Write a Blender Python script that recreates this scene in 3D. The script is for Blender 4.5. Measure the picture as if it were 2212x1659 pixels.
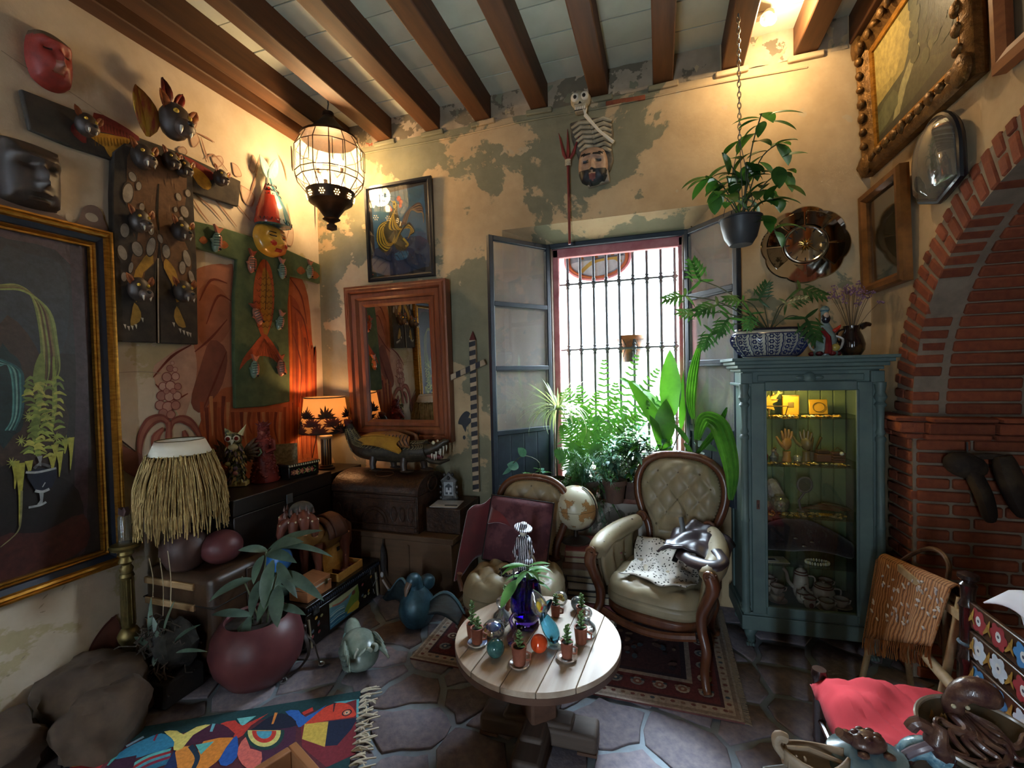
import bpy, bmesh, math, random
from math import sin, cos
Rnd = random.Random
from mathutils import Vector, Matrix, Euler, noise as mnoise

R = Rnd(7)
for _o in list(bpy.data.objects):
 bpy.data.objects.remove(_o)
SC = bpy.context.scene
COL = SC.collection
PI = math.pi

# ------------------------------------------------------------------ camera
F_PX, CX, CY, CAM_H = 985.0, 1106.0, 829.5, 1.55
YAW, PITCH, ROLL = math.radians(18.0), math.radians(1.4), math.radians(1.3)
CF = Vector((-sin(YAW)*cos(PITCH), cos(YAW)*cos(PITCH), -sin(PITCH)))
_r0 = Vector((cos(YAW), sin(YAW), 0)); _u0 = _r0.cross(CF)
CR = cos(ROLL)*_r0 - sin(ROLL)*_u0
CU = CR.cross(CF)
CO = Vector((0, 0, CAM_H))
_cam = bpy.data.cameras.new('camera'); CAM = bpy.data.objects.new('camera', _cam); COL.objects.link(CAM)
CAM.matrix_world = Matrix(((CR.x, CU.x, -CF.x, CO.x), (CR.y, CU.y, -CF.y, CO.y), (CR.z, CU.z, -CF.z, CO.z), (0, 0, 0, 1)))
_cam.sensor_width = 36.0; _cam.lens = F_PX/2212.0*36.0; _cam.clip_start = 0.02; _cam.clip_end = 200
SC.camera = CAM

# ------------------------------------------------------------------ world, sun, sky portals, exposure
W = bpy.data.worlds.new('sky'); SC.world = W; W.use_nodes = True
_bg = W.node_tree.nodes['Background']
_bg.inputs['Color'].default_value = (0.66, 0.83, 1.0, 1); _bg.inputs['Strength'].default_value = 72.0
_sun = bpy.data.lights.new('sun', 'SUN'); SUN = bpy.data.objects.new('sun', _sun); COL.objects.link(SUN)
_sun.energy = 9.0; _sun.angle = math.radians(9); _sun.color = (0.68, 0.85, 1.0)
_sd = Vector((0.33, -1.0, -0.97)).normalized()
SUN.rotation_euler = _sd.to_track_quat('-Z', 'Y').to_euler()
def portal(name, loc, rot, sx, sy):
 l = bpy.data.lights.new(name, 'AREA'); l.shape = 'RECTANGLE'; l.size = sx; l.size_y = sy
 l.cycles.is_portal = True
 o = bpy.data.objects.new(name, l); COL.objects.link(o); o.location = loc; o.rotation_euler = rot
portal('window_portal', (-0.29, 3.62, 1.58), (-PI/2, 0, 0), 0.96, 1.86)
portal('fill_slit_portal', (-0.5, -2.32, 1.07), (PI/2, 0, 0), 0.12, 2.15)  # samples sky through the added fill slit behind the camera
SC.view_settings.view_transform = 'Standard'; SC.view_settings.look = 'None'
SC.view_settings.gamma = 1.0; SC.view_settings.use_curve_mapping = False
SC.view_settings.exposure = 0.72
SC.cycles.max_bounces = 7; SC.cycles.diffuse_bounces = 4; SC.cycles.glossy_bounces = 3
SC.cycles.transmission_bounces = 9; SC.cycles.transparent_max_bounces = 12
SC.cycles.sample_clamp_indirect = 6.0; SC.cycles.caustics_reflective = False; SC.cycles.caustics_refractive = False
SC.cycles.use_adaptive_sampling = True; SC.cycles.adaptive_threshold = 0.06

# ------------------------------------------------------------------ room measures and pixel helpers (photo pixel -> point on a known plane)
XL, XR, YB, ZB, ZC = -2.735, 1.18, 3.2, 3.42, 3.59
def ray(px, py):
 return CF + CR*((px-CX)/F_PX) - CU*((py-CY)/F_PX)
def onX(px, py, x): d = ray(px, py); return CO + d*(x/d.x)
def onY(px, py, y): d = ray(px, py); return CO + d*(y/d.y)
def onZ(px, py, z=0.0): d = ray(px, py); return CO + d*((z-CAM_H)/d.z)
def LWp(px, py, off=0): p = onX(px, py, XL+off); return (p.y, p.z)
def BWp(px, py, off=0): p = onY(px, py, YB-off); return (p.x, p.z)
def RWp(px, py, off=0): p = onX(px, py, XR-off); return (-p.y, p.z)

# ------------------------------------------------------------------ colours and materials
def lin(c):
 if isinstance(c, str):
  c = c.lstrip('#'); c = [int(c[i:i+2], 16)/255 for i in (0, 2, 4)]
 return tuple((x/12.92 if x <= 0.04045 else ((x+0.055)/1.055)**2.4) for x in c[:3])
MATS = {}
def _nodes(name):
 m = bpy.data.materials.new(name); m.use_nodes = True; nt = m.node_tree
 return m, nt, nt.nodes['Principled BSDF'], nt.nodes['Material Output']
def _n(nt, t, **k):
 n = nt.nodes.new(t)
 for a, b in k.items(): setattr(n, a, b)
 return n
def noise_fac(nt, scale, detail=5, stretch=None, coord='Object', rough=0.6):
 tc = _n(nt, 'ShaderNodeTexCoord'); mp = _n(nt, 'ShaderNodeMapping')
 if stretch: mp.inputs['Scale'].default_value = stretch
 nz = _n(nt, 'ShaderNodeTexNoise'); nz.inputs['Scale'].default_value = scale; nz.inputs['Detail'].default_value = detail
 nz.inputs['Roughness'].default_value = rough
 nt.links.new(tc.outputs[coord], mp.inputs[0]); nt.links.new(mp.outputs[0], nz.inputs['Vector'])
 return nz.outputs['Fac'], mp.outputs[0]
def ramp(nt, fac, stops, interp='LINEAR'):
 r = _n(nt, 'ShaderNodeValToRGB'); r.color_ramp.interpolation = interp
 els = r.color_ramp.elements
 while len(els) < len(stops): els.new(0.5)
 for e, (p, c) in zip(els, stops): e.position = p; e.color = (*c, 1) if len(c) == 3 else c
 nt.links.new(fac, r.inputs[0]); return r.outputs[0]
def mixc(nt, fac, a, b, mode='MIX'):
 m = _n(nt, 'ShaderNodeMix', data_type='RGBA', blend_type=mode)
 for k, v in ((0, fac), (6, a), (7, b)):
  if isinstance(v, (int, float)): m.inputs[k].default_value = v
  elif isinstance(v, tuple): m.inputs[k].default_value = (*v, 1)
  else: nt.links.new(v, m.inputs[k])
 return m.outputs[2]
def add_bump(nt, p, fac, strength, dist=0.01):
 b = _n(nt, 'ShaderNodeBump'); b.inputs['Strength'].default_value = strength; b.inputs['Distance'].default_value = dist
 nt.links.new(fac, b.inputs['Height']); nt.links.new(b.outputs[0], p.inputs['Normal'])
def M(name, c1, c2=None, scale=6, rough=0.6, metal=0.0, bump=0.0, stretch=None, trans=0.0, ior=1.45, coat=0.0,
 lo=0.35, hi=0.65, sheen=0.0, spec=0.5, detail=5, bdist=0.004, emit=0.0, alpha=1.0):
 if name in MATS: return MATS[name]
 m, nt, p, out = _nodes(name)
 a = lin(c1); p.inputs['Base Color'].default_value = (*a, 1)
 p.inputs['Roughness'].default_value = rough; p.inputs['Metallic'].default_value = metal
 p.inputs['Transmission Weight'].default_value = trans; p.inputs['IOR'].default_value = ior
 p.inputs['Coat Weight'].default_value = coat; p.inputs['Sheen Weight'].default_value = sheen
 p.inputs['Specular IOR Level'].default_value = spec; p.inputs['Alpha'].default_value = alpha
 if c2 is not None or bump:
  fac, vec = noise_fac(nt, scale, detail, stretch)
  if c2 is not None: nt.links.new(ramp(nt, fac, [(lo, a), (hi, lin(c2))]), p.inputs['Base Color'])
  if bump: add_bump(nt, p, fac, bump, bdist)
 if emit:
  p.inputs['Emission Color'].default_value = (*a, 1); p.inputs['Emission Strength'].default_value = emit
 MATS[name] = m; return m
def wood(name, c1, c2, scale=5, rough=0.45, axis=0, bump=0.25, coat=0.0):
 st = [5, 5, 5]; st[axis] = 0.5
 return M(name, c1, c2, scale=scale, rough=rough, stretch=tuple(st), bump=bump, bdist=0.002, coat=coat)
def lfm(name, c1, c2, scale=9, rough=0.38, trans=0.5):
 if name in MATS: return MATS[name]
 m, nt, p, out = _nodes(name)
 fac, _ = noise_fac(nt, scale, 4)
 c = ramp(nt, fac, [(0.35, lin(c1)), (0.65, lin(c2))])
 nt.links.new(c, p.inputs['Base Color']); p.inputs['Roughness'].default_value = rough
 tr = _n(nt, 'ShaderNodeBsdfTranslucent'); mx = _n(nt, 'ShaderNodeMixShader'); mx.inputs[0].default_value = trans
 g = mixc(nt, 1.0, c, (1.0, 1.08, 0.5), 'MULTIPLY'); nt.links.new(g, tr.inputs['Color'])
 nt.links.new(p.outputs[0], mx.inputs[1]); nt.links.new(tr.outputs[0], mx.inputs[2]); nt.links.new(mx.outputs[0], out.inputs[0])
 MATS[name] = m; return m
def glassmat(name, col, rough=0.03, ior=1.45):
 return M(name, col, rough=rough, trans=1.0, ior=ior)
def pnm(name, tint=(0.9, 0.93, 0.93), refl=0.12, haze=0.0, hazecol=(0.6, 0.58, 0.55)):
 if name in MATS: return MATS[name]
 m, nt, p, out = _nodes(name); nt.nodes.remove(p)
 t = _n(nt, 'ShaderNodeBsdfTransparent'); t.inputs[0].default_value = (*tint, 1)
 g = _n(nt, 'ShaderNodeBsdfGlossy'); g.inputs['Roughness'].default_value = 0.03
 fr = _n(nt, 'ShaderNodeFresnel'); fr.inputs[0].default_value = 1.45
 mt = _n(nt, 'ShaderNodeMath', operation='MULTIPLY_ADD'); mt.inputs[1].default_value = 0.5; mt.inputs[2].default_value = refl*0.3
 nt.links.new(fr.outputs[0], mt.inputs[0])
 mx = _n(nt, 'ShaderNodeMixShader'); nt.links.new(mt.outputs[0], mx.inputs[0]); nt.links.new(t.outputs[0], mx.inputs[1]); nt.links.new(g.outputs[0], mx.inputs[2])
 last = mx.outputs[0]
 if haze:
  d = _n(nt, 'ShaderNodeBsdfDiffuse'); fac, _ = noise_fac(nt, 5, 5)
  c = ramp(nt, fac, [(0.3, hazecol), (0.7, tuple(x*0.75 for x in hazecol))]); nt.links.new(c, d.inputs[0])
  m2 = _n(nt, 'ShaderNodeMixShader'); m2.inputs[0].default_value = haze
  nt.links.new(last, m2.inputs[1]); nt.links.new(d.outputs[0], m2.inputs[2]); last = m2.outputs[0]
 nt.links.new(last, out.inputs[0]); MATS[name] = m; return m
def ptm(name='painted', rough=0.6, var=0.25, scale=14, coat=0.0, bump=0.1, metal=0.0):
 """colour from the mesh's own colour attribute, with a little grain"""
 if name in MATS: return MATS[name]
 m, nt, p, out = _nodes(name)
 at = _n(nt, 'ShaderNodeAttribute', attribute_name='Col')
 fac, _ = noise_fac(nt, scale, 5)
 v = ramp(nt, fac, [(0.3, (1-var,)*3), (0.7, (1+var*0.3,)*3)])
 nt.links.new(mixc(nt, 1.0, at.outputs['Color'], v, 'MULTIPLY'), p.inputs['Base Color'])
 p.inputs['Roughness'].default_value = rough; p.inputs['Coat Weight'].default_value = coat; p.inputs['Metallic'].default_value = metal
 if bump: add_bump(nt, p, fac, bump, 0.003)
 MATS[name] = m; return m

# ------------------------------------------------------------------ mesh builder
def rotm(rx=0, ry=0, rz=0): return Euler((rx, ry, rz)).to_matrix().to_4x4()
def frame_z(d, up=Vector((0, 0, 1))):
 d = Vector(d).normalized()
 if abs(d.dot(up)) > 0.98: up = Vector((0, 1, 0))
 x = up.cross(d).normalized(); y = d.cross(x)
 return x, y, d
class MB:
 def __init__(s): s.v = []; s.f = []; s.c = []; s.T = None; s.col = None
 def at(s, loc=(0, 0, 0), rot=(0, 0, 0), sc=1.0):
  S = Matrix.Diagonal((*((sc,)*3 if isinstance(sc, (int, float)) else sc), 1))
  s.T = Matrix.Translation(loc) @ rotm(*rot) @ S; return s
 def mat(s, T): s.T = T; return s
 def color(s, c): s.col = lin(c) if c is not None else None; return s
 def add(s, vs, fs, col=None):
  b = len(s.v)
  for p in vs:
   p = Vector(p); s.v.append(tuple(s.T @ p) if s.T is not None else tuple(p))
  cc = lin(col) if col is not None else s.col
  for f in fs: s.f.append(tuple(i+b for i in f)); s.c.append(cc)
  return s
 def box(s, c, sz, rot=(0, 0, 0), col=None, taper=1.0):
  hx, hy, hz = sz[0]/2, sz[1]/2, sz[2]/2; m = Matrix.Translation(c) @ rotm(*rot)
  vs = []
  for z, t in ((-hz, 1.0), (hz, taper)):
   for x, y in ((-hx, -hy), (hx, -hy), (hx, hy), (-hx, hy)): vs.append(m @ Vector((x*t, y*t, z)))
  return s.add(vs, [(3, 2, 1, 0), (4, 5, 6, 7), (0, 1, 5, 4), (1, 2, 6, 5), (2, 3, 7, 6), (3, 0, 4, 7)], col)
 def tube(s, pts, r, n=8, col=None, cap=True, flat=1.0):
  pts = [Vector(p) for p in pts]; k = len(pts)
  rr = [r]*k if isinstance(r, (int, float)) else list(r)
  vs = []; up = None
  for i, p in enumerate(pts):
   d = (pts[min(i+1, k-1)]-pts[max(i-1, 0)])
   if d.length < 1e-9: d = Vector((0, 0, 1))
   d.normalize()
   if up is None: x, y, _ = frame_z(d)
   else:
    x = up - d*up.dot(d)
    if x.length < 1e-6: x, _, _ = frame_z(d)
    x.normalize(); y = d.cross(x)
   up = x
   for j in range(n):
    a = 2*PI*j/n; vs.append(p + x*(cos(a)*rr[i]) + y*(sin(a)*rr[i]*flat))
  fs = [(i*n+j, i*n+(j+1) % n, (i+1)*n+(j+1) % n, (i+1)*n+j) for i in range(k-1) for j in range(n)]
  if cap: fs += [tuple(range(n-1, -1, -1)), tuple(range((k-1)*n, k*n))]
  return s.add(vs, fs, col)
 def cyl(s, p0, p1, r0, r1=None, n=12, col=None): return s.tube([p0, p1], [r0, r0 if r1 is None else r1], n, col)
 def lathe(s, prof, n=20, c=(0, 0, 0), col=None, cap=True, sx=1.0, sy=1.0, a0=0.0, a1=2*PI):
  full = abs(a1-a0-2*PI) < 1e-6; m = n if full else n+1; vs = []
  for r, z in prof:
   for j in range(m):
    a = a0+(a1-a0)*j/n; vs.append((c[0]+r*cos(a)*sx, c[1]+r*sin(a)*sy, c[2]+z))
  fs = []
  for i in range(len(prof)-1):
   for j in range(n):
    j2 = (j+1) % m if full else j+1
    fs.append((i*m+j, i*m+j2, (i+1)*m+j2, (i+1)*m+j))
  if cap and full:
   if prof[0][0] > 1e-5: fs.append(tuple(range(m-1, -1, -1)))
   if prof[-1][0] > 1e-5: fs.append(tuple(range((len(prof)-1)*m, len(prof)*m)))
  return s.add(vs, fs, col)
 def ell(s, c, r, nu=14, nv=9, rot=(0, 0, 0), col=None, jit=0.0, fn=None):
  if isinstance(r, (int, float)): r = (r, r, r)
  m = Matrix.Translation(c) @ rotm(*rot); vs = [m @ Vector((0, 0, -r[2]))]
  for i in range(1, nv):
   t = -PI/2+PI*i/nv
   for j in range(nu):
    a = 2*PI*j/nu; k = 1.0
    if jit: k += jit*R.uniform(-1, 1)
    q = Vector((cos(t)*cos(a), cos(t)*sin(a), sin(t)))
    if fn: k *= fn(q)
    vs.append(m @ Vector((r[0]*q.x*k, r[1]*q.y*k, r[2]*q.z*k)))
  vs.append(m @ Vector((0, 0, r[2])))
  fs = [(0, 1+(j+1) % nu, 1+j) for j in range(nu)]
  for i in range(nv-2):
   for j in range(nu):
    a = 1+i*nu; fs.append((a+j, a+(j+1) % nu, a+nu+(j+1) % nu, a+nu+j))
  a = 1+(nv-2)*nu; fs += [(a+j, a+(j+1) % nu, len(vs)-1) for j in range(nu)]
  return s.add(vs, fs, col)
 def prism(s, pts, y0, y1, col=None):
  """outline in local x,z; extruded from depth y0 (front) to y1"""
  n = len(pts)
  a = sum(pts[i][0]*pts[(i+1) % n][1]-pts[(i+1) % n][0]*pts[i][1] for i in range(n))
  if a < 0: pts = pts[::-1]
  vs = [(x, y0, z) for x, z in pts]+[(x, y1, z) for x, z in pts]
  fs = [tuple(range(n)), tuple(range(2*n-1, n-1, -1))]
  fs += [(i, i+n, (i+1) % n+n, (i+1) % n) for i in range(n)]
  return s.add(vs, fs, col)
 def slab(s, pts, z0, z1, col=None):
  """outline in local x,y; extruded from z0 to z1"""
  n = len(pts)
  a = sum(pts[i][0]*pts[(i+1) % n][1]-pts[(i+1) % n][0]*pts[i][1] for i in range(n))
  if a < 0: pts = pts[::-1]
  vs = [(x, y, z0) for x, y in pts]+[(x, y, z1) for x, y in pts]
  fs = [tuple(range(n-1, -1, -1)), tuple(range(n, 2*n))]
  fs += [(i, (i+1) % n, (i+1) % n+n, i+n) for i in range(n)]
  return s.add(vs, fs, col)
 def grid(s, fn, nu, nv, col=None, closed_u=False):
  vs = [fn(i/nu, j/nv) for j in range(nv+1) for i in range(nu+1)]; w = nu+1
  return s.add(vs, [(j*w+i, j*w+i+1, (j+1)*w+i+1, (j+1)*w+i) for j in range(nv) for i in range(nu)], col)
 def leaf(s, base, d, up, L, Wd, bend=0.3, fold=0.25, n=6, col=None, shape='oval', wave=0.0):
  """a curved blade with midrib: base point, direction, up-normal"""
  d = Vector(d).normalized(); up = Vector(up); up = (up-d*up.dot(d))
  if up.length < 1e-4: up = Vector((0, 0, 1)) if abs(d.z) < .9 else Vector((1, 0, 0)); up = up-d*up.dot(d)
  up.normalize(); side = d.cross(up); base = Vector(base); vs = []; p = base.copy(); ang = 0.0
  for i in range(n+1):
   t = i/n
   if shape == 'oval': w = Wd*(sin(PI*min(1, t**0.85*0.97+0.03)))**0.8*0.5
   elif shape == 'blade': w = Wd*0.5*(1-t**3)*(0.55+0.45*min(1, t*4))
   elif shape == 'heart': w = Wd*0.5*max(0.0, sin(PI*(t**0.55)))**0.9
   else: w = Wd*0.5*(1-t)
   cu = d*cos(ang)-up*sin(ang); cn = up*cos(ang)+d*sin(ang)
   wv = wave*sin(t*9)*Wd
   vs += [p+side*w+cn*(fold*w+wv), p, p-side*w+cn*(fold*w-wv)]
   p = p+cu*(L/n); ang += bend/n
  fs = []
  for i in range(n):
   a = i*3; fs += [(a, a+3, a+4, a+1), (a+1, a+4, a+5, a+2)]
  return s.add(vs, fs, col)
 def b(s, name, mat=None, parent=None, smooth=True, ang=40, bevel=0.0, seg=2, loc=None, rotz=None, rot=None, solid=0.0, sub=0, **props):
  me = bpy.data.meshes.new(name); me.from_pydata(s.v, [], s.f)
  if any(c is not None for c in s.c):
   at = me.color_attributes.new('Col', 'FLOAT_COLOR', 'CORNER'); buf = []
   for f, c in zip(s.f, s.c):
    buf += list((*(c or (0.5, 0.5, 0.5)), 1.0))*len(f)
   if len(buf) == len(at.data)*4: at.data.foreach_set('color', buf)
  me.update()
  if smooth:
   me.polygons.foreach_set('use_smooth', [True]*len(me.polygons)); me.set_sharp_from_angle(angle=math.radians(ang))
  o = bpy.data.objects.new(name, me); COL.objects.link(o)
  if mat is not None: me.materials.append(MATS[mat] if isinstance(mat, str) else mat)
  if parent is not None: o.parent = parent
  if loc is not None: o.location = loc
  if rotz is not None: o.rotation_euler = (0, 0, rotz)
  if rot is not None: o.rotation_euler = rot
  if solid:
   md = o.modifiers.new('thickness', 'SOLIDIFY'); md.thickness = solid; md.offset = 0
  if bevel:
   md = o.modifiers.new('edge', 'BEVEL'); md.width = bevel; md.segments = seg; md.limit_method = 'ANGLE'; md.angle_limit = math.radians(35)
  if sub:
   md = o.modifiers.new('soft', 'SUBSURF'); md.levels = sub; md.render_levels = sub
  for k, v in props.items(): o[k] = v
  return o
def tag(o, label, cat, group=None, kind=None):
 o['label'] = label; o['category'] = cat
 if group: o['group'] = group
 if kind: o['kind'] = kind
 return o
def thing(name, label, cat, loc=(0, 0, 0), rotz=0.0, group=None, rot=None):
 o = bpy.data.objects.new(name, None); COL.objects.link(o); o.empty_display_size = 0.05
 o.location = loc; o.rotation_euler = rot if rot is not None else (0, 0, rotz)
 return tag(o, label, cat, group)
def wallthing(name, label, cat, wall, px, py, off=0.0, group=None):
 """an Empty on a wall plane; returns it and a pixel -> local (x, z) map; local -y points into the room"""
 if wall == 'L': p = onX(px, py, XL+off); rz = PI/2; fn = lambda a, b: (onX(a, b, XL+off).y-p.y, onX(a, b, XL+off).z-p.z)
 elif wall == 'B': p = onY(px, py, YB-off); rz = 0.0; fn = lambda a, b: (onY(a, b, YB-off).x-p.x, onY(a, b, YB-off).z-p.z)
 else: p = onX(px, py, XR-off); rz = -PI/2; fn = lambda a, b: (-(onX(a, b, XR-off).y-p.y), onX(a, b, XR-off).z-p.z)
 return thing(name, label, cat, p, rz, group), fn
def copytree(o, parent=None):
 c = o.copy(); COL.objects.link(c); c.parent = parent
 for ch in list(o.children): copytree(ch, c)
 return c
def spl(pts, n=6, closed=False):
 P = [Vector(p) for p in pts]; k = len(P); out = []
 rng = range(k if closed else k-1)
 for i in rng:
  p0 = P[(i-1) % k] if (closed or i > 0) else P[i]; p1 = P[i]; p2 = P[(i+1) % k]
  p3 = P[(i+2) % k] if (closed or i+2 < k) else p2
  for j in range(n):
   t = j/n; out.append(0.5*((2*p1)+(-p0+p2)*t+(2*p0-5*p1+4*p2-p3)*t*t+(-p0+3*p1-3*p2+p3)*t**3))
 if not closed: out.append(P[-1])
 return out
class Paint:
 """flat picture made of coloured shapes laid one over the other, a hair's breadth apart, on a local x,z plane"""
 def __init__(s, y=0.0, step=0.00005): s.mb = MB(); s.y = y; s.step = step
 def poly(s, pts, col, smooth=0):
  if smooth: pts = [(p.x, p.y) for p in spl([(a, b, 0) for a, b in pts], smooth, True)]
  n = len(pts); a = sum(pts[i][0]*pts[(i+1) % n][1]-pts[(i+1) % n][0]*pts[i][1] for i in range(n))
  if a < 0: pts = pts[::-1]
  s.mb.add([(x, s.y, z) for x, z in pts], [tuple(range(n))], col); s.y -= s.step; return s
 def ell(s, x, z, rx, rz, col, ang=0.0, n=18):
  ca, sa = cos(ang), sin(ang)
  return s.poly([(x+rx*cos(2*PI*i/n)*ca-rz*sin(2*PI*i/n)*sa, z+rx*cos(2*PI*i/n)*sa+rz*sin(2*PI*i/n)*ca) for i in range(n)], col)
 def stroke(s, pts, w, col, smooth=5):
  P = spl([(a, b, 0) for a, b in pts], smooth) if smooth else [Vector((a, b, 0)) for a, b in pts]
  k = len(P); ws = [w]*k if isinstance(w, (int, float)) else [w[0]+(w[1]-w[0])*i/(k-1) for i in range(k)] if len(w) == 2 else [
   (w[0]+(w[1]-w[0])*2*i/(k-1)) if i < k/2 else (w[1]+(w[2]-w[1])*(2*i/(k-1)-1)) for i in range(k)]
  vs = []
  for i, p in enumerate(P):
   d = P[min(i+1, k-1)]-P[max(i-1, 0)]
   if d.length < 1e-9: d = Vector((1, 0, 0))
   d.normalize(); nrm = Vector((-d.y, d.x, 0))*ws[i]/2
   vs += [(p.x+nrm.x, s.y, p.y+nrm.y), (p.x-nrm.x, s.y, p.y-nrm.y)]
  s.mb.add(vs, [(2*i, 2*i+1, 2*i+3, 2*i+2) for i in range(k-1)], col); s.y -= s.step; return s
 def b(s, name, parent, mat=None, **k): return s.mb.b(name, mat or ptm(), parent, smooth=False, **k)
# ================================================================== THE SETTING
def plaster(name, base, base2, patch, thr, extra=None, gradx=None, rough=0.92, seedoff=(0, 0, 0), sc=1.25, gradz=None):
 m, nt, p, out = _nodes(name)
 tc = _n(nt, 'ShaderNodeTexCoord'); mp = _n(nt, 'ShaderNodeMapping'); mp.inputs['Location'].default_value = seedoff
 nt.links.new(tc.outputs['Object'], mp.inputs[0])
 def nz(scale, det=4, rough=0.6, dist=0.0):
  n = _n(nt, 'ShaderNodeTexNoise'); n.inputs['Scale'].default_value = scale; n.inputs['Detail'].default_value = det
  n.inputs['Roughness'].default_value = rough; n.inputs['Distortion'].default_value = dist
  nt.links.new(mp.outputs[0], n.inputs['Vector']); return n.outputs['Fac']
 c = ramp(nt, nz(3.5), [(0.3, lin(base)), (0.7, lin(base2))])
 big = nz(sc, 7, 0.62, 0.25); fac = big
 if gradx or gradz:
  sx = _n(nt, 'ShaderNodeSeparateXYZ'); nt.links.new(tc.outputs['Object'], sx.inputs[0])
  for g, k in ((gradx, 'X'), (gradz, 'Z')):
   if not g: continue
   r = _n(nt, 'ShaderNodeMapRange'); r.inputs[1].default_value, r.inputs[2].default_value, r.inputs[3].default_value, r.inputs[4].default_value = g
   nt.links.new(sx.outputs[k], r.inputs[0])
   a = _n(nt, 'ShaderNodeMath', operation='ADD'); nt.links.new(fac, a.inputs[0]); nt.links.new(r.outputs[0], a.inputs[1]); fac = a.outputs[0]
 edge = ramp(nt, fac, [(thr, (0, 0, 0)), (thr+0.012, (1, 1, 1))])
 pc = ramp(nt, nz(7), [(0.3, lin(patch)), (0.75, tuple(x*1.22 for x in lin(patch)))])
 c = mixc(nt, edge, c, pc)
 if extra:   # small chips of another colour
  e2 = ramp(nt, nz(5.5, 6, 0.55), [(extra[1], (0, 0, 0)), (extra[1]+0.01, (1, 1, 1))]); c = mixc(nt, e2, c, lin(extra[0]))
 dirt = ramp(nt, nz(2.0, 5, 0.7), [(0.35, (0.78, 0.74, 0.70)), (0.6, (1, 1, 1))]); c = mixc(nt, 0.8, c, dirt, 'MULTIPLY')
 nt.links.new(c, p.inputs['Base Color']); p.inputs['Roughness'].default_value = rough; p.inputs['Specular IOR Level'].default_value = 0.25
 add_bump(nt, p, nz(22, 4), 0.3, 0.006); MATS[name] = m; return m
plaster('plaster_back', '#b59b76', '#c6ac86', '#7d7962', 0.475, ('#b8a586', 0.68), gradx=(-0.1, 0.8, 0.0, -0.17), sc=1.25)
plaster('plaster_left', '#cfbfa8', '#dacbb4', '#b9aa86', 0.60, ('#b9a48c', 0.72), seedoff=(3, 1, 7))
plaster('plaster_right', '#c7ab84', '#d2b993', '#b99c74', 0.60, None, seedoff=(9, 4, 2))
plaster('plaster_low', '#bdb5aa', '#cfc8bc', '#7d776c', 0.52, ('#d8d0c4', 0.62), seedoff=(5, 2, 1), sc=4.0)
plaster('plaster_top', '#b9a48b', '#8f8069', '#6d6250', 0.52, ('#a2604a', 0.72), seedoff=(2, 8, 1), sc=4.0)
wood('beam_wood', '#4a2d18', '#663f21', scale=3, rough=0.62, axis=1, bump=0.35)
M('slab_pale', '#c0c0ac', '#cdcdb9', scale=4, rough=0.9, bump=0.1)
M('slab_joint', '#3c3026', rough=0.95)
M('mortar', '#8f7f6c', '#7a6b5b', scale=12, rough=0.95, bump=0.5)
def brickmat(name, a, b):
 m, nt, p, out = _nodes(name); oi = _n(nt, 'ShaderNodeObjectInfo')
 fac, _ = noise_fac(nt, 26, 6); c = ramp(nt, fac, [(0.3, lin(a)), (0.7, lin(b))])
 v = ramp(nt, oi.outputs['Random'], [(0, (0.72, 0.7, 0.68)), (1, (1.12, 1.1, 1.08))])
 nt.links.new(mixc(nt, 1.0, c, v, 'MULTIPLY'), p.inputs['Base Color']); p.inputs['Roughness'].default_value = 0.9
 add_bump(nt, p, fac, 0.6, 0.006); MATS[name] = m
brickmat('brick_clay', '#7c3d28', '#93502f')
brickmat('flag', '#625d68', '#857a7c')
M('floor_mortar', '#7f8990', '#6b7278', scale=9, rough=0.75, bump=0.5)

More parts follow.
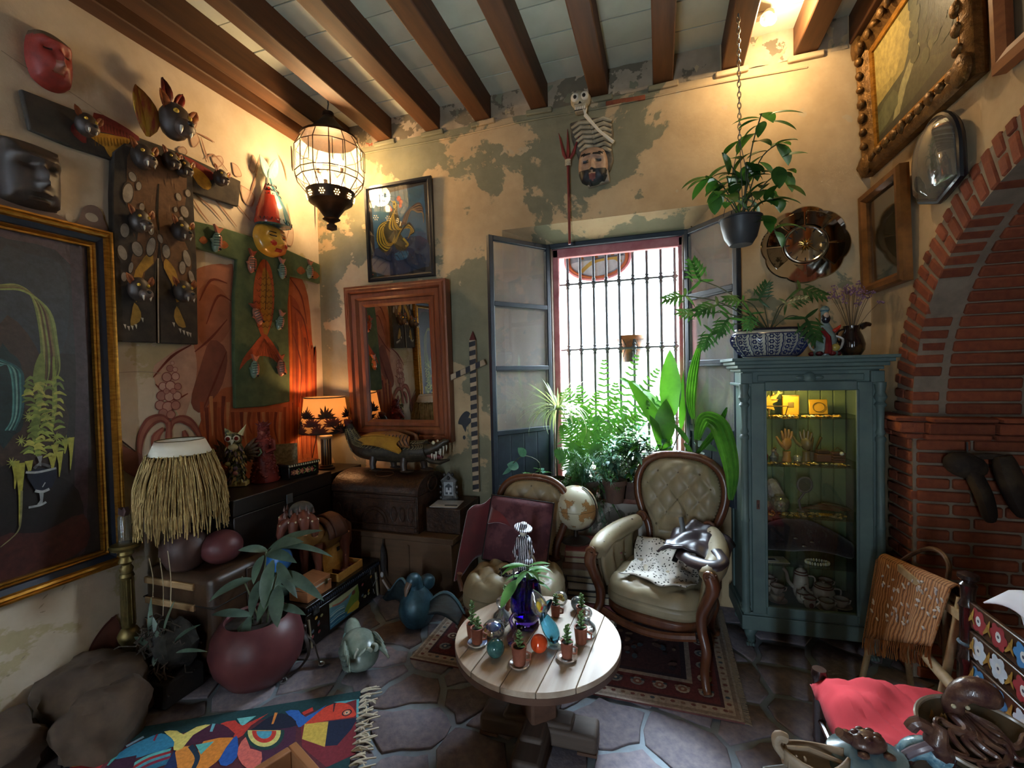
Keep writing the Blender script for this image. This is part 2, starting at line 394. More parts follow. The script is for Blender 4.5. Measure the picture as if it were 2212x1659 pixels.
# ---- floor with flagstones
fl = MB().box((-0.45, 0.5, -0.06), (5.3, 6.4, 0.1)).b('floor', 'floor_mortar', kind='structure')
RF = Rnd(21); sites = []
y = 0.75
while y < 3.3:
 x = -2.75+RF.uniform(0, 0.3)
 while x < 1.35:
  sites.append((x+RF.uniform(-0.1, 0.1), y+RF.uniform(-0.11, 0.11))); x += RF.uniform(0.2, 0.4)
 y += 0.24
def clip(poly, nx, ny, d):
 out = []; k = len(poly)
 for i in range(k):
  a, b = poly[i], poly[(i+1) % k]; da = nx*a[0]+ny*a[1]-d; db = nx*b[0]+ny*b[1]-d
  if da <= 0: out.append(a)
  if (da < 0 < db) or (db < 0 < da):
   t = da/(da-db); out.append((a[0]+(b[0]-a[0])*t, a[1]+(b[1]-a[1])*t))
 return out
for i, (sx, sy) in enumerate(sites):
 poly = [(sx-.4, sy-.4), (sx+.4, sy-.4), (sx+.4, sy+.4), (sx-.4, sy+.4)]
 gap = RF.uniform(0.008, 0.022)
 for j, (tx, ty) in enumerate(sites):
  if i == j or abs(tx-sx) > .9 or abs(ty-sy) > .9: continue
  dx, dy = tx-sx, ty-sy; L = math.hypot(dx, dy); dx /= L; dy /= L
  poly = clip(poly, dx, dy, dx*(sx+tx)/2+dy*(sy+ty)/2-gap)
  if len(poly) < 3: break
 if len(poly) < 3: continue
 pts = []
 for k in range(len(poly)):
  a, b = poly[k], poly[(k+1) % len(poly)]; L = math.hypot(b[0]-a[0], b[1]-a[1]); n = max(1, int(L/0.06))
  for q in range(n):
   t = q/n; j = 0.016 if q else 0.0
   pts.append((a[0]+(b[0]-a[0])*t+RF.uniform(-j, j), a[1]+(b[1]-a[1])*t+RF.uniform(-j, j)))
 cx_, cy_ = sum(p[0] for p in pts)/len(pts), sum(p[1] for p in pts)/len(pts)
 mb = MB(); n = len(pts); top = RF.uniform(-0.003, 0.0)
 inn = [(cx_+(p[0]-cx_)*0.96, cy_+(p[1]-cy_)*0.96) for p in pts]
 vs = [(p[0]-cx_, p[1]-cy_, -0.03) for p in pts]+[(p[0]-cx_, p[1]-cy_, top-0.004) for p in pts]+[(p[0]-cx_, p[1]-cy_, top) for p in inn]
 fs = [(k, (k+1) % n, (k+1) % n+n, k+n) for k in range(n)]+[(k+n, (k+1) % n+n, (k+1) % n+2*n, k+2*n) for k in range(n)]+[tuple(range(2*n, 3*n))]
 mb.add(vs, fs).b('flagstone', 'flag', fl, loc=(cx_, cy_, 0), ang=60)

# ---- ceiling: dark backing, pale slabs between beams, beams
ce = MB().box((-0.45, 0.5, ZC+0.07), (5.3, 6.4, 0.12)).b('ceiling', 'slab_joint', kind='structure')
BX = [-2.675, -2.455, -2.055, -1.633, -1.217, -0.79, -0.372, 0.045, 0.453, 0.855, 1.135]
bm = MB().box((0, 0, 0), (0.125, 5.62, 0.2))
for i, x in enumerate(BX):
 b = MB().box((0, 0, 0), (0.125 if i else 0.115, 5.66, 0.19)).b('ceiling_beam', 'beam_wood', ce, bevel=0.008, loc=(x, 0.43, ZB+0.095))
 b.rotation_euler = (0, 0, R.uniform(-0.002, 0.002))
edges = [XL]+BX+[XR]
slabmesh = {}
for i in range(len(BX)-1):
 x0, x1 = BX[i]+0.05, BX[i+1]-0.05
 yy = 3.229
 while yy > 0.6:
  w = x1-x0; z = ZC+R.uniform(-0.002, 0.002)
  MB().box((0, 0, 0), (w, 0.229, 0.03)).b('ceiling_slab', 'slab_pale', ce, loc=((x0+x1)/2, yy-0.119, z+0.012), smooth=False)
  yy -= 0.238
 MB().box((0, 0, 0), (x1-x0, 2.9, 0.03)).b('ceiling_slab', 'slab_pale', ce, loc=((x0+x1)/2, yy-1.46, ZC+0.012), smooth=False)

# ---- back wall with splayed window opening
wx0, wx1, wz0, wz1 = -1.09, 0.34, 0.668, 2.60        # opening in the room face
ix0, ix1, iz1, iy = -0.80, 0.205, 2.50, 3.36          # where the frame sits
wb = MB()
wb.box(((XL+wx0)/2-0.15, YB+0.2, 1.8), (wx0-XL+0.3, 0.4, 3.9)); wb.box(((XR+wx1)/2+0.4, YB+0.2, 1.8), (XR-wx1+0.8, 0.4, 3.9))
wb.box(((wx0+wx1)/2, YB+0.2, (wz1+3.7)/2), (wx1-wx0, 0.4, 3.7-wz1))
wb.add([(wx0, YB, wz0), (wx0, YB, wz1), (ix0, iy, iz1), (ix0, iy, wz0)], [(0, 3, 2, 1)])
wb.add([(wx1, YB, wz0), (wx1, YB, wz1), (ix1, iy, iz1), (ix1, iy, wz0)], [(0, 1, 2, 3)])
wb.add([(wx0, YB, wz1), (wx1, YB, wz1), (ix1, iy, iz1), (ix0, iy, iz1)], [(0, 3, 2, 1)])
wb.box((ix0-0.1, 3.5, 1.6), (0.2, 0.28, 1.9)); wb.box((ix1+0.1, 3.5, 1.6), (0.2, 0.28, 1.9)); wb.box(((ix0+ix1)/2, 3.5, iz1+0.08), (1.3, 0.28, 0.16))
wall_back = wb.b('wall_back', 'plaster_back', smooth=False, kind='structure')
lw = MB().box(((wx0+wx1)/2, YB+0.21, wz0/2-0.02), (wx1-wx0+0.002, 0.42, wz0)).b('plaster_apron', 'plaster_low', wall_back, smooth=False)
# rough plaster band with the pockets that take the beam ends
for i in range(1, len(BX)-1):
 x0, x1 = BX[i]+0.066, BX[i+1]-0.066
 pts = [(x0, YB-0.006), (x1, YB-0.006)]
 mb = MB(); n = 7
 mb.grid(lambda u, v: (x0+(x1-x0)*u, YB-0.004-0.014*mnoise.noise(Vector((x0*9+u*3, v*2, 1))), ZB-0.02+v*(ZC-ZB+0.03)), 8, 5)
 mb.b('beam_pocket_plaster', 'plaster_top', wall_back)
for i in range(1, len(BX)-1):
 MB().box((BX[i], YB-0.008, ZB-0.022), (0.19, 0.03, 0.035), rot=(0, R.uniform(-.04, .04), 0)).b('plaster_ledge', 'plaster_back', wall_back, bevel=0.008)
led = MB(); led.tube([(x, YB-0.004+0.003*sin(x*9), ZB-0.075+0.006*sin(x*5)) for x in [XL+0.2+0.2*i for i in range(18)]], 0.007, 6)
led.b('plaster_seam', 'plaster_back', wall_back)
RB = Rnd(4)
for px in (1330, 1372): # two bare bricks showing at the wall head
 x, z = BWp(px, 222-(px-1330)*0.16); MB().box((x, YB-0.004, z), (0.13, 0.02, 0.03), rot=(0, 0.02, 0)).b('bare_brick', 'brick_clay', wall_back, bevel=0.004)
# dark spot where the plaster has fallen by the striped cross
sp = Paint(y=0.0)
sp.poly([BWp(a, b) for a, b in [(992, 905), (1000, 893), (1008, 888), (1016, 893), (1012, 902), (1020, 905), (1016, 914), (1008, 922), (1006, 934), (998, 918), (990, 916)]], '#23262c', 2)
sp.ell(*BWp(1003, 945), 0.012, 0.016, '#23262c')
sp.b('bare_patch', wall_back, loc=(0, YB-0.002, 0))

# ---- left wall and its mural
wall_left = MB().box((XL-0.1, 0.4, 1.8), (0.2, 6.0, 3.9)).b('wall_left', 'plaster_left', smooth=False, kind='structure')
mu = Paint(y=-0.0015); Lq = lambda pts: [LWp(a, b) for a, b in pts]
RU, RD, RL, RV = '#a4512f', '#7c3626', '#c08a6c', '#8e5f57'
# washes of rust behind the costumes
mu.poly(Lq([(412, 600), (440, 575), (490, 572), (505, 600), (505, 880), (470, 900), (440, 885), (415, 850), (420, 760), (408, 690)]), '#b9785c', 3)
mu.poly(Lq([(330, 800), (352, 775), (412, 742), (425, 800), (412, 860), (395, 905), (375, 880), (345, 850)]), '#cda38c', 3)
mu.poly(Lq([(425, 640), (452, 612), (490, 640), (500, 700), (470, 745), (430, 735)]), '#a9674d', 3)
mu.poly(Lq([(455, 735), (490, 760), (480, 830), (440, 890), (412, 870), (430, 800)]), '#8d5240', 3)
mu.poly(Lq([(618, 590), (640, 585), (665, 640), (675, 760), (680, 900), (684, 1040), (600, 1060), (440, 1060), (430, 920), (470, 850), (505, 835), (612, 835)]), '#b5623a', 3)
mu.poly(Lq([(620, 640), (645, 660), (655, 720), (640, 760), (622, 740)]), '#a04c2c', 3)
mu.poly(Lq([(625, 800), (655, 700), (678, 760), (680, 900), (660, 930), (640, 880)]), '#c0562a', 3)
for k in range(26):
 x = 436+k*9.4; y0 = 868+14*sin(k*2.1) if not 500 < x < 612 else 890; y1 = 930+45*abs(sin(k*1.7))+ (40 if x > 600 else 0)
 mu.stroke(Lq([(x, y0), (x+3*sin(k), (y0+y1)/2), (x+4, y1)]), (0.028, 0.02, 0.006), [RU, RD, '#c98a5a', '#8c4022'][k % 4])
for k in range(9):
 x = 624+k*6.5; mu.stroke(Lq([(x, 640+k*18), (x+4, 760), (x+3+k*0.5, 980)]), (0.01, 0.03, 0.008), ['#cf6a35', RU, '#8c3a20'][k % 3])
for a in ([(430, 650), (455, 605), (490, 612)], [(445, 700), (470, 640), (498, 650)], [(420, 760), (455, 730), (490, 690)], [(440, 880), (465, 820), (488, 760)],
  [(330, 815), (370, 770), (412, 745)], [(335, 830), (372, 862), (405, 850)], [(625, 600), (650, 640), (662, 700)], [(630, 660), (655, 690), (668, 760)], [(632, 720), (650, 790), (646, 870)]):
 mu.stroke(Lq(a), (0.006, 0.016, 0.005), RD)
# the cob of maize
for (x, y, r) in [(1100, 1020, 14), (1085, 1055, 24), (1118, 1062, 18), (1065, 1110, 33), (1120, 1105, 28), (1040, 1170, 29), (1087, 1165, 34), (1135, 1170, 25), (1030, 1230, 33), (1080, 1235, 34),
    (1130, 1230, 30), (1020, 1290, 33), (1070, 1300, 37), (1120, 1290, 32), (1040, 1340, 30), (1090, 1350, 30), (1060, 1200, 20), (1105, 1200, 20)]:
 c = LWp(x/2.963, 440+y/2.963); q = r/2.963*0.00245; mu.ell(c[0], c[1], q*1.08, q*1.08, '#8a4a44'); mu.ell(c[0], c[1], q*0.9, q*0.9, ['#c99a8c', '#b98377', '#d2a899'][(x+y) % 3])
for a, w in (([(362, 930), (360, 912), (345, 903), (322, 912), (305, 940), (300, 975), (306, 1003)], (0.02, 0.06, 0.01)), ([(366, 930), (372, 912), (392, 905), (415, 918), (432, 948), (442, 985)], (0.02, 0.055, 0.01)),
   ([(364, 912), (363, 940), (362, 975)], (0.03, 0.04, 0.04)), ([(352, 925), (335, 945), (330, 980)], (0.02, 0.05, 0.02)), ([(395, 930), (400, 950), (396, 980)], (0.02, 0.05, 0.02))):
 mu.stroke(Lq(a), w, '#8b4b40')
 mu.stroke(Lq(a), tuple(x*0.45 for x in w), '#a86a58')
# loops and petals above
for a in ([(388, 238), (378, 262), (388, 285), (402, 270), (400, 246)], [(400, 262), (412, 248), (424, 262), (416, 282), (402, 280)], [(408, 290), (420, 285), (428, 305), (415, 318)],
  [(382, 322), (395, 318), (402, 330), (390, 338)], [(545, 335), (552, 350), (548, 372), (538, 362)], [(500, 352), (512, 360), (520, 380), (505, 378)], [(608, 480), (620, 474), (632, 500), (628, 530), (612, 520)],
  [(455, 340), (475, 338), (480, 352), (466, 362)], [(518, 400), (545, 420), (540, 445), (524, 432)]):
 mu.poly(Lq(a), '#c6ab94', 3); mu.stroke(Lq(a+[a[0]]), 0.006, '#a37f69')
for a in ([(432, 296), (442, 330), (450, 352)], [(425, 288), (445, 298), (462, 308)], [(440, 345), (460, 335), (490, 370)], [(420, 420), (455, 450), (480, 478)], [(415, 430), (430, 455), (450, 480)],
  [(452, 420), (480, 452), (510, 490)], [(470, 400), (500, 430), (540, 478)], [(618, 440), (625, 480), (616, 520)], [(560, 340), (545, 400), (530, 440)], [(600, 335), (612, 360), (618, 390)]):
 mu.stroke(Lq(a), (0.004, 0.012, 0.004), '#9f7863')
# grey-violet scroll over the big painting, and the leaf low on the wall
mu.poly(Lq([(0, 425), (40, 436), (90, 450), (135, 470), (150, 482), (168, 474), (176, 450), (195, 443), (214, 452), (222, 475), (224, 502), (120, 482), (0, 455)]), '#8c7469', 3)
mu.ell(*LWp(196, 470), 0.028, 0.022, '#cfbfa8'); mu.ell(*LWp(147, 470), 0.014, 0.02, '#cfbfa8')
mu.poly(Lq([(243, 955), (275, 968), (305, 985), (300, 1030), (270, 1020), (243, 990)]), '#8a5a4e', 3)
mu.stroke(Lq([(243, 940), (268, 958), (290, 975)]), (0.01, 0.006), '#3c2a26')
mu.poly(Lq([(246, 1330), (222, 1355), (196, 1395), (182, 1430), (215, 1445), (255, 1420), (262, 1370)]), '#6d4034', 3)
mu.stroke(Lq([(182, 1432), (198, 1390), (224, 1352), (250, 1328)]), 0.012, '#55291f'); mu.stroke(Lq([(190, 1430), (240, 1412), (260, 1380)]), 0.006, '#8c5f50')
for k in range(9):   # scuffs
 x, y = R.uniform(5, 235), R.uniform(1270, 1470); mu.stroke(Lq([(x, y), (x+R.uniform(4, 14), y-R.uniform(2, 12))]), (0.002, 0.007, 0.002), '#a8977f', 2)
mu.stroke(Lq([(254, 805), (300, 803), (345, 806)]), 0.003, '#9b8b7c'); mu.stroke(Lq([(0, 110), (60, 150), (150, 200), (250, 270)]), 0.004, '#a99a86')
mu.b('mural', wall_left, ptm('mural_paint', rough=0.9, var=0.28, scale=9, bump=0.2), loc=(XL, 0, 0), rotz=PI/2)
# painted-over cable in the corner
MB().tube([onY(680, 420+60*i, YB-0.03) for i in range(11)], 0.006, 6).b('corner_cable', M('cable_brown', '#3a2018', rough=0.6))
tag(bpy.data.objects['corner_cable'], 'thin dark cable running down the corner beside the lamp', 'cable')

# ---- right wall with brick arch
YA0, YA1, ZS, AR, AR2 = 0.795, 2.725, 1.30, 0.965, 1.135; AYC = 1.76
arc = [(-(AYC+(AR+.04)*cos(t)), ZS+(AR+.04)*sin(t)) for t in [PI*i/32 for i in range(33)]]
out = [(-3.6, 0), (-YA1, 0)]+arc+[(-YA0, 0), (2.6, 0), (2.6, 3.75), (-3.6, 3.75)]
wall_right = MB().at(rot=(0, 0, -PI/2)).prism(out, XR, XR+0.74).b('wall_right', 'plaster_right', smooth=False, kind='structure')
MB().box((XR+0.80, 1.2, 1.8), (0.12, 4.8, 3.8)).b('niche_back', 'mortar', wall_right, smooth=False)
br = Rnd(9)
def brick(c, sz, rot=(0, 0, 0)):
 return MB().box((0, 0, 0), [s*br.uniform(0.97, 1.0) for s in sz]).b('brick', 'brick_clay', wall_right, loc=c, rot=rot, bevel=0.006, seg=1)
# mortar bed for pier and ring
mb = MB(); mb.box((XR+0.1, 2.825, 0.65), (0.212, 0.21, 1.3)); mb.b('pier_mortar', 'mortar', wall_right, smooth=False)
mb = MB().at(rot=(0, 0, -PI/2))
mb.prism([(-(AYC+(AR+0.005)*cos(t)), ZS+(AR+0.005)*sin(t)) for t in [PI*i/32 for i in range(33)]]+[(-(AYC+(AR2-0.01)*cos(t)), ZS+(AR2-0.01)*sin(t)) for t in [PI*(32-i)/32 for i in range(33)]], XR-0.004, XR+0.739)
mb.b('arch_mortar', 'mortar', wall_right, smooth=False)
mb = MB(); mb.box((XR+0.37, YA1+0.02, 0.65), (0.738, 0.045, 1.3)); mb.b('jamb_mortar', 'mortar', wall_right, smooth=False)
z = 0.006; row = 0
while z < 1.17:
 # face towards the room
 hgt = 0.05
 if row % 2:
  brick((XR+0.03, 2.79, z+hgt/2), (0.10, 0.125, hgt), (br.uniform(-.02, .02), 0, br.uniform(-.03, .03))); brick((XR+0.03, 2.895, z+hgt/2), (0.10, 0.075+br.uniform(0, .02), hgt), (0, 0, br.uniform(-.05, .05)))
 else:
  brick((XR+0.03, 2.832, z+hgt/2), (0.10, 0.205+br.uniform(-.01, .03), hgt), (br.uniform(-.015, .015), 0, br.uniform(-.02, .02)))
 # jamb, facing the camera
 x = XR+0.0; first = True
 while x < XR+0.7:
  L = br.choice([0.14, 0.26, 0.27, 0.20]) if not first else (0.14 if row % 2 else 0.22)
  L = min(L, XR+0.73-x); brick((x+L/2, YA1+0.01, z+hgt/2), (L-0.012, 0.06, hgt), (0, br.uniform(-.006, .006), 0)); x += L; first = False
 z += 0.0625; row += 1
# impost: a thin course, a projecting course, a capping tile
def course(z, h, x0, y1, out_, n=3):
 ln = (2.99-YA1+0.04)/2
 for k in range(2): brick((XR+0.03-out_/2, YA1-0.02-out_*0.4+ln*(k+0.5), z+h/2), (0.11+out_, ln-0.01, h))
 x = XR+0.02
 while x < XR+0.7: brick((x+0.13, YA1+0.0-out_/2, z+h/2), (0.25, 0.07+out_, h)); x += 0.262
course(1.185, 0.026, 0, 0, 0.02); course(1.215, 0.052, 0, 0, 0.045); course(1.272, 0.022, 0, 0, 0.07)
# voussoirs
nV = 50; dth = PI/nV
for i in range(nV):
 t = (i+0.5)*dth; split = i % 3
 thick = 2*AR*math.tan(dth/2)-0.013
 segs = [(AR, AR2)] if split == 0 else ([(AR, AR+0.075), (AR+0.083, AR2)] if split == 1 else [(AR, AR+0.11), (AR+0.118, AR2)])
 for (r0, r1) in segs:
  rm = (r0+r1)/2+br.uniform(-.004, .008)
  brick((XR+0.045, AYC+rm*cos(t), ZS+rm*sin(t)), (0.115, r1-r0, thick), (t, br.uniform(-.02, .02), br.uniform(-.02, .02)))
 for k in range(2):
  x0 = XR+0.115+k*0.3; brick((x0+0.15, AYC+(AR+0.035)*cos(t), ZS+(AR+0.035)*sin(t)), (0.28, 0.09, thick+0.004), (t, 0, 0))
# ---- wall behind the camera with an added slit that lets in fill light
wf = MB(); wf.box((-1.61, -2.4, 1.8), (2.1, 0.15, 3.8)); wf.box((0.36, -2.4, 1.8), (1.6, 0.15, 3.8)); wf.box((-0.5, -2.4, 2.95), (0.7, 0.15, 1.6))
wf.b('wall_front', 'plaster_left', smooth=False, kind='structure')
# ---- house front and paving outside, added to cut sky glare in the window
MB().box((-1, 7.7, 2.0), (24, .3, 4.4)).b('street_glare_facade', M('facade', '#8f8a80', '#99948a', scale=2, rough=.95), smooth=False, kind='structure')
MB().box((-1, 5.7, -.25), (24, 3.9, .1)).b('street_ground', M('street_paving', '#77736c', rough=.95), smooth=False, kind='structure')
# ---- window
window_1 = thing('window_1', 'tall barred window', 'window'); del window_1['label']; del window_1['category']; window_1['kind'] = 'structure'
M('frame_rose', '#b4666a', '#c98685', scale=10, rough=0.7, bump=0.2); M('frame_navy', '#1d2630', '#2a333d', scale=9, rough=0.45, bump=0.1)
M('iron', '#4a4d50', '#5b5b58', scale=14, rough=0.6, metal=0.3, bump=0.3)
M('wood_worn', '#5b4a3e', '#8b7463', scale=6, stretch=(5, 5, .5), rough=0.8, bump=0.3)
fx0, fx1, fz0, fz1, fy = -0.765, 0.165, 0.668, 2.475, 3.42
for nm, m, mb in (('window_head', 'frame_rose', MB().box(((fx0+fx1)/2, fy+0.02, fz1-0.03), (fx1-fx0, 0.05, 0.07))), ('window_head_trim', 'frame_navy', MB().box(((fx0+fx1)/2, fy-0.05, fz1+0.01), (fx1-fx0+0.05, 0.04, 0.035))),
    ('window_jamb', 'frame_rose', MB().box((fx0+0.02, fy+0.02, 1.55), (0.05, 0.05, 1.85))), ('window_jamb', 'frame_rose', MB().box((fx1-0.015, fy+0.02, 1.55), (0.035, 0.05, 1.85))),
    ('window_jamb_trim', 'wood_worn', MB().box((fx0-0.015, fy-0.03, 1.55), (0.04, 0.07, 1.85))), ('window_jamb_trim', 'wood_worn', MB().box((fx1+0.012, fy-0.03, 1.55), (0.04, 0.07, 1.85)))):
 mb.b(nm, m, window_1, bevel=0.006)
gy = 3.52; xs = [onY(px, 640, gy).x for px in (1227, 1254, 1283, 1310, 1338, 1368, 1398, 1428, 1458)]
zb1, zb2 = onY(1340, 606, gy).z, onY(1340, 752, gy).z
for x in xs:
 mb = MB(); mb.cyl((x, gy, 0.69), (x, gy, 2.5), 0.0105, n=8)
 for zz in (zb1, zb2, zb2-0.55): mb.lathe([(0.008, -0.045), (0.015, -0.03), (0.011, -0.018), (0.021, -0.006), (0.021, 0.006), (0.011, 0.018), (0.015, 0.03), (0.008, 0.045)], 10, (x, gy, zz))
 mb.b('window_bar', 'iron', window_1)
for zz in (zb1, zb2, zb2-0.55): MB().box(((fx0+fx1)/2, gy, zz), (fx1-fx0+0.06, 0.022, 0.012)).b('window_crossbar', 'iron', window_1)
M('curtain_brass', '#6d5237', rough=0.5, metal=0.4)
rp = [onY(px, py, 3.34) for px, py in ((1186, 517), (1215, 511), (1300, 503), (1400, 493), (1470, 484), (1490, 486), (1494, 491))]
MB().tube(spl(rp, 4), 0.005, 6).b('curtain_wire', 'curtain_brass', window_1)
mb = MB(); c = onY(1327, 512, 3.37); mb.lathe([(0.012, -0.012), (0.016, 0), (0.012, 0.012)], 8, c); mb.b('window_catch', 'iron', window_1)
# stone sill
mb = MB(); mb.slab([(wx0, YB-0.012), (wx1, YB-0.012), (wx1, 3.3), (ix1+0.02, 3.66), (ix0-0.02, 3.66), (wx0, 3.3)], wz0-0.035, wz0)
mb.b('window_sill', M('sill_tile', '#7b4a3c', '#9a8376', scale=8, rough=0.8, bump=0.3), window_1, bevel=0.006)

# ---- the two casement leaves standing open
pnm('pane_dusty', (0.93, 0.92, 0.9), refl=0.3, haze=0.33, hazecol=(0.62, 0.56, 0.52))
def casement(label, hinge, free, ztop, zbot, rails):
 d = Vector(free)-Vector(hinge); Wd = d.length; rz = math.atan2(d.y, d.x)
 t = thing('casement_leaf', label, 'window leaf', (hinge[0], hinge[1], zbot), rz, 'dark blue casement leaves of the barred window')
 H = ztop-zbot; s = 0.034; th = 0.036
 for nm, mb in (('stile', MB().box((s/2, 0, H/2), (s, th, H))), ('stile', MB().box((Wd-s/2, 0, H/2), (s, th, H))), ('top_rail', MB().box((Wd/2, 0, H-s/2), (Wd-2*s, th, s))), ('bottom_rail', MB().box((Wd/2, 0, 0.04), (Wd-2*s, th, 0.08)))):
  mb.b(nm, 'frame_navy', t, bevel=0.004)
 zs = [H-s]+[r-zbot for r in rails]
 for r in rails:
  mb = MB().box((Wd/2, 0, r-zbot), (Wd-2*s, th, s*0.9)); mb.box((Wd/2, -0.008, r-zbot-0.02), (Wd-2*s, th*0.5, 0.012)); mb.b('glazing_rail', 'frame_navy', t, bevel=0.003)
 for k in range(len(rails)):
  a, b = zs[k], zs[k+1]; MB().box((Wd/2, 0, (a+b)/2), (Wd-2*s+0.006, 0.004, a-b)).b('pane', 'pane_dusty', t, smooth=False)
  for xx in (s+0.004, Wd-s-0.004): MB().box((xx, 0, (a+b)/2), (0.008, 0.02, a-b-s)).b('putty_line', M('putty', '#8b8880', '#6d6a66', scale=9, rough=0.8), t, smooth=False)
 nb = 4; lo, hi = 0.08, zs[-1]-s/2; bw = (Wd-2*s)/nb
 for k in range(nb): MB().box((s+bw*(k+.5), 0, (lo+hi)/2), (bw-0.006, 0.02, hi-lo)).b('board', 'frame_navy', t, bevel=0.004)
 MB().box((Wd/2, 0.004, (lo+hi)/2), (Wd-2*s, 0.006, hi-lo)).b('board_backing', 'frame_navy', t, smooth=False)
 for zz in (0.3, H-0.3): MB().cyl((0, -0.02, zz-0.03), (0, -0.02, zz+0.03), 0.008, n=8).b('hinge', 'iron', t)
 return t
casement('dark blue casement leaf beside the striped cross', (-0.775, 3.33), (-1.095, 2.905), 2.485, 0.70, [onY(1120, 660, 3.1).z, onY(1120, 795, 3.1).z, onY(1120, 930, 3.1).z])
casement('dark blue casement leaf behind the hanging plant and green cabinet', (0.18, 3.33), (0.452, 2.985), 2.485, 0.70, [onY(1540, 630, 3.15).z, onY(1540, 782, 3.15).z, onY(1540, 928, 3.15).z])
# ================================================================== SHARED SHAPES
def relief(mb, w, h, d, feats=(), n=20, sq=0.0, colf=None, col=None, back=0.004):
 """a domed plaque or face on the local x,z plane bulging towards -y"""
 vs = []; cs = []
 for j in range(n+1):
  for i in range(n+1):
   u, v = 2*i/n-1, 2*j/n-1
   x = u*math.sqrt(1-v*v/2)*(1-sq)+u*sq; z = v*math.sqrt(1-u*u/2)*(1-sq)+v*sq
   r = max(abs(u), abs(v)); y = d*math.sqrt(max(0.0, 1-r**2.4))
   for (fx, fz, sx, sz, a) in feats: y += a*math.exp(-((x-fx)/sx)**2-((z-fz)/sz)**2)*(1 if r < 0.999 else 0)
   vs.append((x*w/2, -y-back, z*h/2)); cs.append((x, z))
 W_ = n+1
 for j in range(n):
  for i in range(n):
   q = (j*W_+i, j*W_+i+1, (j+1)*W_+i+1, (j+1)*W_+i)
   cc = colf(sum(cs[k][0] for k in q)/4, sum(cs[k][1] for k in q)/4) if colf else col
   s_ = len(mb.v); mb.add([vs[k] for k in q], [(0, 1, 2, 3)], cc)
 # rim back to the wall
 ring = [j*W_ for j in range(n)]+[n*W_+i for i in range(n)]+[(n-j)*W_+n for j in range(n)]+[n-i for i in range(n)]
 m = len(ring); mb.add([vs[k] for k in ring]+[(vs[k][0]*0.96, 0.0, vs[k][2]*0.96) for k in ring], [(i, i+m, (i+1) % m+m, (i+1) % m) for i in range(m)], col or (colf(0, 0.9) if colf else None))
 return mb
def merge(o, dist=0.0004):
 bmm = bmesh.new(); bmm.from_mesh(o.data); bmesh.ops.remove_doubles(bmm, verts=bmm.verts, dist=dist); bmm.to_mesh(o.data); bmm.free(); o.data.update()
 o.data.set_sharp_from_angle(angle=math.radians(60)); return o
def frame_ring(w, h, prof):
 """mitred frame around a w x h opening centred on the origin: prof = [(outset from opening, depth y)]"""
 mb = MB(); k = len(prof); vs = []
 for (o, y) in prof:
  a, b = w/2+o, h/2+o; vs += [(-a, y, -b), (a, y, -b), (a, y, b), (-a, y, b)]
 fs = []
 for i in range(k-1):
  for j in range(4): fs.append((i*4+j, i*4+(j+1) % 4, (i+1)*4+(j+1) % 4, (i+1)*4+j))
 mb.add(vs, fs); return mb
M('gold', '#b98532', '#8a5c1e', scale=20, rough=0.38, metal=0.75, bump=0.25, stretch=(1, 1, 4)); M('navy_band', '#1b2233', '#232a3a', scale=9, rough=0.5)
M('black', '#17130f', rough=0.6); M('brass', '#7d6a3c', '#4d4228', scale=10, rough=0.45, metal=0.75, bump=0.2)
PT = ptm(); PTG = ptm('painted_gloss', rough=0.22, var=0.2, coat=0.4, bump=0.15); PTC = ptm('painted_cloth', rough=0.95, var=0.35, scale=30, bump=0.3)
PTH = ptm('painted_carving', rough=0.5, var=0.35, scale=25, bump=0.5)

# ================================================================== LEFT WALL
t, L = wallthing('wall_mask', 'red carved face mask with a grey brow, highest on the wall', 'mask', 'L', 101, 135)
x0, z0 = L(52, 100); x1, z1 = L(148, 120); w, h = x1-x0, L(100, 75)[1]-L(100, 195)[1]
F = [(0, -0.05, .14, .28, .035), (0, -.32, .22, .09, .03), (-.42, .22, .2, .1, -.02), (.42, .22, .2, .1, -.02), (0, .5, .8, .12, .02), (0, -.58, .3, .06, .012), (0, -.48, .32, .05, -.012), (.35, -.2, .2, .2, .012), (-.35, -.2, .2, .2, .012)]
merge(relief(MB(), w, h, 0.09, F, 24, 0.25, lambda x, z: '#5b4b3a' if z > 0.58 else ('#2a0f0c' if (abs(abs(x)-.42) < .15 and abs(z-.2) < .05) else ('#8e5a48' if abs(x) < .22 and -.55 < z < -.2 else '#8f2d22'))).b('face', PTH, t))
t, L = wallthing('wall_mask', 'dark stone-coloured square face mask above the gilt frame', 'mask', 'L', 60, 380)
w, h = L(126, 380)[0]-L(-5, 380)[0], L(60, 308)[1]-L(60, 448)[1]
F = [(0.05, -0.1, .13, .3, .05), (0.05, -.36, .22, .08, .04), (-.38, .2, .25, .09, -.03), (.45, .2, .2, .09, -.03), (0, .42, .9, .12, .035), (.05, -.6, .35, .07, .03), (.05, -.72, .35, .05, -.02), (.05, -.85, .4, .08, .03)]
merge(relief(MB(), w, h, 0.09, F, 26, 0.75, col='#453a33').b('face', PTH, t))
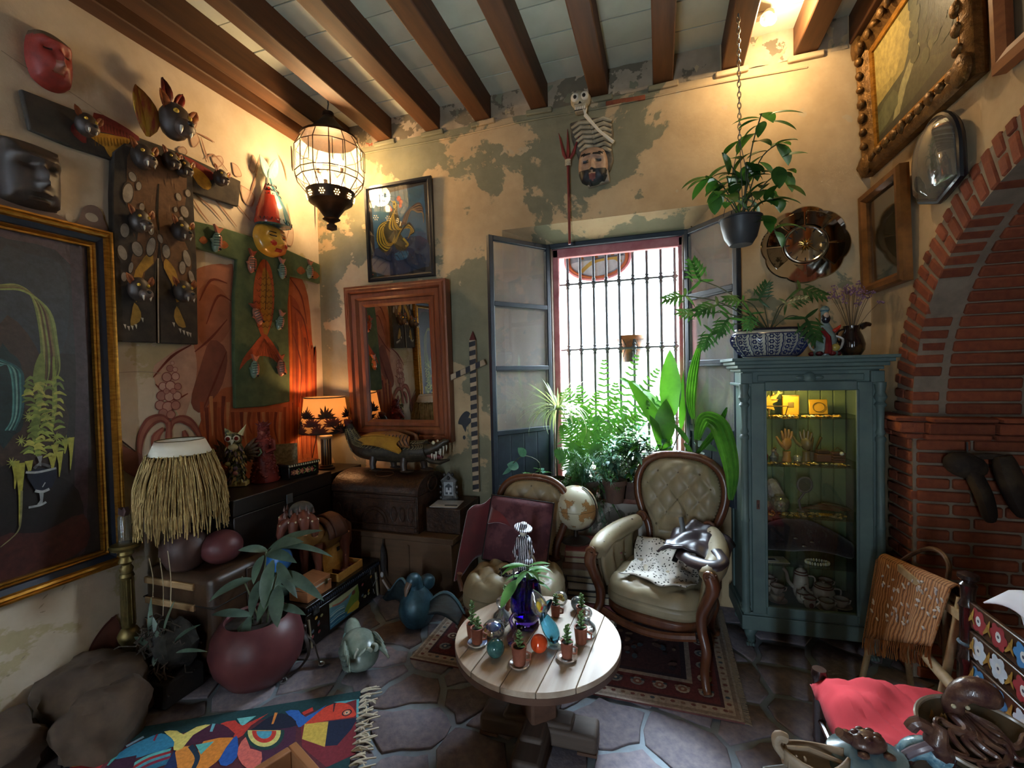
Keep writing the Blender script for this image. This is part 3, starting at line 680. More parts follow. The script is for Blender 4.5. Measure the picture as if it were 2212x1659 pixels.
# ---- jaguar costume
t, L = wallthing('jaguar_costume', 'dark painted jaguar tunic and trousers with carved jaguar heads', 'costume', 'L', 330, 520)
LP = lambda pts: [L(a, b) for a, b in pts]
MB().prism(LP([(35, 195), (160, 243), (285, 297), (390, 335), (512, 393), (507, 448), (400, 415), (225, 345), (140, 318), (55, 283)]), -0.035, -0.008).b('sleeves', M('jag_cloth', '#37322e', '#4a423a', scale=14, rough=0.95, bump=0.4), t, bevel=0.006)
body = [(232, 332), (258, 312), (300, 325), (345, 342), (388, 350), (404, 385), (408, 470), (413, 560), (416, 745), (333, 742), (329, 640), (327, 560), (324, 640), (326, 741), (236, 738), (233, 600), (229, 420)]
MB().prism(LP(body), -0.048, -0.01).b('tunic', 'jag_cloth', t, bevel=0.008)
p = Paint(y=-0.0495)
p.poly(LP([(270, 320), (345, 345), (385, 355), (390, 420), (380, 500), (400, 560), (395, 610), (372, 640), (360, 610), (335, 560), (330, 470), (326, 560), (300, 590), (290, 640), (265, 620), (270, 560), (285, 500), (262, 420)]), '#77583f', 3)
for k in range(34):
 x = 290+R.uniform(-18, 85); y = R.uniform(360, 540); p.stroke(LP([(x, y), (x+R.uniform(-3, 6), y+R.uniform(10, 22))]), (0.002, 0.006, 0.002), R.choice(['#5c4230', '#8d6b4d', '#684a35']), 2)
p.stroke(LP([(329, 400), (326, 450), (328, 500)]), (0.006, 0.014, 0.004), '#2a211b')
for a in ([(310, 545), (318, 570), (296, 590), (290, 620), (280, 655), (275, 600), (285, 575)], [(345, 560), (365, 585), (372, 610), (380, 640), (368, 655), (358, 615), (340, 580)]):
 p.poly(LP(a), '#b98f3f', 2)
for a in ([(276, 655), (290, 675), (288, 695), (268, 705), (270, 680)], [(368, 662), (362, 685), (372, 705), (388, 708), (380, 685)]): p.poly(LP(a), '#a5843f', 2)
for (x, y) in ((252, 706), (260, 710), (268, 709), (276, 706), (290, 692), (358, 702), (372, 715), (380, 719), (388, 722), (394, 724)): p.poly(LP([(x, y-5), (x+6, y-4), (x+5, y+6)]), '#d9d3c4')
for (x, y, a, b) in [(262, 420, 9, 20), (272, 385, 7, 9), (255, 500, 8, 14), (250, 548, 8, 14), (282, 540, 10, 14), (312, 535, 8, 20), (345, 545, 8, 14), (332, 518, 5, 9), (385, 460, 9, 12), (372, 428, 6, 8), (390, 560, 8, 18), (380, 580, 7, 14),
     (400, 600, 6, 14), (268, 580, 4, 11), (386, 618, 5, 8), (285, 405, 5, 9), (392, 420, 6, 8), (312, 500, 6, 10), (253, 600, 5, 9), (292, 450, 5, 8), (377, 478, 5, 8), (365, 455, 4, 6)]:
 c = L(x, y); p.ell(c[0], c[1], a*0.0031, b*0.0031, '#4d4238', R.uniform(-.3, .3)); p.ell(c[0], c[1], a*0.0026, b*0.0027, '#a0968a', R.uniform(-.3, .3))
p.stroke(LP([(327, 560), (327, 650), (328, 742)]), 0.008, '#b3a18c')
p.b('fur_painting', t, PTC)
p = Paint(y=-0.0365)
p.poly(LP([(192, 246), (240, 265), (290, 298), (282, 308), (230, 292), (196, 282)]), '#7d2f28', 2); p.poly(LP([(186, 300), (205, 290), (240, 296), (275, 305), (250, 325), (228, 342), (215, 320)]), '#b98a2e', 2)
p.poly(LP([(150, 268), (142, 285), (160, 305), (176, 312), (172, 280)]), '#7b302a', 2)
for k in range(12):
 x = 200+k*7; p.stroke(LP([(x, 262+k*3), (x+2, 280+k*2.4)]), 0.003, '#57201c', 1); p.stroke(LP([(x-6, 298+k*0.6), (x-4, 318)]), 0.003, '#7a5618', 1)
p.b('sleeve_painting', t, PTC)
p = Paint(y=-0.0365); p.poly(LP([(386, 338), (425, 358), (455, 378), (445, 392), (410, 368)]), '#7f2d28', 2); p.poly(LP([(395, 355), (430, 375), (448, 400), (440, 412), (418, 400)]), '#b98a2e', 2)
p.b('sleeve_painting', t, PTC)
def jaghead(parent, name, c, s, tilt=0.0, big=False):
 o = MB(); o.at(rot=(0, tilt, 0))
 o.ell((0, -0.035*s, 0), (0.034*s, 0.03*s, 0.042*s), 12, 8, col='#3c3028'); o.ell((0.004*s, -0.062*s, -0.018*s), (0.022*s, 0.02*s, 0.02*s), 10, 7, col='#57463a'); o.ell((0.004*s, -0.08*s, -0.012*s), (0.008*s, 0.006*s, 0.006*s), 8, 6, col='#0f0d0c')
 h_ = o.b(name, PTH, parent, loc=(c[0], -0.035, c[1]))
 for sgn in (-1, 1):
  MB().at(rot=(0, tilt, 0)).leaf((sgn*0.025*s, -0.04*s, 0.012*s), (sgn*0.45, -0.15, 1), (0, -1, 0), 0.042*s, 0.022*s, 0.2, 0.5, 5).b('ear', M('jag_ear', '#a3602a', '#6d331c', scale=30, rough=0.5), h_, solid=0.003)
  MB().at(rot=(0, tilt, 0)).lathe([(0.0035*s, 0.004*s), (0.003*s, -0.006*s), (0.0, -0.015*s)], 8, (sgn*0.011*s, -0.074*s, -0.028*s)).b('fang', M('ivory', '#cfc6b0', rough=0.4), h_)
  MB().at(rot=(0, tilt, 0)).ell((sgn*0.015*s, -0.058*s, 0.012*s), 0.006*s, 8, 6).b('eye', M('eye_amber', '#c8a23c', rough=0.2), h_)
 return h_
for (x, y, s, tl) in ((163, 277, 1.05, .1), (283, 345, 1.25, 0), (347, 352, 1.0, .1), (375, 368, 1.0, .1), (456, 388, 1.0, .15), (278, 482, 1.15, 0), (368, 502, 1.15, .1), (275, 628, 1.2, 0), (372, 632, 1.2, 0)):
 jaghead(t, 'jaguar_head', L(x, y), s*1.3, tl)
hd = jaghead(t, 'jaguar_mask', L(345, 272), 2.5, 0.12)
hd.data.materials[0] = PTH
c = L(350, 215)
MB().leaf((c[0]-0.02, -0.06, c[1]-0.06), (-0.15, -0.2, 1), (0, -1, 0), 0.15, 0.06, 0.35, 0.7, 6).b('horn', M('horn_red', '#3a1512', '#8e2a22', scale=12, rough=0.4), t, solid=0.012)
MB().leaf((c[0]+0.02, -0.07, c[1]-0.05), (0.45, -0.2, 1), (0, -1, 0), 0.11, 0.05, 0.3, 0.7, 6).b('horn', 'horn_red', t, solid=0.012)
c = L(300, 300); MB().leaf((c[0], -0.07, c[1]), (-0.2, -0.1, 1), (0, -1, 0), 0.26, 0.13, 0.25, 0.5, 8).b('mask_ear', M('ear_ochre', '#a8842a', '#7c2a1e', scale=9, rough=0.6, stretch=(6, 1, 1)), t, solid=0.008)
c = L(372, 285); MB().leaf((c[0], -0.05, c[1]-.03), (0.25, -0.1, 1), (0, -1, 0), 0.14, 0.025, 0.1, 0.4, 6).b('mask_ear', 'jag_ear', t, solid=0.006)
# ---- fish costume
t, L = wallthing('fish_costume', 'green tunic with a painted orange fish and small carved fish', 'costume', 'L', 558, 700)
LP = lambda pts: [L(a, b) for a, b in pts]
MB().prism(LP([(408, 478), (470, 492), (545, 515), (612, 540), (684, 572), (684, 614), (650, 604), (619, 597), (614, 660), (618, 800), (618, 868), (562, 878), (500, 882), (497, 760), (497, 640), (503, 562), (455, 548), (410, 536)]), -0.036, -0.008).b('tunic', M('green_cloth', '#47593e', '#5a6b4a', scale=12, rough=0.95, bump=0.35), t, bevel=0.007)
p = Paint(y=-0.0375)
p.poly(LP([(553, 568), (565, 562), (578, 585), (584, 640), (580, 690), (570, 722), (563, 735), (553, 720), (541, 680), (538, 640), (542, 600)]), '#b3572c', 3)
p.poly(LP([(560, 580), (574, 600), (580, 650), (574, 700), (564, 730), (556, 690), (554, 640)]), '#a8782a', 3)
p.poly(LP([(556, 725), (568, 725), (590, 755), (604, 782), (612, 808), (596, 790), (575, 772), (548, 770), (525, 780), (508, 800), (516, 775), (535, 750)]), '#b0502a', 2)
for k in range(9):
 for j in range(4):
  x = 550+j*9+(k % 2)*4; y = 600+k*13; 
  if 543 < x < 582: p.stroke(LP([(x-4, y), (x, y+5), (x+4, y)]), 0.004, '#5d3a1c', 2)
for k in range(9): p.stroke(LP([(562, 732), (530+k*9, 775+4*abs(4-k))]), 0.003, '#7a3a1c', 1)
p.stroke(LP([(565, 562), (566, 620), (564, 670)]), 0.005, '#3c2415')
p.b('fish_painting', t, PTC)
for (x, y) in ((430, 520), (475, 530), (642, 585), (672, 595)): Paint(y=-.0375).poly(LP([(x-10, y), (x, y-9), (x+10, y+2), (x, y+9)]), '#9c5a2e', 2).b('fin_painting', t, PTC)
def fishrelief(parent, c, s, ang, i):
 o = MB().at(loc=(c[0], -0.037, c[1]), rot=(0, ang, 0))
 c1, c2 = [('#7f9a86', '#c2785f'), ('#c27a62', '#a8553f'), ('#86a090', '#c98a78')][i % 3]
 o.ell((0, -0.012*s, 0), (0.017*s, 0.018*s, 0.042*s), 10, 8, col=c1); o.ell((0.006*s, -0.016*s, 0.0), (0.012*s, 0.017*s, 0.036*s), 10, 8, col=c2)
 o.prism([(-0.004*s, 0.036*s), (0.004*s, 0.036*s), (0.02*s, 0.066*s), (0.0, 0.057*s), (-0.02*s, 0.066*s)], -0.02*s, -0.008*s, c2)
 for k in range(5): o.tube([(-0.016*s, -0.02*s, -0.02*s+k*0.011*s), (0, -0.033*s, -0.016*s+k*0.011*s), (0.016*s, -0.02*s, -0.02*s+k*0.011*s)], 0.0018*s, 5, col='#4b5a50')
 for sg in (-1, 1): o.prism([(sg*0.013*s, -0.01*s), (sg*0.027*s, 0.004*s), (sg*0.014*s, 0.012*s)], -0.016*s, -0.008*s, c1)
 o.ell((0.006*s, -0.03*s, -0.029*s), 0.005*s, 8, 6, col='#20201c'); o.b('carved_fish', PTG, parent)
for i, (x, y, s, a) in enumerate(((453, 525, 1.15, .15), (530, 572, 1.1, .1), (597, 587, 1.05, 0), (657, 588, 1.0, .1), (543, 684, 1.1, -.4), (592, 698, 1.0, .3), (536, 798, 1.1, .1), (594, 795, 1.1, 0))):
 fishrelief(t, L(x, y), s*1.4, a, i)
# ---- carnival mask with fish cap
t, L = wallthing('carnival_mask', 'painted yellow face mask wearing a red and blue fish cap', 'mask', 'L', 580, 520, off=0.03)
w = L(612, 520)[0]-L(545, 520)[0]; h = L(580, 488)[1]-L(580, 558)[1]
F = [(0.1, -.1, .13, .3, .03), (.1, -.28, .18, .1, .02), (-.28, .12, .2, .12, -.012), (.45, .12, .18, .12, -.012), (.1, -.62, .25, .07, .018), (-.4, -.3, .25, .2, .018), (.55, -.3, .2, .2, .018)]
def cf(x, z):
 if math.hypot(x+.32, (z+.3)*1.1) < .19 or math.hypot(x-.55, (z+.3)*1.1) < .15: return '#c8402c'
 if abs(z+.62) < .09 and abs(x-.1) < .2: return '#a32a20'
 if abs(z-.16) < .055 and (abs(x+.28) < .2 or abs(x-.42) < .16): return '#1d2a2c'
 if abs(z-.36) < .035 and (abs(x+.28) < .24 or abs(x-.42) < .2): return '#30231a'
 return '#d9a436' if x < 0.25 else '#d9803a'
merge(relief(MB(), w, h, 0.085, F, 30, 0.1, cf).b('face', PTG, t))
cap = MB(); prev = None; N = 9
cpts = spl([(0, -0.05, h*0.42), (-0.005, -0.05, h*0.85), (-0.01, -0.04, h*1.4), (-0.012, -0.03, h*1.85)], 4); rr = [w*0.47, w*0.49, w*0.47, w*0.44, w*0.42, w*0.37, w*0.32, w*0.27, w*0.21, w*0.16, w*0.11, w*0.085, w*0.07]
cap.tube(cpts, rr[:len(cpts)], 20, flat=0.8)
for i, f in enumerate(cap.f):
 cx_ = sum(cap.v[k][0] for k in f)/len(f); cap.c[i] = lin('#a83527') if cx_ < -0.045 else (lin('#3d7f92') if cx_ > -0.02 else lin('#cfd2c0'))
cap.b('fish_cap', PTG, t)
sc_ = MB()
for k in range(8):
 zc = h*(0.5+0.16*k); rad = w*(0.48-0.045*k)
 for j in range(7):
  a = -PI/2+(j-3)*0.42+(k % 2)*0.2; q = 0.016*(1-0.06*k)
  cpt = Vector((rad*cos(a)-0.004*k*0.3, -0.05+rad*0.8*sin(a)+0.004*k*0.4, zc)); tx = Vector((-sin(a), cos(a), 0))
  sc_.tube([cpt+tx*(-q)+Vector((0, 0, q*.6)), cpt+tx*(-q*.6)-Vector((0, 0, q*.4)), cpt-Vector((0, 0, q*.7)), cpt+tx*(q*.6)-Vector((0, 0, q*.4)), cpt+tx*q+Vector((0, 0, q*.6))], 0.0028, 5)
sc_.b('cap_scales', M('scale_navy', '#1c2730', rough=0.3), t, kind='stuff')
for sg, L_ in ((-1, 0.17), (1, 0.21)):
 MB().leaf((-0.012, -0.03, h*1.8), (sg*0.45, -0.05, 1), (0, -1, 0), L_, 0.075, 0.1, 0.3, 6).b('tail_fin', M('fin_teal', '#6fa3a8', '#c8d3c4', scale=30, rough=0.4, stretch=(6, 1, 1)), t, solid=0.005)
# ---- the big gilt-framed painting
t = thing('framed_painting', 'large dark painting of trailing plant and urn in gilt and navy frame', 'painting', (XL+0.02, 1.08, 1.4625), PI/2)
W_, H_ = 1.08, 1.71; iw, ih = W_-0.19, H_-0.19
frame_ring(iw, ih, [(0.0, -0.012), (0.0, -0.034), (0.008, -0.036), (0.012, -0.028), (0.02, -0.04), (0.028, -0.03)]).b('inner_gilt_moulding', 'gold', t, ang=30)
frame_ring(iw, ih, [(0.028, -0.03), (0.034, -0.024), (0.058, -0.034)]).b('navy_moulding', 'navy_band', t, ang=30)
frame_ring(iw, ih, [(0.058, -0.034), (0.064, -0.046), (0.074, -0.05), (0.082, -0.046), (0.086, -0.052), (0.095, -0.05), (0.095, 0.015)]).b('outer_gilt_moulding', 'gold', t, ang=30)
def L(px, py): q = onX(px, py, XL+0.032); return (q.y-1.08, q.z-1.4625)
LP = lambda pts: [L(a, b) for a, b in pts]
p = Paint(y=-0.010)
p.poly([(-iw/2, -ih/2), (iw/2, -ih/2), (iw/2, ih/2), (-iw/2, ih/2)], '#2c2526')
p.poly([(-iw/2, ih*.15), (iw/2, ih*.15), (iw/2, ih/2), (-iw/2, ih/2)], '#33333a')
p.poly(LP([(0, 480), (150, 520), (182, 530), (184, 600), (120, 540), (40, 520), (0, 510)]), '#5b454a', 2)
p.poly(LP([(150, 520), (183, 530), (192, 900), (185, 1190), (160, 1150), (165, 800)]), '#43303a', 2)
p.poly(LP([(0, 545), (60, 548), (130, 570), (150, 640), (135, 760), (60, 800), (0, 790)]), '#343b44', 3)
p.poly(LP([(0, 700), (60, 720), (110, 820), (150, 900), (120, 990), (60, 1010), (0, 1000)]), '#40302a', 3)
p.poly(LP([(0, 1010), (100, 1020), (170, 1060), (175, 1160), (60, 1200), (0, 1210)]), '#1e191b', 3)
p.poly(LP([(0, 1160), (90, 1150), (180, 1110), (188, 1180), (80, 1240), (0, 1270)]), '#4a2420', 3)
# teal drapery at the edge
p.poly(LP([(0, 755), (22, 762), (45, 785), (53, 850), (50, 920), (30, 940), (0, 960)]), '#173036', 3)
for k in range(6):
 p.stroke(LP([(0, 790-k*3), (18+k*5, 788+k*2), (30+k*4, 830), (28+k*4, 900-k*2), (12+k*4, 930)]), (0.006, 0.012, 0.004), ['#5b9a98', '#2f6168', '#7fb0ac', '#1e4a52', '#4d8a8a', '#2b5a62'][k])
# bending stems and the leaves
for k in range(8):
 p.stroke(LP([(0, 615+k*1.5), (40+k*2, 616+k*2), (72+k*5, 645+k*4), (88+k*5, 720+k*3), (90+k*5.5, 800), (84+k*4, 860-k*4)]), (0.004, 0.012, 0.003), ['#7d8a4a', '#a3a35c', '#64522f', '#8f9a55', '#5a3b32', '#86794a', '#7a8448', '#93a05a'][k])
p.poly(LP([(75, 790), (90, 760), (98, 790), (95, 830), (85, 850), (72, 825)]), '#7f8f48', 3)
p.stroke(LP([(92, 830), (82, 880), (76, 930), (84, 985)]), (0.014, 0.03, 0.02), '#7e9148')
p.stroke(LP([(116, 770), (118, 830), (118, 880), (112, 930)]), (0.008, 0.02, 0.01), '#8fa04e')
RP = Rnd(3)
for k in range(64):
 y = 820+k*2.6; sd = -1 if k % 2 else 1; x = 80+8*sin(y*.05)
 if k % 3 == 0: x = 116
 p.stroke(LP([(x, y), (x+sd*RP.uniform(8, 14), y-RP.uniform(2, 8)), (x+sd*RP.uniform(18, 30), y+RP.uniform(-6, 10))]), (0.007, 0.016, 0.003), RP.choice(['#9aab50', '#7d9146', '#b7b85a', '#6a7c3c']), 3)
for (x, y, L_) in ((32, 996, 60), (45, 1000, 80), (62, 995, 40), (112, 985, 45), (128, 975, 55), (140, 950, 30), (152, 945, 70), (118, 960, 40), (42, 1005, 130)):
 p.stroke(LP([(x, y), (x+1, y+L_*0.5), (x-1, y+L_)]), (0.03, 0.012, 0.003), '#b2b04c')
p.stroke(LP([(46, 1060), (44, 1120), (36, 1150), (0, 1182)]), (0.008, 0.004), '#8c8a62')
for (x, y) in ((45, 952), (25, 1000), (120, 945), (140, 952), (100, 900), (60, 900)):
 for k in range(9): a = k*0.7; p.stroke(LP([(x, y), (x+13*cos(a), y+13*sin(a))]), (0.006, 0.001), '#a3ad55', 1)
# the urn
p.poly(LP([(58, 1018), (120, 1012), (116, 1040), (104, 1058), (80, 1062), (66, 1045)]), '#131b33', 2)
p.stroke(LP([(54, 1020), (80, 1020), (120, 1011)]), 0.010, '#aab0b4'); p.stroke(LP([(72, 1012), (85, 1002), (108, 1008)]), 0.012, '#59595e'); p.stroke(LP([(84, 985), (85, 998), (82, 1006)]), (0.02, 0.008, 0.02), '#8f969c')
p.stroke(LP([(74, 1060), (90, 1062), (105, 1056)]), 0.012, '#b6bcc0'); p.stroke(LP([(88, 1064), (88, 1080), (84, 1090)]), (0.016, 0.01, 0.02), '#98a0a6'); p.stroke(LP([(60, 1096), (85, 1091), (98, 1084)]), 0.010, '#a9b0b4')
p.stroke(LP([(90, 1052), (96, 1042)]), 0.004, '#c7cdd2')
# keep only what lies inside the frame opening
kv = [max(-iw/2, min(iw/2, v[0])) for v in p.mb.v]; p.mb.v = [(a, v[1], max(-ih/2, min(ih/2, v[2]))) for a, v in zip(kv, p.mb.v)]
p.b('canvas', t, ptm('oil_paint', rough=0.42, var=0.4, scale=40, bump=0.3))
MB().box((0, 0.0, 0), (iw+0.02, 0.012, ih+0.02)).b('backing_board', 'black', t, smooth=False)
# ================================================================== LEFT-HAND FURNITURE AND WHAT STANDS ON IT
wood('black_wood', '#191512', '#241d18', scale=4, rough=0.4, axis=1, bump=0.15); M('carved_brown', '#43291a', '#23140c', scale=38, rough=0.4, bump=0.9, bdist=0.006)
wood('box_brown', '#5c422c', '#47321f', scale=3, rough=0.6, axis=0); M('trunk_leather', '#2e2018', '#46301f', scale=7, rough=0.38, bump=0.3)
wood('honey_wood', '#b98742', '#c99a52', scale=8, rough=0.5, axis=1); wood('tan_wood', '#93603c', '#a8724a', scale=6, rough=0.5, axis=1)
wood('slat_pale', '#a5855c', '#8a6a45', scale=6, rough=0.7, axis=0); M('maroon', '#4c2628', '#5d3232', scale=5, rough=0.42, bump=0.1, spec=0.35)
M('dark_gourd', '#3a2622', '#4a332b', scale=7, rough=0.55, bump=0.2); M('silver_dark', '#6c6a68', '#2f2d2c', scale=30, rough=0.4, metal=0.6, bump=0.6)
# ---- brown leather trunk along the wall
t = thing('leather_chest', 'brown leather travel trunk with pale slats under the black chest', 'trunk', (-2.455, 2.24, 0))
MB().box((0, 0, 0.265), (0.51, 1.04, 0.53)).b('body', 'trunk_leather', t, bevel=0.045, seg=4)
for z in (0.47, 0.36, 0.24, 0.12): MB().box((-0.05, -0.525, z), (0.36, 0.016, 0.035)).b('slat', 'slat_pale', t, bevel=0.004)
MB().box((0, 0, 0.37), (0.516, 1.046, 0.008)).b('lid_seam', 'black', t, bevel=0.003)
for y in (-0.3, 0.3): MB().box((0.258, y, 0.27), (0.012, 0.045, 0.46)).b('strap', 'trunk_leather', t, bevel=0.004)
# ---- black chest
t = thing('black_chest', 'plain black wooden chest with a flat lid against the mural', 'chest', (-2.515, 2.35, 0.532))
MB().box((0, 0, 0.115), (0.41, 0.80, 0.23)).b('body', 'black_wood', t, bevel=0.005); MB().box((0, 0, 0.281), (0.42, 0.81, 0.098)).b('lid', 'black_wood', t, bevel=0.006)
MB().box((0.214, 0.0, 0.235), (0.008, 0.05, 0.06)).b('lock_plate', 'iron', t, bevel=0.002)
# ---- corner stand for the lamp
t = thing('corner_stand', 'dark wooden stand in the room corner under the lamp', 'stand', (-2.535, 2.985, 0))
MB().box((0, 0, 0.81), (0.36, 0.38, 0.03)).b('top', 'black_wood', t, bevel=0.005)
for sx in (-1, 1):
 for sy in (-1, 1): MB().box((sx*0.15, sy*0.16, 0.397), (0.04, 0.04, 0.795)).b('leg', 'black_wood', t, bevel=0.004)
for sy in (-1, 1): MB().box((0, sy*0.16, 0.74), (0.27, 0.02, 0.08)).b('apron', 'black_wood', t, bevel=0.003)
# ---- bench box and carved chest against the back wall
t = thing('wooden_box', 'low brown wooden box bench under the carved chest', 'box', (-1.815, 2.955, 0))
MB().box((0, 0, 0.205), (0.95, 0.44, 0.41)).b('body', 'box_brown', t, bevel=0.006); MB().box((0, 0, 0.432), (0.99, 0.47, 0.04)).b('lid', 'box_brown', t, bevel=0.006)
MB().box((0.15, -0.222, 0.2), (0.012, 0.01, 0.36)).b('corner_batten', 'box_brown', t); MB().box((-0.25, -0.222, 0.2), (0.03, 0.012, 0.38)).b('corner_batten', 'box_brown', t)
t = thing('carved_chest', 'carved dark wooden chest with domed lid below the mirror', 'chest', (-1.945, 2.95, 0.453))
MB().box((0, 0, 0.13), (0.70, 0.40, 0.26)).b('body', 'carved_brown', t, bevel=0.006)
prof = [(-0.205, 0.262), (0.205, 0.262), (0.205, 0.29)]+[(0.205*cos(a), 0.29+0.10*sin(a)) for a in [PI*i/12 for i in range(1, 12)]]+[(-0.205, 0.29)]
MB().at(rot=(0, 0, PI/2)).prism([(a, b) for a, b in prof], -0.357, 0.357).b('lid', 'carved_brown', t, bevel=0.004)
lidp = M('lid_leather', '#6a4526', '#4c2d17', scale=20, rough=0.3, bump=0.3); lidp
for z in (0.045, 0.225, 0.272): MB().box((0, -0.204, z), (0.69, 0.012, 0.014)).b('moulding', 'carved_brown', t, bevel=0.003)
for x in (-0.335, 0.335): MB().box((x, -0.204, 0.13), (0.02, 0.012, 0.23)).b('corner_strip', 'carved_brown', t, bevel=0.003)
cv = MB()
cv.tube([(0.11*cos(a), -0.203, 0.06+0.11*sin(a)) for a in [PI*i/14 for i in range(15)]], 0.006, 6); cv.b('carved_arch', 'carved_brown', t)
MB().tube([(0.085*cos(a), -0.203, 0.06+0.085*sin(a)) for a in [PI*i/14 for i in range(15)]], 0.005, 6).b('carved_arch', 'carved_brown', t)
for k in range(10):
 x = -0.3+k*0.066
 if abs(x) > 0.13: MB().tube([(x+0.022*cos(a), -0.203, 0.13+0.05*sin(a)) for a in [2*PI*i/12 for i in range(13)]], 0.004, 5).b('carved_scroll', 'carved_brown', t)
MB().tube([(0.07*cos(a)+0.02, -0.205+0.12+0.05*sin(a), 0.381+0.008*sin(a)) for a in [2*PI*i/20 for i in range(21)]], 0.003, 5).b('lid_medallion', 'lid_leather', t)
for s_ in (-1, 1): MB().tube([(s_*0.358+s_*0.004, 0.07*cos(a), 0.31+0.05*sin(a)) for a in [2*PI*i/16 for i in range(17)]], 0.006, 6).b('end_scroll', 'carved_brown', t)
# ---- silver house clock frame on its small box
t = thing('small_box', 'small dark box with white paper beside the carved chest', 'box', (-1.44, 2.99, 0.453))
MB().box((0, 0, 0.085), (0.26, 0.34, 0.17)).b('body', 'carved_brown', t, bevel=0.005); MB().box((-0.02, -0.06, 0.1725), (0.2, 0.17, 0.003), rot=(0, 0, .12)).b('paper', M('paper', '#c9c7c4', rough=0.8), t)
MB().box((0.03, -0.1, 0.176), (0.09, 0.012, 0.004), rot=(0, 0, .2)).b('pen', 'black', t)
t = thing('silver_house_ornament', 'small ornate silver house-shaped frame on white paper', 'frame', (-1.485, 3.02, 0.627), 0.15)
MB().prism([(-0.055, 0.0), (0.055, 0), (0.06, 0.03), (0.052, 0.05), (0.055, 0.13), (0.065, 0.145), (0.03, 0.175), (0.0, 0.21), (-0.03, 0.175), (-0.065, 0.145), (-0.055, 0.13), (-0.052, 0.05), (-0.06, 0.03)], -0.012, 0.012).b('ornate_surround', 'silver_dark', t, bevel=0.004)
p = Paint(y=-0.0135); p.poly([(-0.036, 0.035), (0.036, 0.035), (0.036, 0.135), (-0.036, 0.135)], '#9ea3a6'); p.poly([(-0.026, 0.045), (0.026, 0.045), (0.026, 0.105), (0, 0.125), (-0.026, 0.105)], '#3f444a')
for x in (-0.014, 0.014): p.poly([(x-.008, .06), (x+.008, .06), (x+.008, .095), (x-.008, .095)], '#c7ccd0')
p.poly([(-.006, .045), (.006, .045), (.006, .075), (-.006, .075)], '#d5d8da'); p.b('house_picture', t)
MB().box((0, 0.02, 0.008), (0.1, 0.05, 0.016)).b('foot', 'silver_dark', t, bevel=0.004)
for (x, z) in ((-0.06, 0.06), (0.06, 0.06), (-0.062, 0.1), (0.062, 0.1), (0.0, 0.165), (-0.03, 0.19), (0.03, 0.19), (-0.06, 0.02), (0.06, 0.02)): MB().ell((x, -0.012, z), (0.012, 0.01, 0.014), 8, 6).b('scroll', 'silver_dark', t)

# ---- crocodile with wings
t = thing('crocodile_figure', 'carved and painted winged crocodile standing on the carved chest', 'sculpture', (-1.875, 2.93, 0.848))
spine = spl([(-0.41, 0.02, 0.335), (-0.40, 0.02, 0.27), (-0.36, 0.02, 0.2), (-0.30, 0.01, 0.16), (-0.2, 0, 0.145), (0, 0, 0.14), (0.18, 0, 0.145), (0.27, 0, 0.16)], 5)
k = len(spine); rr = [0.02+0.058*sin(min(1, i/(k*0.62))*PI/2)-(0.012*max(0, i/k-0.8)*5) for i in range(k)]
b = MB(); b.tube(spine, rr, 16, flat=0.95); o = b.b('body', M('croc_skin', '#3d3324', '#241d15', scale=30, rough=0.45, bump=0.6), t)
scl = MB()
for i in range(3, k-1):
 for j in range(9):
  a = -2.6+j*0.36*1.8; p_ = spine[i]; d = (spine[min(i+1, k-1)]-spine[i-1]).normalized(); x_, y_, _ = frame_z(d); nrm = x_*cos(a)+y_*sin(a)
  if nrm.z < -0.45: continue
  c = p_+nrm*rr[i]*0.98; sd = d.cross(nrm); q = 0.017
  scl.tube([c+sd*q-d*q*.2, c+sd*q*.6+d*q*.7+nrm*.003, c+d*q+nrm*.005, c-sd*q*.6+d*q*.7+nrm*.003, c-sd*q-d*q*.2], 0.0022, 5)
scl.b('scales', M('croc_scale', '#8d8055', '#5e5638', scale=15, rough=0.45), o, kind='stuff')
MB().ell((0.0, 0, 0.095), (0.25, 0.05, 0.035), 14, 8).b('belly', 'black', t)
MB().tube(spl([(-0.41, 0.02, 0.32), (-0.425, 0.02, 0.345), (-0.42, 0.02, 0.37)], 3), [0.022]*3+[0.03]*2+[0.034, 0.02], 10).b('tail_trumpet', M('croc_red', '#5c2522', rough=0.5), t)
hd = MB(); hd.tube([(0.24, 0, 0.155), (0.30, 0, 0.165), (0.36, 0, 0.19), (0.41, 0, 0.225), (0.435, 0, 0.23)], [0.052, 0.05, 0.036, 0.026, 0.012], 12, flat=0.8); h_ = hd.b('upper_jaw', 'croc_skin', t)
MB().tube([(0.24, 0, 0.12), (0.30, 0, 0.085), (0.37, 0, 0.075), (0.44, 0, 0.095)], [0.04, 0.034, 0.027, 0.012], 12, flat=0.7).b('lower_jaw', 'croc_skin', t)
MB().tube([(0.27, 0, 0.125), (0.33, 0, 0.115), (0.39, 0, 0.11)], [0.03, 0.022, 0.01], 10).b('tongue', 'croc_red', t)
for (x, z, s_) in ((0.315, .145, 1), (0.35, .155, 1.3), (0.385, .175, 1.25), (0.335, .135, 1.1), (0.41, .195, 0.9)):
 for sy in (-1, 1): MB().lathe([(0.008, 0.0), (0.006, -0.02*s_), (0, -0.05*s_)], 7, (x, sy*0.022, z)).b('tooth', 'ivory', h_)
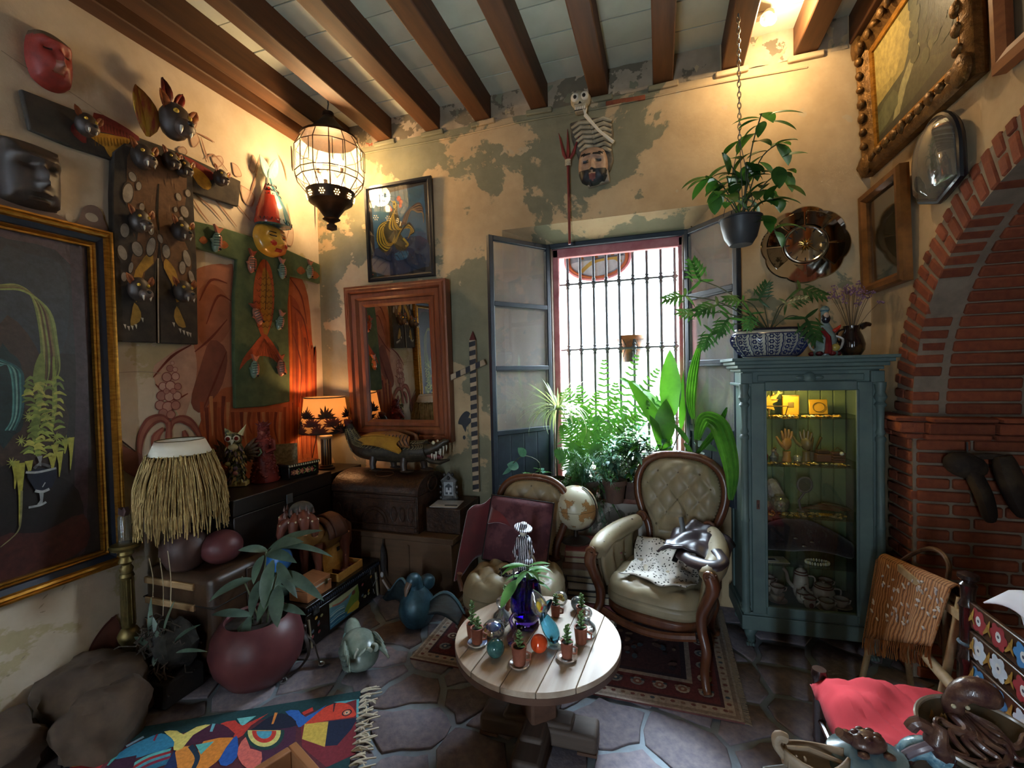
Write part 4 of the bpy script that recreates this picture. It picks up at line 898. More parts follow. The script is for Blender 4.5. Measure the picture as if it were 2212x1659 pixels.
for sy in (-1, 1):
 MB().ell((0.335, sy*0.03, 0.218), 0.014, 9, 7).b('eye', M('eye_pale', '#c9bfa0', rough=0.2), h_)
 for (r_) in (0.05, 0.062): MB().tube([(0.262, sy*(r_*cos(a)*0.9), 0.14+r_*sin(a)) for a in [PI*i/10 for i in range(11)]], 0.005, 5).b('neck_ring', 'croc_scale', t)
 MB().grid(lambda u, v: (-0.1+0.26*u, sy*(0.05+0.02*sin(PI*v)), 0.19+v*(0.085+0.03*sin(u*3)) - 0.02*u), 8, 4).b('wing', M('croc_wing', '#6b4022', '#8e5c2e', scale=20, rough=0.5, stretch=(6, 1, 1)), t, solid=0.012)
 for kx in range(7): MB().tube([(-0.02+kx*0.03, sy*0.07, 0.195), (-0.035+kx*0.03, sy*0.085, 0.24), (-0.02+kx*0.03, sy*0.08, 0.275)], 0.003, 5).b('wing_rib', 'black', t)
for (x, y) in ((-0.16, -0.06), (-0.06, 0.06), (0.10, -0.06), (0.2, 0.06)):
 lg = MB(); lg.tube([(x, y*0.6, 0.11), (x+0.005, y, 0.05), (x+0.01, y, 0.012)], [0.032, 0.024, 0.022], 10); lg.ell((x+0.03, y, 0.01), (0.055, 0.03, 0.011), 12, 6); lg.b('leg', M('croc_leg', '#2b211b', '#3a2c22', scale=9, rough=0.45), t)
t = thing('mustard_cloth', 'mustard yellow cloth laid over the crocodile figure back', 'cloth', (-1.875, 2.93, 0.848))
MB().grid(lambda u, v: (-0.225+0.32*u+0.02*sin(v*7), -0.098+0.016*sin(u*9)*v*0.3+0.17*(1-v)*0, 0.255+0.012*sin(u*4)-0.105*(1-v)*(0.55+0.45*u)-0.0*u), 14, 8).b('cloth_front', M('mustard', '#a9761f', '#8e611a', scale=9, rough=0.95, bump=0.2), t, solid=0.004)
MB().grid(lambda u, v: (-0.225+0.32*u, -0.096+0.19*v, 0.257+0.012*sin(u*4)+0.015*sin(PI*v)), 12, 6).b('cloth_top', 'mustard', t, solid=0.004)

# ---- raffia lamp, gourds
t = thing('raffia_lamp', 'round lamp with cream collar and long raffia fringe shade', 'lamp', (-2.47, 1.78, 0.53))
dz = 0.53
MB().lathe([(0.06, 0), (0.085, 0.02), (0.115, 0.09), (0.11, 0.15), (0.07, 0.2), (0.03, 0.22), (0.02, 0.26)], 20).b('base', 'dark_gourd', t)
MB().cyl((0, 0, 0.25), (0, 0, 0.62), 0.011, n=8).b('stem', 'brass', t)
MB().lathe([(0.11, 0.70), (0.142, 0.625)], 28, cap=False).b('collar', M('cream_paper', '#e0d6c2', '#d6cab2', scale=4, rough=0.9), t, solid=0.004)
for z, r_ in ((0.70, 0.11), (0.625, 0.142), (0.40, 0.19)): MB().tube([(r_*cos(a), r_*sin(a), z) for a in [2*PI*i/28 for i in range(29)]], 0.003, 5).b('wire_ring', 'brass', t)
rf = MB(); RR = Rnd(5)
for i in range(620):
 a = RR.uniform(0, 2*PI); layer = RR.random(); r0 = 0.137+0.01*layer; L_ = RR.uniform(0.26, 0.40); z0 = 0.635-RR.uniform(0, 0.05)
 pts = []; a2 = a+RR.uniform(-.08, .08)
 for k in range(6):
  q = k/5; rr_ = r0+0.062*sin(min(1, q*1.15)*PI/2)+RR.uniform(-.006, .009); aa = a+(a2-a)*q+RR.uniform(-.012, .012)
  pts.append((rr_*cos(aa), rr_*sin(aa), z0-L_*q))
 rf.tube(pts, 0.0026, 4, cap=False)
rf.b('raffia_fringe', M('raffia', '#8f7648', '#b59a64', scale=30, rough=0.85), t, kind='stuff')
MB().lathe([(0.134, 0.62), (0.165, 0.52), (0.185, 0.42), (0.188, 0.33)], 24, cap=False).b('shade_lining', M('raffia_lining', '#6b5733', rough=0.95), t)
o = MB().ell((0, 0, 0.09), (0.105, 0.105, 0.09), 22, 14).b('maroon_gourd', 'maroon', loc=(-2.33, 1.965-0.08, 0.532)); tag(o, 'shiny maroon round gourd on the leather trunk', 'gourd')
# ---- brass torchere at the wall
t = thing('brass_torchere', 'tall tarnished brass stand with a glass tube by the wall', 'candle stand', (-2.60, 1.575, 0))
MB().lathe([(0.10, 0), (0.105, 0.015), (0.07, 0.03), (0.03, 0.05), (0.022, 0.12), (0.03, 0.14), (0.02, 0.16), (0.028, 0.2), (0.045, 0.235), (0.05, 0.26), (0.035, 0.29), (0.022, 0.3)], 18).b('base', 'brass', t)
MB().lathe([(0.027, 0.3), (0.03, 0.31), (0.028, 0.55), (0.033, 0.56), (0.028, 0.575)], 14).b('column', 'brass', t)
for i in range(10): a = 2*PI*i/10; MB().cyl((0.029*cos(a), 0.029*sin(a), 0.32), (0.027*cos(a), 0.027*sin(a), 0.545), 0.003, n=5).b('flute', 'brass', t)
MB().lathe([(0.024, 0.575), (0.03, 0.6), (0.02, 0.62), (0.032, 0.635), (0.022, 0.66), (0.035, 0.675), (0.03, 0.69), (0.06, 0.7), (0.068, 0.715), (0.06, 0.725), (0.03, 0.725)], 18).b('drip_pan', 'brass', t)
MB().lathe([(0.027, 0.727), (0.028, 0.86), (0.022, 0.872)], 16, cap=False).b('glass_tube', pnm('tube_glass', (0.8, 0.78, 0.7), 0.3, haze=0.25, hazecol=(0.3, 0.28, 0.22)), t)
MB().prism([(-0.03, 0.875), (0.015, 0.868), (0.03, 0.895), (0.018, 0.915), (0.0, 0.9), (-0.025, 0.91)], -0.01, 0.01).b('broken_rim', 'dark_gourd', t)

# ---- things on the black chest
t = thing('owl_figure', 'beaded bird figurine with spread wings and white-rimmed red eyes', 'figurine', (-2.60, 2.225, 0.865), 0.55)
MB().box((0, 0, 0.014), (0.13, 0.075, 0.028)).b('base', M('striped_base', '#c2b476', '#e0d6a4', scale=20, rough=0.5, stretch=(8, .2, .2)), t, bevel=0.004)
MB().tube([(0, 0, 0.028), (0, 0, 0.1), (0, 0, 0.2), (0, 0, 0.27)], [0.05, 0.045, 0.05, 0.036], 14).b('body', M('bead_dark', '#262c22', '#9a9460', scale=55, rough=0.4, bump=0.8, lo=.45, hi=.6), t)
RR = Rnd(8); fe = MB()
for i in range(120):
 a = RR.uniform(-PI, 0.2); z = RR.uniform(0.03, 0.26); r_ = 0.05
 fe.leaf((r_*cos(a), r_*sin(a), z), (cos(a)*.6, sin(a)*.6, -0.8), (cos(a), sin(a), .5), 0.03, 0.012, .3, .3, 3, col=RR.choice(['#3c4a34', '#b0a86c', '#23231e', '#7b6a7c', '#a58a5a']))
fe.b('beadwork', PTG, t, kind='stuff')
for i, (a, c_) in enumerate(((0.2, '#c48a8a'), (-.2, '#7a6a8a'), (.5, '#9a9a60'))): MB().ell((0.03*cos(a*6), -0.055, 0.09+.03*i), (0.016, 0.01, 0.016), 8, 6, col=c_).b('flower', PTG, t)
hd = MB().ell((0, -0.01, 0.30), (0.042, 0.045, 0.045), 14, 9).b('head', 'bead_dark', t)
MB().lathe([(0.028, 0), (0.0, 0.055)], 8).b('ear_tuft', 'bead_dark', hd, loc=(-0.03, -0.01, 0.33), rot=(0, -.5, 0)); MB().lathe([(0.018, 0), (0.0, 0.075)], 8).b('ear_tuft', 'striped_base', hd, loc=(0.035, -0.01, 0.33), rot=(0, .5, 0))
for sx in (-1, 1):
 MB().ell((sx*0.024, -0.05, 0.31), (0.02, 0.008, 0.02), 12, 8).b('eye_rim', M('bone_white', '#d9d6c8', rough=0.4), hd); MB().ell((sx*0.024, -0.056, 0.31), (0.013, 0.006, 0.013), 12, 8).b('eye', M('eye_red', '#7c1f1c', rough=0.2), hd)
MB().lathe([(0.014, 0), (0, -0.035)], 8).b('beak', 'bone_white', hd, loc=(0, -0.055, 0.3), rot=(-.5, 0, 0))
MB().ell((0, -0.045, 0.255), (0.03, 0.02, 0.02), 10, 7).b('ruff', M('ruff_cream', '#c9c49a', rough=0.6), t)
for sx in (-1, 1):
 wg = thing('wing', '', '', (0, 0, 0)); wg.parent = t; del wg['label']; del wg['category']
 for k in range(8):
  a = 0.9-k*0.32; MB().leaf((sx*0.04, 0.005, 0.21), (sx*cos(a), 0.1, sin(a)), (0, -1, 0.1), 0.12-0.006*k, 0.026, 0.1, 0.2, 4).b('feather', M('wing_brown', '#6a5234', '#32281c', scale=40, rough=0.5, stretch=(6, 1, 1)), wg, solid=0.003)
t = thing('red_clay_lady', 'tall red clay lady figurine covered in small flowers', 'figurine', (-2.525, 2.375, 0.865), 0.4)
MB().lathe([(0.085, 0), (0.088, 0.012), (0.07, 0.1), (0.045, 0.19), (0.05, 0.235), (0.06, 0.27), (0.03, 0.30), (0.022, 0.32), (0.03, 0.35), (0.02, 0.385), (0, 0.4)], 22).b('body', M('red_clay', '#5c1a17', '#7d2a22', scale=20, rough=0.5, bump=0.4), t)
RR = Rnd(2); fw = MB()
prof = [(0.086, 0.01), (0.07, 0.1), (0.047, 0.19), (0.052, 0.235), (0.06, 0.27), (0.03, 0.30), (0.03, 0.35), (0.02, 0.385)]
for i in range(300):
 z = RR.uniform(0.01, 0.385); a = RR.uniform(0, 2*PI)
 for (r0, z0), (r1, z1) in zip(prof, prof[1:]):
  if z0 <= z <= z1: r_ = r0+(r1-r0)*(z-z0)/(z1-z0)
 q = RR.uniform(0.008, 0.012); fw.ell((r_*cos(a), r_*sin(a), z), (q, q, q*.9), 6, 4)
fw.b('clay_flowers', 'red_clay', t, kind='stuff')
for sx in (-1, 1): MB().tube([(sx*0.055, 0, 0.265), (sx*0.075, -0.03, 0.215), (sx*0.035, -0.06, 0.2)], [0.018, 0.015, 0.012], 8).b('arm', 'red_clay', t)
for k in range(5): a = PI*(k+.5)/5; MB().lathe([(0.008, 0), (0, 0.035)], 6).b('crown_point', 'red_clay', t, loc=(0.03*cos(a), 0, 0.37+.008*sin(a)), rot=(0, (PI/2-a)*.8, 0))
MB().tube([(0.0, -0.06, 0.225), (0.012, -0.065, 0.2), (-0.008, -0.066, 0.18)], 0.006, 6).b('green_bird', M('bird_green', '#5f7d4a', rough=0.4), t)
MB().ell((0, -0.024, 0.325), (0.017, 0.012, 0.02), 10, 7).b('face', M('clay_face', '#8e4a38', rough=0.5), t)
# oval landscape in gilt filigree leaning on the lacquer box
t = thing('oval_picture', 'oval blue landscape in a pale gilt filigree mount', 'picture', (-2.62, 2.63, 0.87), 0.75)
MB().box((0, 0, 0.10), (0.19, 0.008, 0.2), rot=(-0.2, 0, 0)).b('mount', M('filigree', '#9c8a63', '#6b5a3c', scale=60, rough=0.5, bump=0.8, metal=.3), t)
p = Paint(y=-0.006); p.ell(0, 0.10, 0.085, 0.062, '#7a6a48'); p.ell(0, 0.10, 0.078, 0.055, '#7388a0'); p.poly([(-0.07, 0.09), (0.07, 0.09), (0.06, 0.07), (0, 0.046), (-0.06, 0.07)], '#5d7080', 2)
p.poly([(-0.065, 0.098), (-0.03, 0.112), (0.0, 0.104), (0.04, 0.118), (0.066, 0.1), (0.06, 0.09), (-0.06, 0.09)], '#8d98a0', 2); p.stroke([(-.04, .07), (-.01, .085), (.03, .075)], .008, '#b3bcc0'); p.stroke([(-.05, .13), (0, .145), (.045, .132)], .012, '#a9b5be'); p.poly([(-.01, .092), (.0, .112), (.012, .092)], '#c2c6c4')
o = p.b('painting', t); o.rotation_euler = (-0.2, 0, 0)
t = thing('lacquer_box', 'small black lacquer box with painted pink flowers on the black chest', 'box', (-2.415, 2.56, 0.865), PI/2-0.22)
MB().box((0, 0, 0.04), (0.23, 0.12, 0.08)).b('body', M('lacquer', '#15120f', rough=0.25, coat=.4), t, bevel=0.004); MB().box((0, 0, 0.09), (0.245, 0.132, 0.02)).b('lid', 'lacquer', t, bevel=0.004)
p = Paint(y=-0.0615)
for x, c_ in ((-0.02, '#b0604e'), (0.02, '#c98a70'), (0.055, '#9c4a40'), (-0.06, '#b98a70'), (-.085, '#8e5040')):
 for k in range(5): p.ell(x+0.011*cos(k*1.26), 0.042+0.011*sin(k*1.26), 0.009, 0.007, c_, k*1.26, 8)
 p.ell(x, 0.042, 0.006, 0.006, '#d9b060', n=8)
for x in (-0.04, 0.0, 0.04, 0.08): p.ell(x, 0.03, 0.012, 0.004, '#6c8a4a', 0.6, 8); p.ell(x, 0.058, 0.012, 0.004, '#5c7a40', -0.6, 8)
p.b('flower_painting', t)
p = Paint(y=-0.0665)
for k in range(14): p.poly([(-.118+k*.017, .083), (-.106+k*.017, .083), (-.108+k*.017, .096), (-.116+k*.017, .096)], '#cfc7a6')
p.b('lid_edging', t)
# fluted table lamp, lit
t = thing('table_lamp', 'lit table lamp with fluted column and palm-printed shade in the corner', 'lamp', (-2.515, 2.955, 0.825))
MB().lathe([(0.062, 0), (0.062, 0.012), (0.05, 0.02), (0.048, 0.03)], 18).b('foot', 'black_wood', t)
MB().cyl((0, 0, 0.03), (0, 0, 0.245), 0.034, n=20).b('column', M('lamp_column', '#b09a6c', '#8d7a52', scale=8, rough=0.5), t)
for i in range(12): a = 2*PI*i/12; MB().box((0.035*cos(a), 0.035*sin(a), 0.137), (0.006, 0.007, 0.2), rot=(0, 0, a)).b('flute', 'black_wood', t)
MB().lathe([(0.036, 0.24), (0.05, 0.25), (0.05, 0.262), (0.03, 0.275), (0.012, 0.285), (0.012, 0.36)], 18).b('capital', 'lamp_column', t)
def shademat(name):
 m, nt, p, out = _nodes(name); at = _n(nt, 'ShaderNodeAttribute', attribute_name='Col'); nt.links.new(at.outputs['Color'], p.inputs['Base Color']); p.inputs['Roughness'].default_value = .9
 tr = _n(nt, 'ShaderNodeBsdfTranslucent'); nt.links.new(at.outputs['Color'], tr.inputs['Color']); mx = _n(nt, 'ShaderNodeMixShader'); mx.inputs[0].default_value = .45
 nt.links.new(p.outputs[0], mx.inputs[1]); nt.links.new(tr.outputs[0], mx.inputs[2]); nt.links.new(mx.outputs[0], out.inputs[0]); MATS[name] = m; return m
SH = shademat('shade_print'); zs0, zs1, rs0, rs1 = 0.295, 0.57, 0.185, 0.15
MB().lathe([(rs0, zs0), ((rs0+rs1)/2, (zs0+zs1)/2), (rs1, zs1)], 36, cap=False, col='#8a6c48').b('shade', SH, t)
sp = MB(); RR = Rnd(12)
def onsh(a, q, o=0.0015): r_ = rs0+(rs1-rs0)*q+o; return Vector((r_*cos(a), r_*sin(a), zs0+(zs1-zs0)*q))
for c in range(22):
 a0 = 2*PI*c/22; q0 = (.2, .62, .4)[c % 3]; cc = RR.choice(['#241a10', '#3a2c18', '#2e2115', '#5c3022'])
 for k in range(11):
  th = PI*(.02+.98*k/10)+RR.uniform(-.1, .1); P0 = onsh(a0, q0-.18, .002); tg = Vector((-sin(a0), cos(a0), 0)); rd = Vector((cos(a0), sin(a0), .12))
  sp.leaf(P0, tg*cos(th)+Vector((0, 0, sin(th))), rd, RR.uniform(.06, .1), .02, .35, .0, 5, col=cc, shape='blade')
sp.b('palm_print', SH, t, kind='stuff')
for q, c_ in ((0.0, '#2c2018'), (0.985, '#7a6648')): MB().tube([onsh(2*PI*i/36, q) for i in range(37)], 0.005, 5, col=c_).b('shade_trim', SH, t)
MB().ell((0, 0, 0.42), (0.028, 0.028, 0.04), 12, 8).b('bulb', M('bulb_warm', '#ffb45e', emit=6.0), t)
lt = bpy.data.lights.new('table_lamp_glow', 'POINT'); lt.energy = 6.5; lt.color = (1.0, 0.50, 0.20); lt.shadow_soft_size = 0.04
lo_ = bpy.data.objects.new('table_lamp_glow', lt); COL.objects.link(lo_); lo_.parent = t; lo_.location = (0, 0, 0.475)
MB().tube(spl([(-0.02, -0.05, 0.35), (-0.06, -0.06, 0.18), (-0.11, -0.05, 0.02)], 5), 0.003, 5).b('cord', 'black', t)

# ---- painted black trunk on the floor and what lies on it
t = thing('painted_chest', 'small black trunk painted with a seaside landscape, studded rim', 'trunk', (-2.05, 2.375, 0))
MB().box((0, 0, 0.11), (0.29, 0.69, 0.20)).b('body', 'lacquer', t, bevel=0.005); MB().box((0, 0, 0.24), (0.305, 0.705, 0.05)).b('lid', 'lacquer', t, bevel=0.006)
for k in range(40): MB().ell((0.155, -0.335+k*0.0172, 0.238), (0.006, 0.006, 0.012), 7, 5).b('stud', M('stud', '#3c4250', rough=.35, metal=.6), t)
p = Paint(y=0); sq = [(-0.16, 0.03), (0.12, 0.03), (0.12, 0.195), (-0.16, 0.195)]
p.poly(sq, '#20160f'); p.poly([(-.155, .035), (.115, .035), (.115, .19), (-.155, .19)], '#5f8f9c'); p.poly([(-.155, .035), (.115, .035), (.115, .08), (.02, .075), (-.155, .1)], '#2f6f8e', 0)
p.poly([(-.02, .07), (.115, .06), (.115, .19), (.06, .16), (.02, .12)], '#6f8a3a', 2); p.poly([(.0, .05), (.115, .035), (.115, .085), (.04, .075)], '#b9a53c', 2); p.poly([(-.155, .165), (-.05, .15), (.03, .16), (.115, .185), (.115, .19), (-.155, .19)], '#a7b08a')
for k in range(7): p.stroke([(-.15, .05+k*.012), (-.08, .055+k*.012), (-.02, .05+k*.011)], .004, ['#8fc0cc', '#1f4f70', '#d0dccf'][k % 3])
p.stroke([(-.13, .165), (-.06, .15), (.02, .155)], .01, '#9a5a48'); p.ell(.07, .155, .018, .014, '#6f3f34')
for x0 in (-.28, .2): 
 for k in range(7): p.ell(x0+R.uniform(-.04, .06), R.uniform(.04, .18), .012, .009, R.choice(['#8a8f60', '#a05050', '#c0b8a0', '#5a6a7a', '#b08a40']), R.random(), 8)
p.b('landscape_painting', t, loc=(0.1465, 0, 0), rotz=PI/2)
for y in (-0.32, 0.32): MB().box((0.148, y, 0.1), (0.012, 0.012, 0.17), rot=(.1, 0, 0)).b('rope_edge', M('rope', '#8a7f68', rough=.9), t)
for y in (-0.27, 0.27): MB().box((0.15, y, 0.215), (0.012, 0.05, 0.05)).b('hasp', 'silver_dark', t, bevel=.004)
for sx in (-1, 1):
 for sy in (-1, 1): MB().ell((sx*.12, sy*.31, 0.006), (.02, .02, .008), 8, 5).b('foot', 'lacquer', t)
# four-headed toy horse
t = thing('many_headed_horse', 'carved wooden horse figure with several heads and a saddle', 'sculpture', (-2.08, 2.36, 0.266), PI/2-0.1)
M('horse_wood', '#6d4a26', '#8f6a34', scale=12, rough=0.5, bump=0.3); M('saddle', '#4c3024', '#633c2c', scale=15, rough=0.5, bump=0.3)
hb = MB(); hb.ell((0.05, 0, 0.27), (0.16, 0.085, 0.095), 16, 10); hb.tube([(-0.06, 0, 0.29), (-0.12, 0, 0.36), (-0.13, 0, 0.43)], [0.085, 0.075, 0.06], 12); hb.b('body', 'horse_wood', t)
for (x, y) in ((-0.08, -0.05), (-0.08, 0.05), (0.15, -0.05), (0.15, 0.05)): MB().tube([(x, y, 0.25), (x+0.01, y*1.2, 0.12), (x, y*1.2, 0.02), (x-0.012, y*1.2, 0.0)], [0.042, 0.022, 0.02, 0.026], 10).b('leg', M('horse_leg', '#5b2c20', '#6d3a28', scale=9, rough=.5), t)
MB().grid(lambda u, v: (-0.02+0.15*u, 0.105*cos(PI*v)*1.0, 0.265+0.115*sin(PI*v)), 6, 14).b('saddle', 'saddle', t, solid=0.016)
MB().grid(lambda u, v: (0.02+0.09*u, 0.115*cos(PI*v), 0.268+0.125*sin(PI*v)), 5, 14).b('saddle_seat', 'saddle', t, solid=0.014)
MB().tube([(0.2, 0, 0.31), (0.235, 0, 0.27), (0.235, 0, 0.16), (0.22, 0, 0.11)], [0.02, 0.03, 0.03, 0.015], 10).b('tail', 'saddle', t)
MB().ell((-0.135, 0, 0.47), (0.075, 0.07, 0.06), 14, 9).b('mane_cap', M('mane_grey', '#4b4a45', '#2f2d2a', scale=15, rough=.6, bump=.4), t)
for i, (a, zz) in enumerate(((-2.3, 0.46), (-1.75, 0.475), (-1.2, 0.45), (2.4, .46), (3.0, .43))):
 dx, dy = cos(a-.4), sin(a-.4)
 h_ = MB(); c = Vector((-0.14+dx*0.055, dy*0.06, zz)); h_.tube([c, c+Vector((dx*.045, dy*.045, -.035)), c+Vector((dx*.06, dy*.06, -.085)), c+Vector((dx*.055, dy*.055, -.115))], [0.03, 0.034, 0.022, 0.018], 10)
 hh = h_.b('head', 'horse_leg', t)
 for s_ in (-1, 1): MB().lathe([(0.01, 0), (0, 0.035)], 6).b('ear', 'saddle', hh, loc=c+Vector((dx*.03-dy*.018*s_, dy*.03+dx*.018*s_, .018))); MB().ell(c+Vector((dx*.062-dy*.02*s_, dy*.062+dx*.02*s_, -.02)), .0065, 8, 6).b('eye', 'eye_pale', hh)
 MB().ell(c+Vector((dx*.066, dy*.066, -.118)), (.012, .012, .008), 8, 6).b('muzzle', M('muzzle_tan', '#a07448', rough=.5), hh)
# open cigar box and closed cigar box
def boxopen(t, w, d, h, th, m, inner):
 MB().box((0, 0, th/2), (w, d, th)).b('bottom', m, t)
 for (x, y, sx, sy) in ((0, -d/2+th/2, w, th), (0, d/2-th/2, w, th), (-w/2+th/2, 0, th, d-2*th), (w/2-th/2, 0, th, d-2*th)): MB().box((x, y, h/2), (sx, sy, h)).b('side', m, t, bevel=.001)
 MB().box((0, 0, th+.001), (w-2*th, d-2*th, .002)).b('lining', inner, t)
M('red_lining', '#5c1f1c', '#702a24', scale=9, rough=.8)
t = thing('open_cigar_box', 'honey-coloured wooden box standing open with red compartments', 'box', (-1.985, 2.46, 0.266), PI/2+.02)
boxopen(t, 0.25, 0.11, 0.05, 0.008, 'honey_wood', 'red_lining')
for x in (-0.05, 0.055): MB().box((x, 0, .024), (.006, .094, .036)).b('divider', 'red_lining', t)
MB().box((0, 0.062, 0.115), (0.25, 0.008, 0.14), rot=(-0.12, 0, 0)).b('lid', 'honey_wood', t, bevel=.002); MB().box((0.02, 0.054, 0.15), (.025, .004, .025), rot=(-.12, 0, 0)).b('brass_plate', 'silver_dark', t)
for k in range(6): MB().ell((-.03+.014*k, R.uniform(-.03, .03), .02), (.012, .009, .006), 8, 5, rot=(0, 0, k)).b('trinket', M('trinket_pink', '#b98a86', '#6d2c2c', scale=30, rough=.4), t)
t = thing('tan_cigar_box', 'tan wooden box with brass clasp, lid slightly ajar', 'box', (-1.985, 2.165, 0.266), PI/2)
MB().box((0, 0, .03), (.20, .13, .06)).b('body', 'tan_wood', t, bevel=.003); MB().box((0, 0.008, .082), (.202, .13, .026), rot=(.12, 0, 0)).b('lid', 'tan_wood', t, bevel=.003)
MB().box((0.05, -0.07, .064), (.016, .008, .03)).b('clasp', 'brass', t, bevel=.002); MB().box((0, -.02, .061), (.18, .09, .006)).b('contents', M('card_white', '#b9b2a6', rough=.8), t)
# blue ball, green glass jug
o = MB().ell((0, 0, .075), .075, 20, 14).b('blue_ball', M('blue_glaze', '#2a63a0', '#3a7ac0', scale=4, rough=.3), loc=(-2.17, 2.12, .40)); 
tag(o, 'bright blue ball with yellow spot above the green jar', 'ball'); MB().ell((.045, -.05, .12), (.016, .016, .016), 10, 7).b('yellow_spot', M('spot_yellow', '#c9b060', rough=.4), o)
t = thing('green_jar', 'dark green glazed ball-shaped jar under the blue ball', 'jar', (-2.16, 2.11, .266))
MB().lathe([(.05, 0), (.075, .02), (.092, .06), (.085, .1), (.055, .128), (.045, .132)], 20).b('body', M('green_glaze', '#42594c', '#6d8878', scale=6, rough=.18, bump=.3), t)
for i in range(4): MB().tube([(.092*cos(a)*cos(.5*i-.6), .092*sin(a)*cos(.5*i-.6), .06+.05*sin(.5*i-.6)) for a in [2*PI*k/24 for k in range(25)]], .003, 5).b('band', 'green_glaze', t)

# ---- lantern
LX, LY = onZ(708, 218, 3.585).x, onZ(708, 218, 3.585).y
t = thing('star_lantern', 'large pierced metal and glass lantern lit beside the beams', 'lantern', (LX, LY, 0)); 
zl = lambda py: onY(710, py, LY).z
M('lantern_metal', '#2a1c12', '#3d2a1a', scale=15, rough=.5, metal=.6, bump=.3)
MB().tube([(0, 0, 3.585), (0.004, 0, 3.56), (-.004, 0, zl(236))], .005, 6).b('hook_wire', 'iron', t)
rs = (onY(770, 400, LY).x-onY(652, 400, LY).x)/2
zt = zl(240)
MB().lathe([(0.008, zt), (rs*.16, zt-.012), (rs*.18, zt-.045), (rs*.1, zt-.065), (rs*.2, zl(258)), (rs*.34, zl(270)), (rs*.52, zl(284)), (rs*.72, zl(295)), (rs*.84, zl(300)), (rs*.84, zl(305)), (rs*.7, zl(304))], 20).b('top_cap', 'lantern_metal', t)
rows = [(rs*.8, zl(304)), (rs*.98, zl(328)), (rs*1.0, zl(384)), (rs*.95, zl(396)), (rs*.68, zl(420))]
n = 14
GL = pnm('lantern_glass', (1.0, .93, .78), .2, haze=.28, hazecol=(.85, .78, .62))
for i in range(n):
 for (r0, za), (r1, zb_) in zip(rows, rows[1:]):
  a0, a1 = 2*PI*i/n, 2*PI*(i+1)/n
  MB().add([(r0*cos(a0), r0*sin(a0), za), (r0*cos(a1), r0*sin(a1), za), (r1*cos(a1), r1*sin(a1), zb_), (r1*cos(a0), r1*sin(a0), zb_)], [(3, 2, 1, 0)]).b('pane', GL, t, smooth=False)
 a = 2*PI*i/n; MB().tube([(r_*cos(a), r_*sin(a), z_) for r_, z_ in rows], .0035, 5).b('came', 'lantern_metal', t)
for r_, z_ in rows: MB().tube([(r_*cos(2*PI*i/n), r_*sin(2*PI*i/n), z_) for i in range(n+1)], .0035, 5).b('came_ring', 'lantern_metal', t)
for i in range(0, n, 2):   # raised box panels around the belly
 a = 2*PI*(i+.5)/n; c = Vector((cos(a), sin(a), 0)); s_ = Vector((-sin(a), cos(a), 0)); za, zb_ = rows[1][1]-.015, rows[2][1]+.03; ra = rs*1.04
 P4 = [c*ra+s_*.035+Vector((0, 0, za)), c*ra-s_*.035+Vector((0, 0, za)), c*ra-s_*.035+Vector((0, 0, zb_)), c*ra+s_*.035+Vector((0, 0, zb_))]
 MB().tube(P4+[P4[0]], .003, 5).b('raised_came', 'lantern_metal', t)
zb0 = rows[-1][1]
kz = (zb0-zl(500))/.31
MB().lathe([(rs*a, zb0-b*kz) for a, b in ((.71, -.012), (.69, .01), (.63, .075), (.5, .1), (.44, .105), (.2, .2), (.26, .215), (.1, .24), (.08, .25), (.15, .265), (.15, .295), (.01, .31))], 20).b('bottom_cup', 'lantern_metal', t)
glow_dots = MB()  # glowing beads stand in for lamplight through the pierced cup
for i in range(10):
 a = 2*PI*i/10; 
 for k in range(7):
  rr_ = .017 if k < 6 else 0; aa = a+rr_*cos(k*1.047)/(rs*.66); zz = zb0-.042*kz+rr_*sin(k*1.047)
  r_ = rs*(.69-.06*(zb0-.01*kz-zz)/(.065*kz))+.003; glow_dots.ell((r_*cos(aa), r_*sin(aa), zz), .0055, 6, 4)
glow_dots.b('flower_glow_dots', M('pierce_glow', '#ffd28a', emit=3.0), t, kind='stuff')
for i, a in enumerate((0.4, 1.9, 3.4, 5.0)):
 cx_, cy_ = rs*.34*cos(a), rs*.34*sin(a); zz = rows[3][1]+(.02 if i % 2 else .14)
 MB().ell((cx_, cy_, zz), (.022, .022, .035), 10, 8).b('bulb', M('bulb_lantern', '#ffd9a0', emit=16.0), t); MB().cyl((cx_, cy_, zz-.06), (cx_, cy_, zz-.03), .014, n=8).b('bulb_socket', 'lantern_metal', t)
 MB().tube([(0, 0, zz-.02), (cx_*.6, cy_*.6, zz-.1), (cx_, cy_, zz-.06)], .004, 5).b('lamp_arm', 'lantern_metal', t)
MB().cyl((0, 0, zb0-.1), (0, 0, rows[0][1]), .006, n=6).b('centre_rod', 'lantern_metal', t)
lt = bpy.data.lights.new('lantern_glow', 'POINT'); lt.energy = 48; lt.color = (1.0, 0.72, 0.42); lt.shadow_soft_size = 0.09
lo_ = bpy.data.objects.new('lantern_glow', lt); COL.objects.link(lo_); lo_.parent = t; lo_.location = (0, 0, (rows[1][1]+rows[3][1])/2)
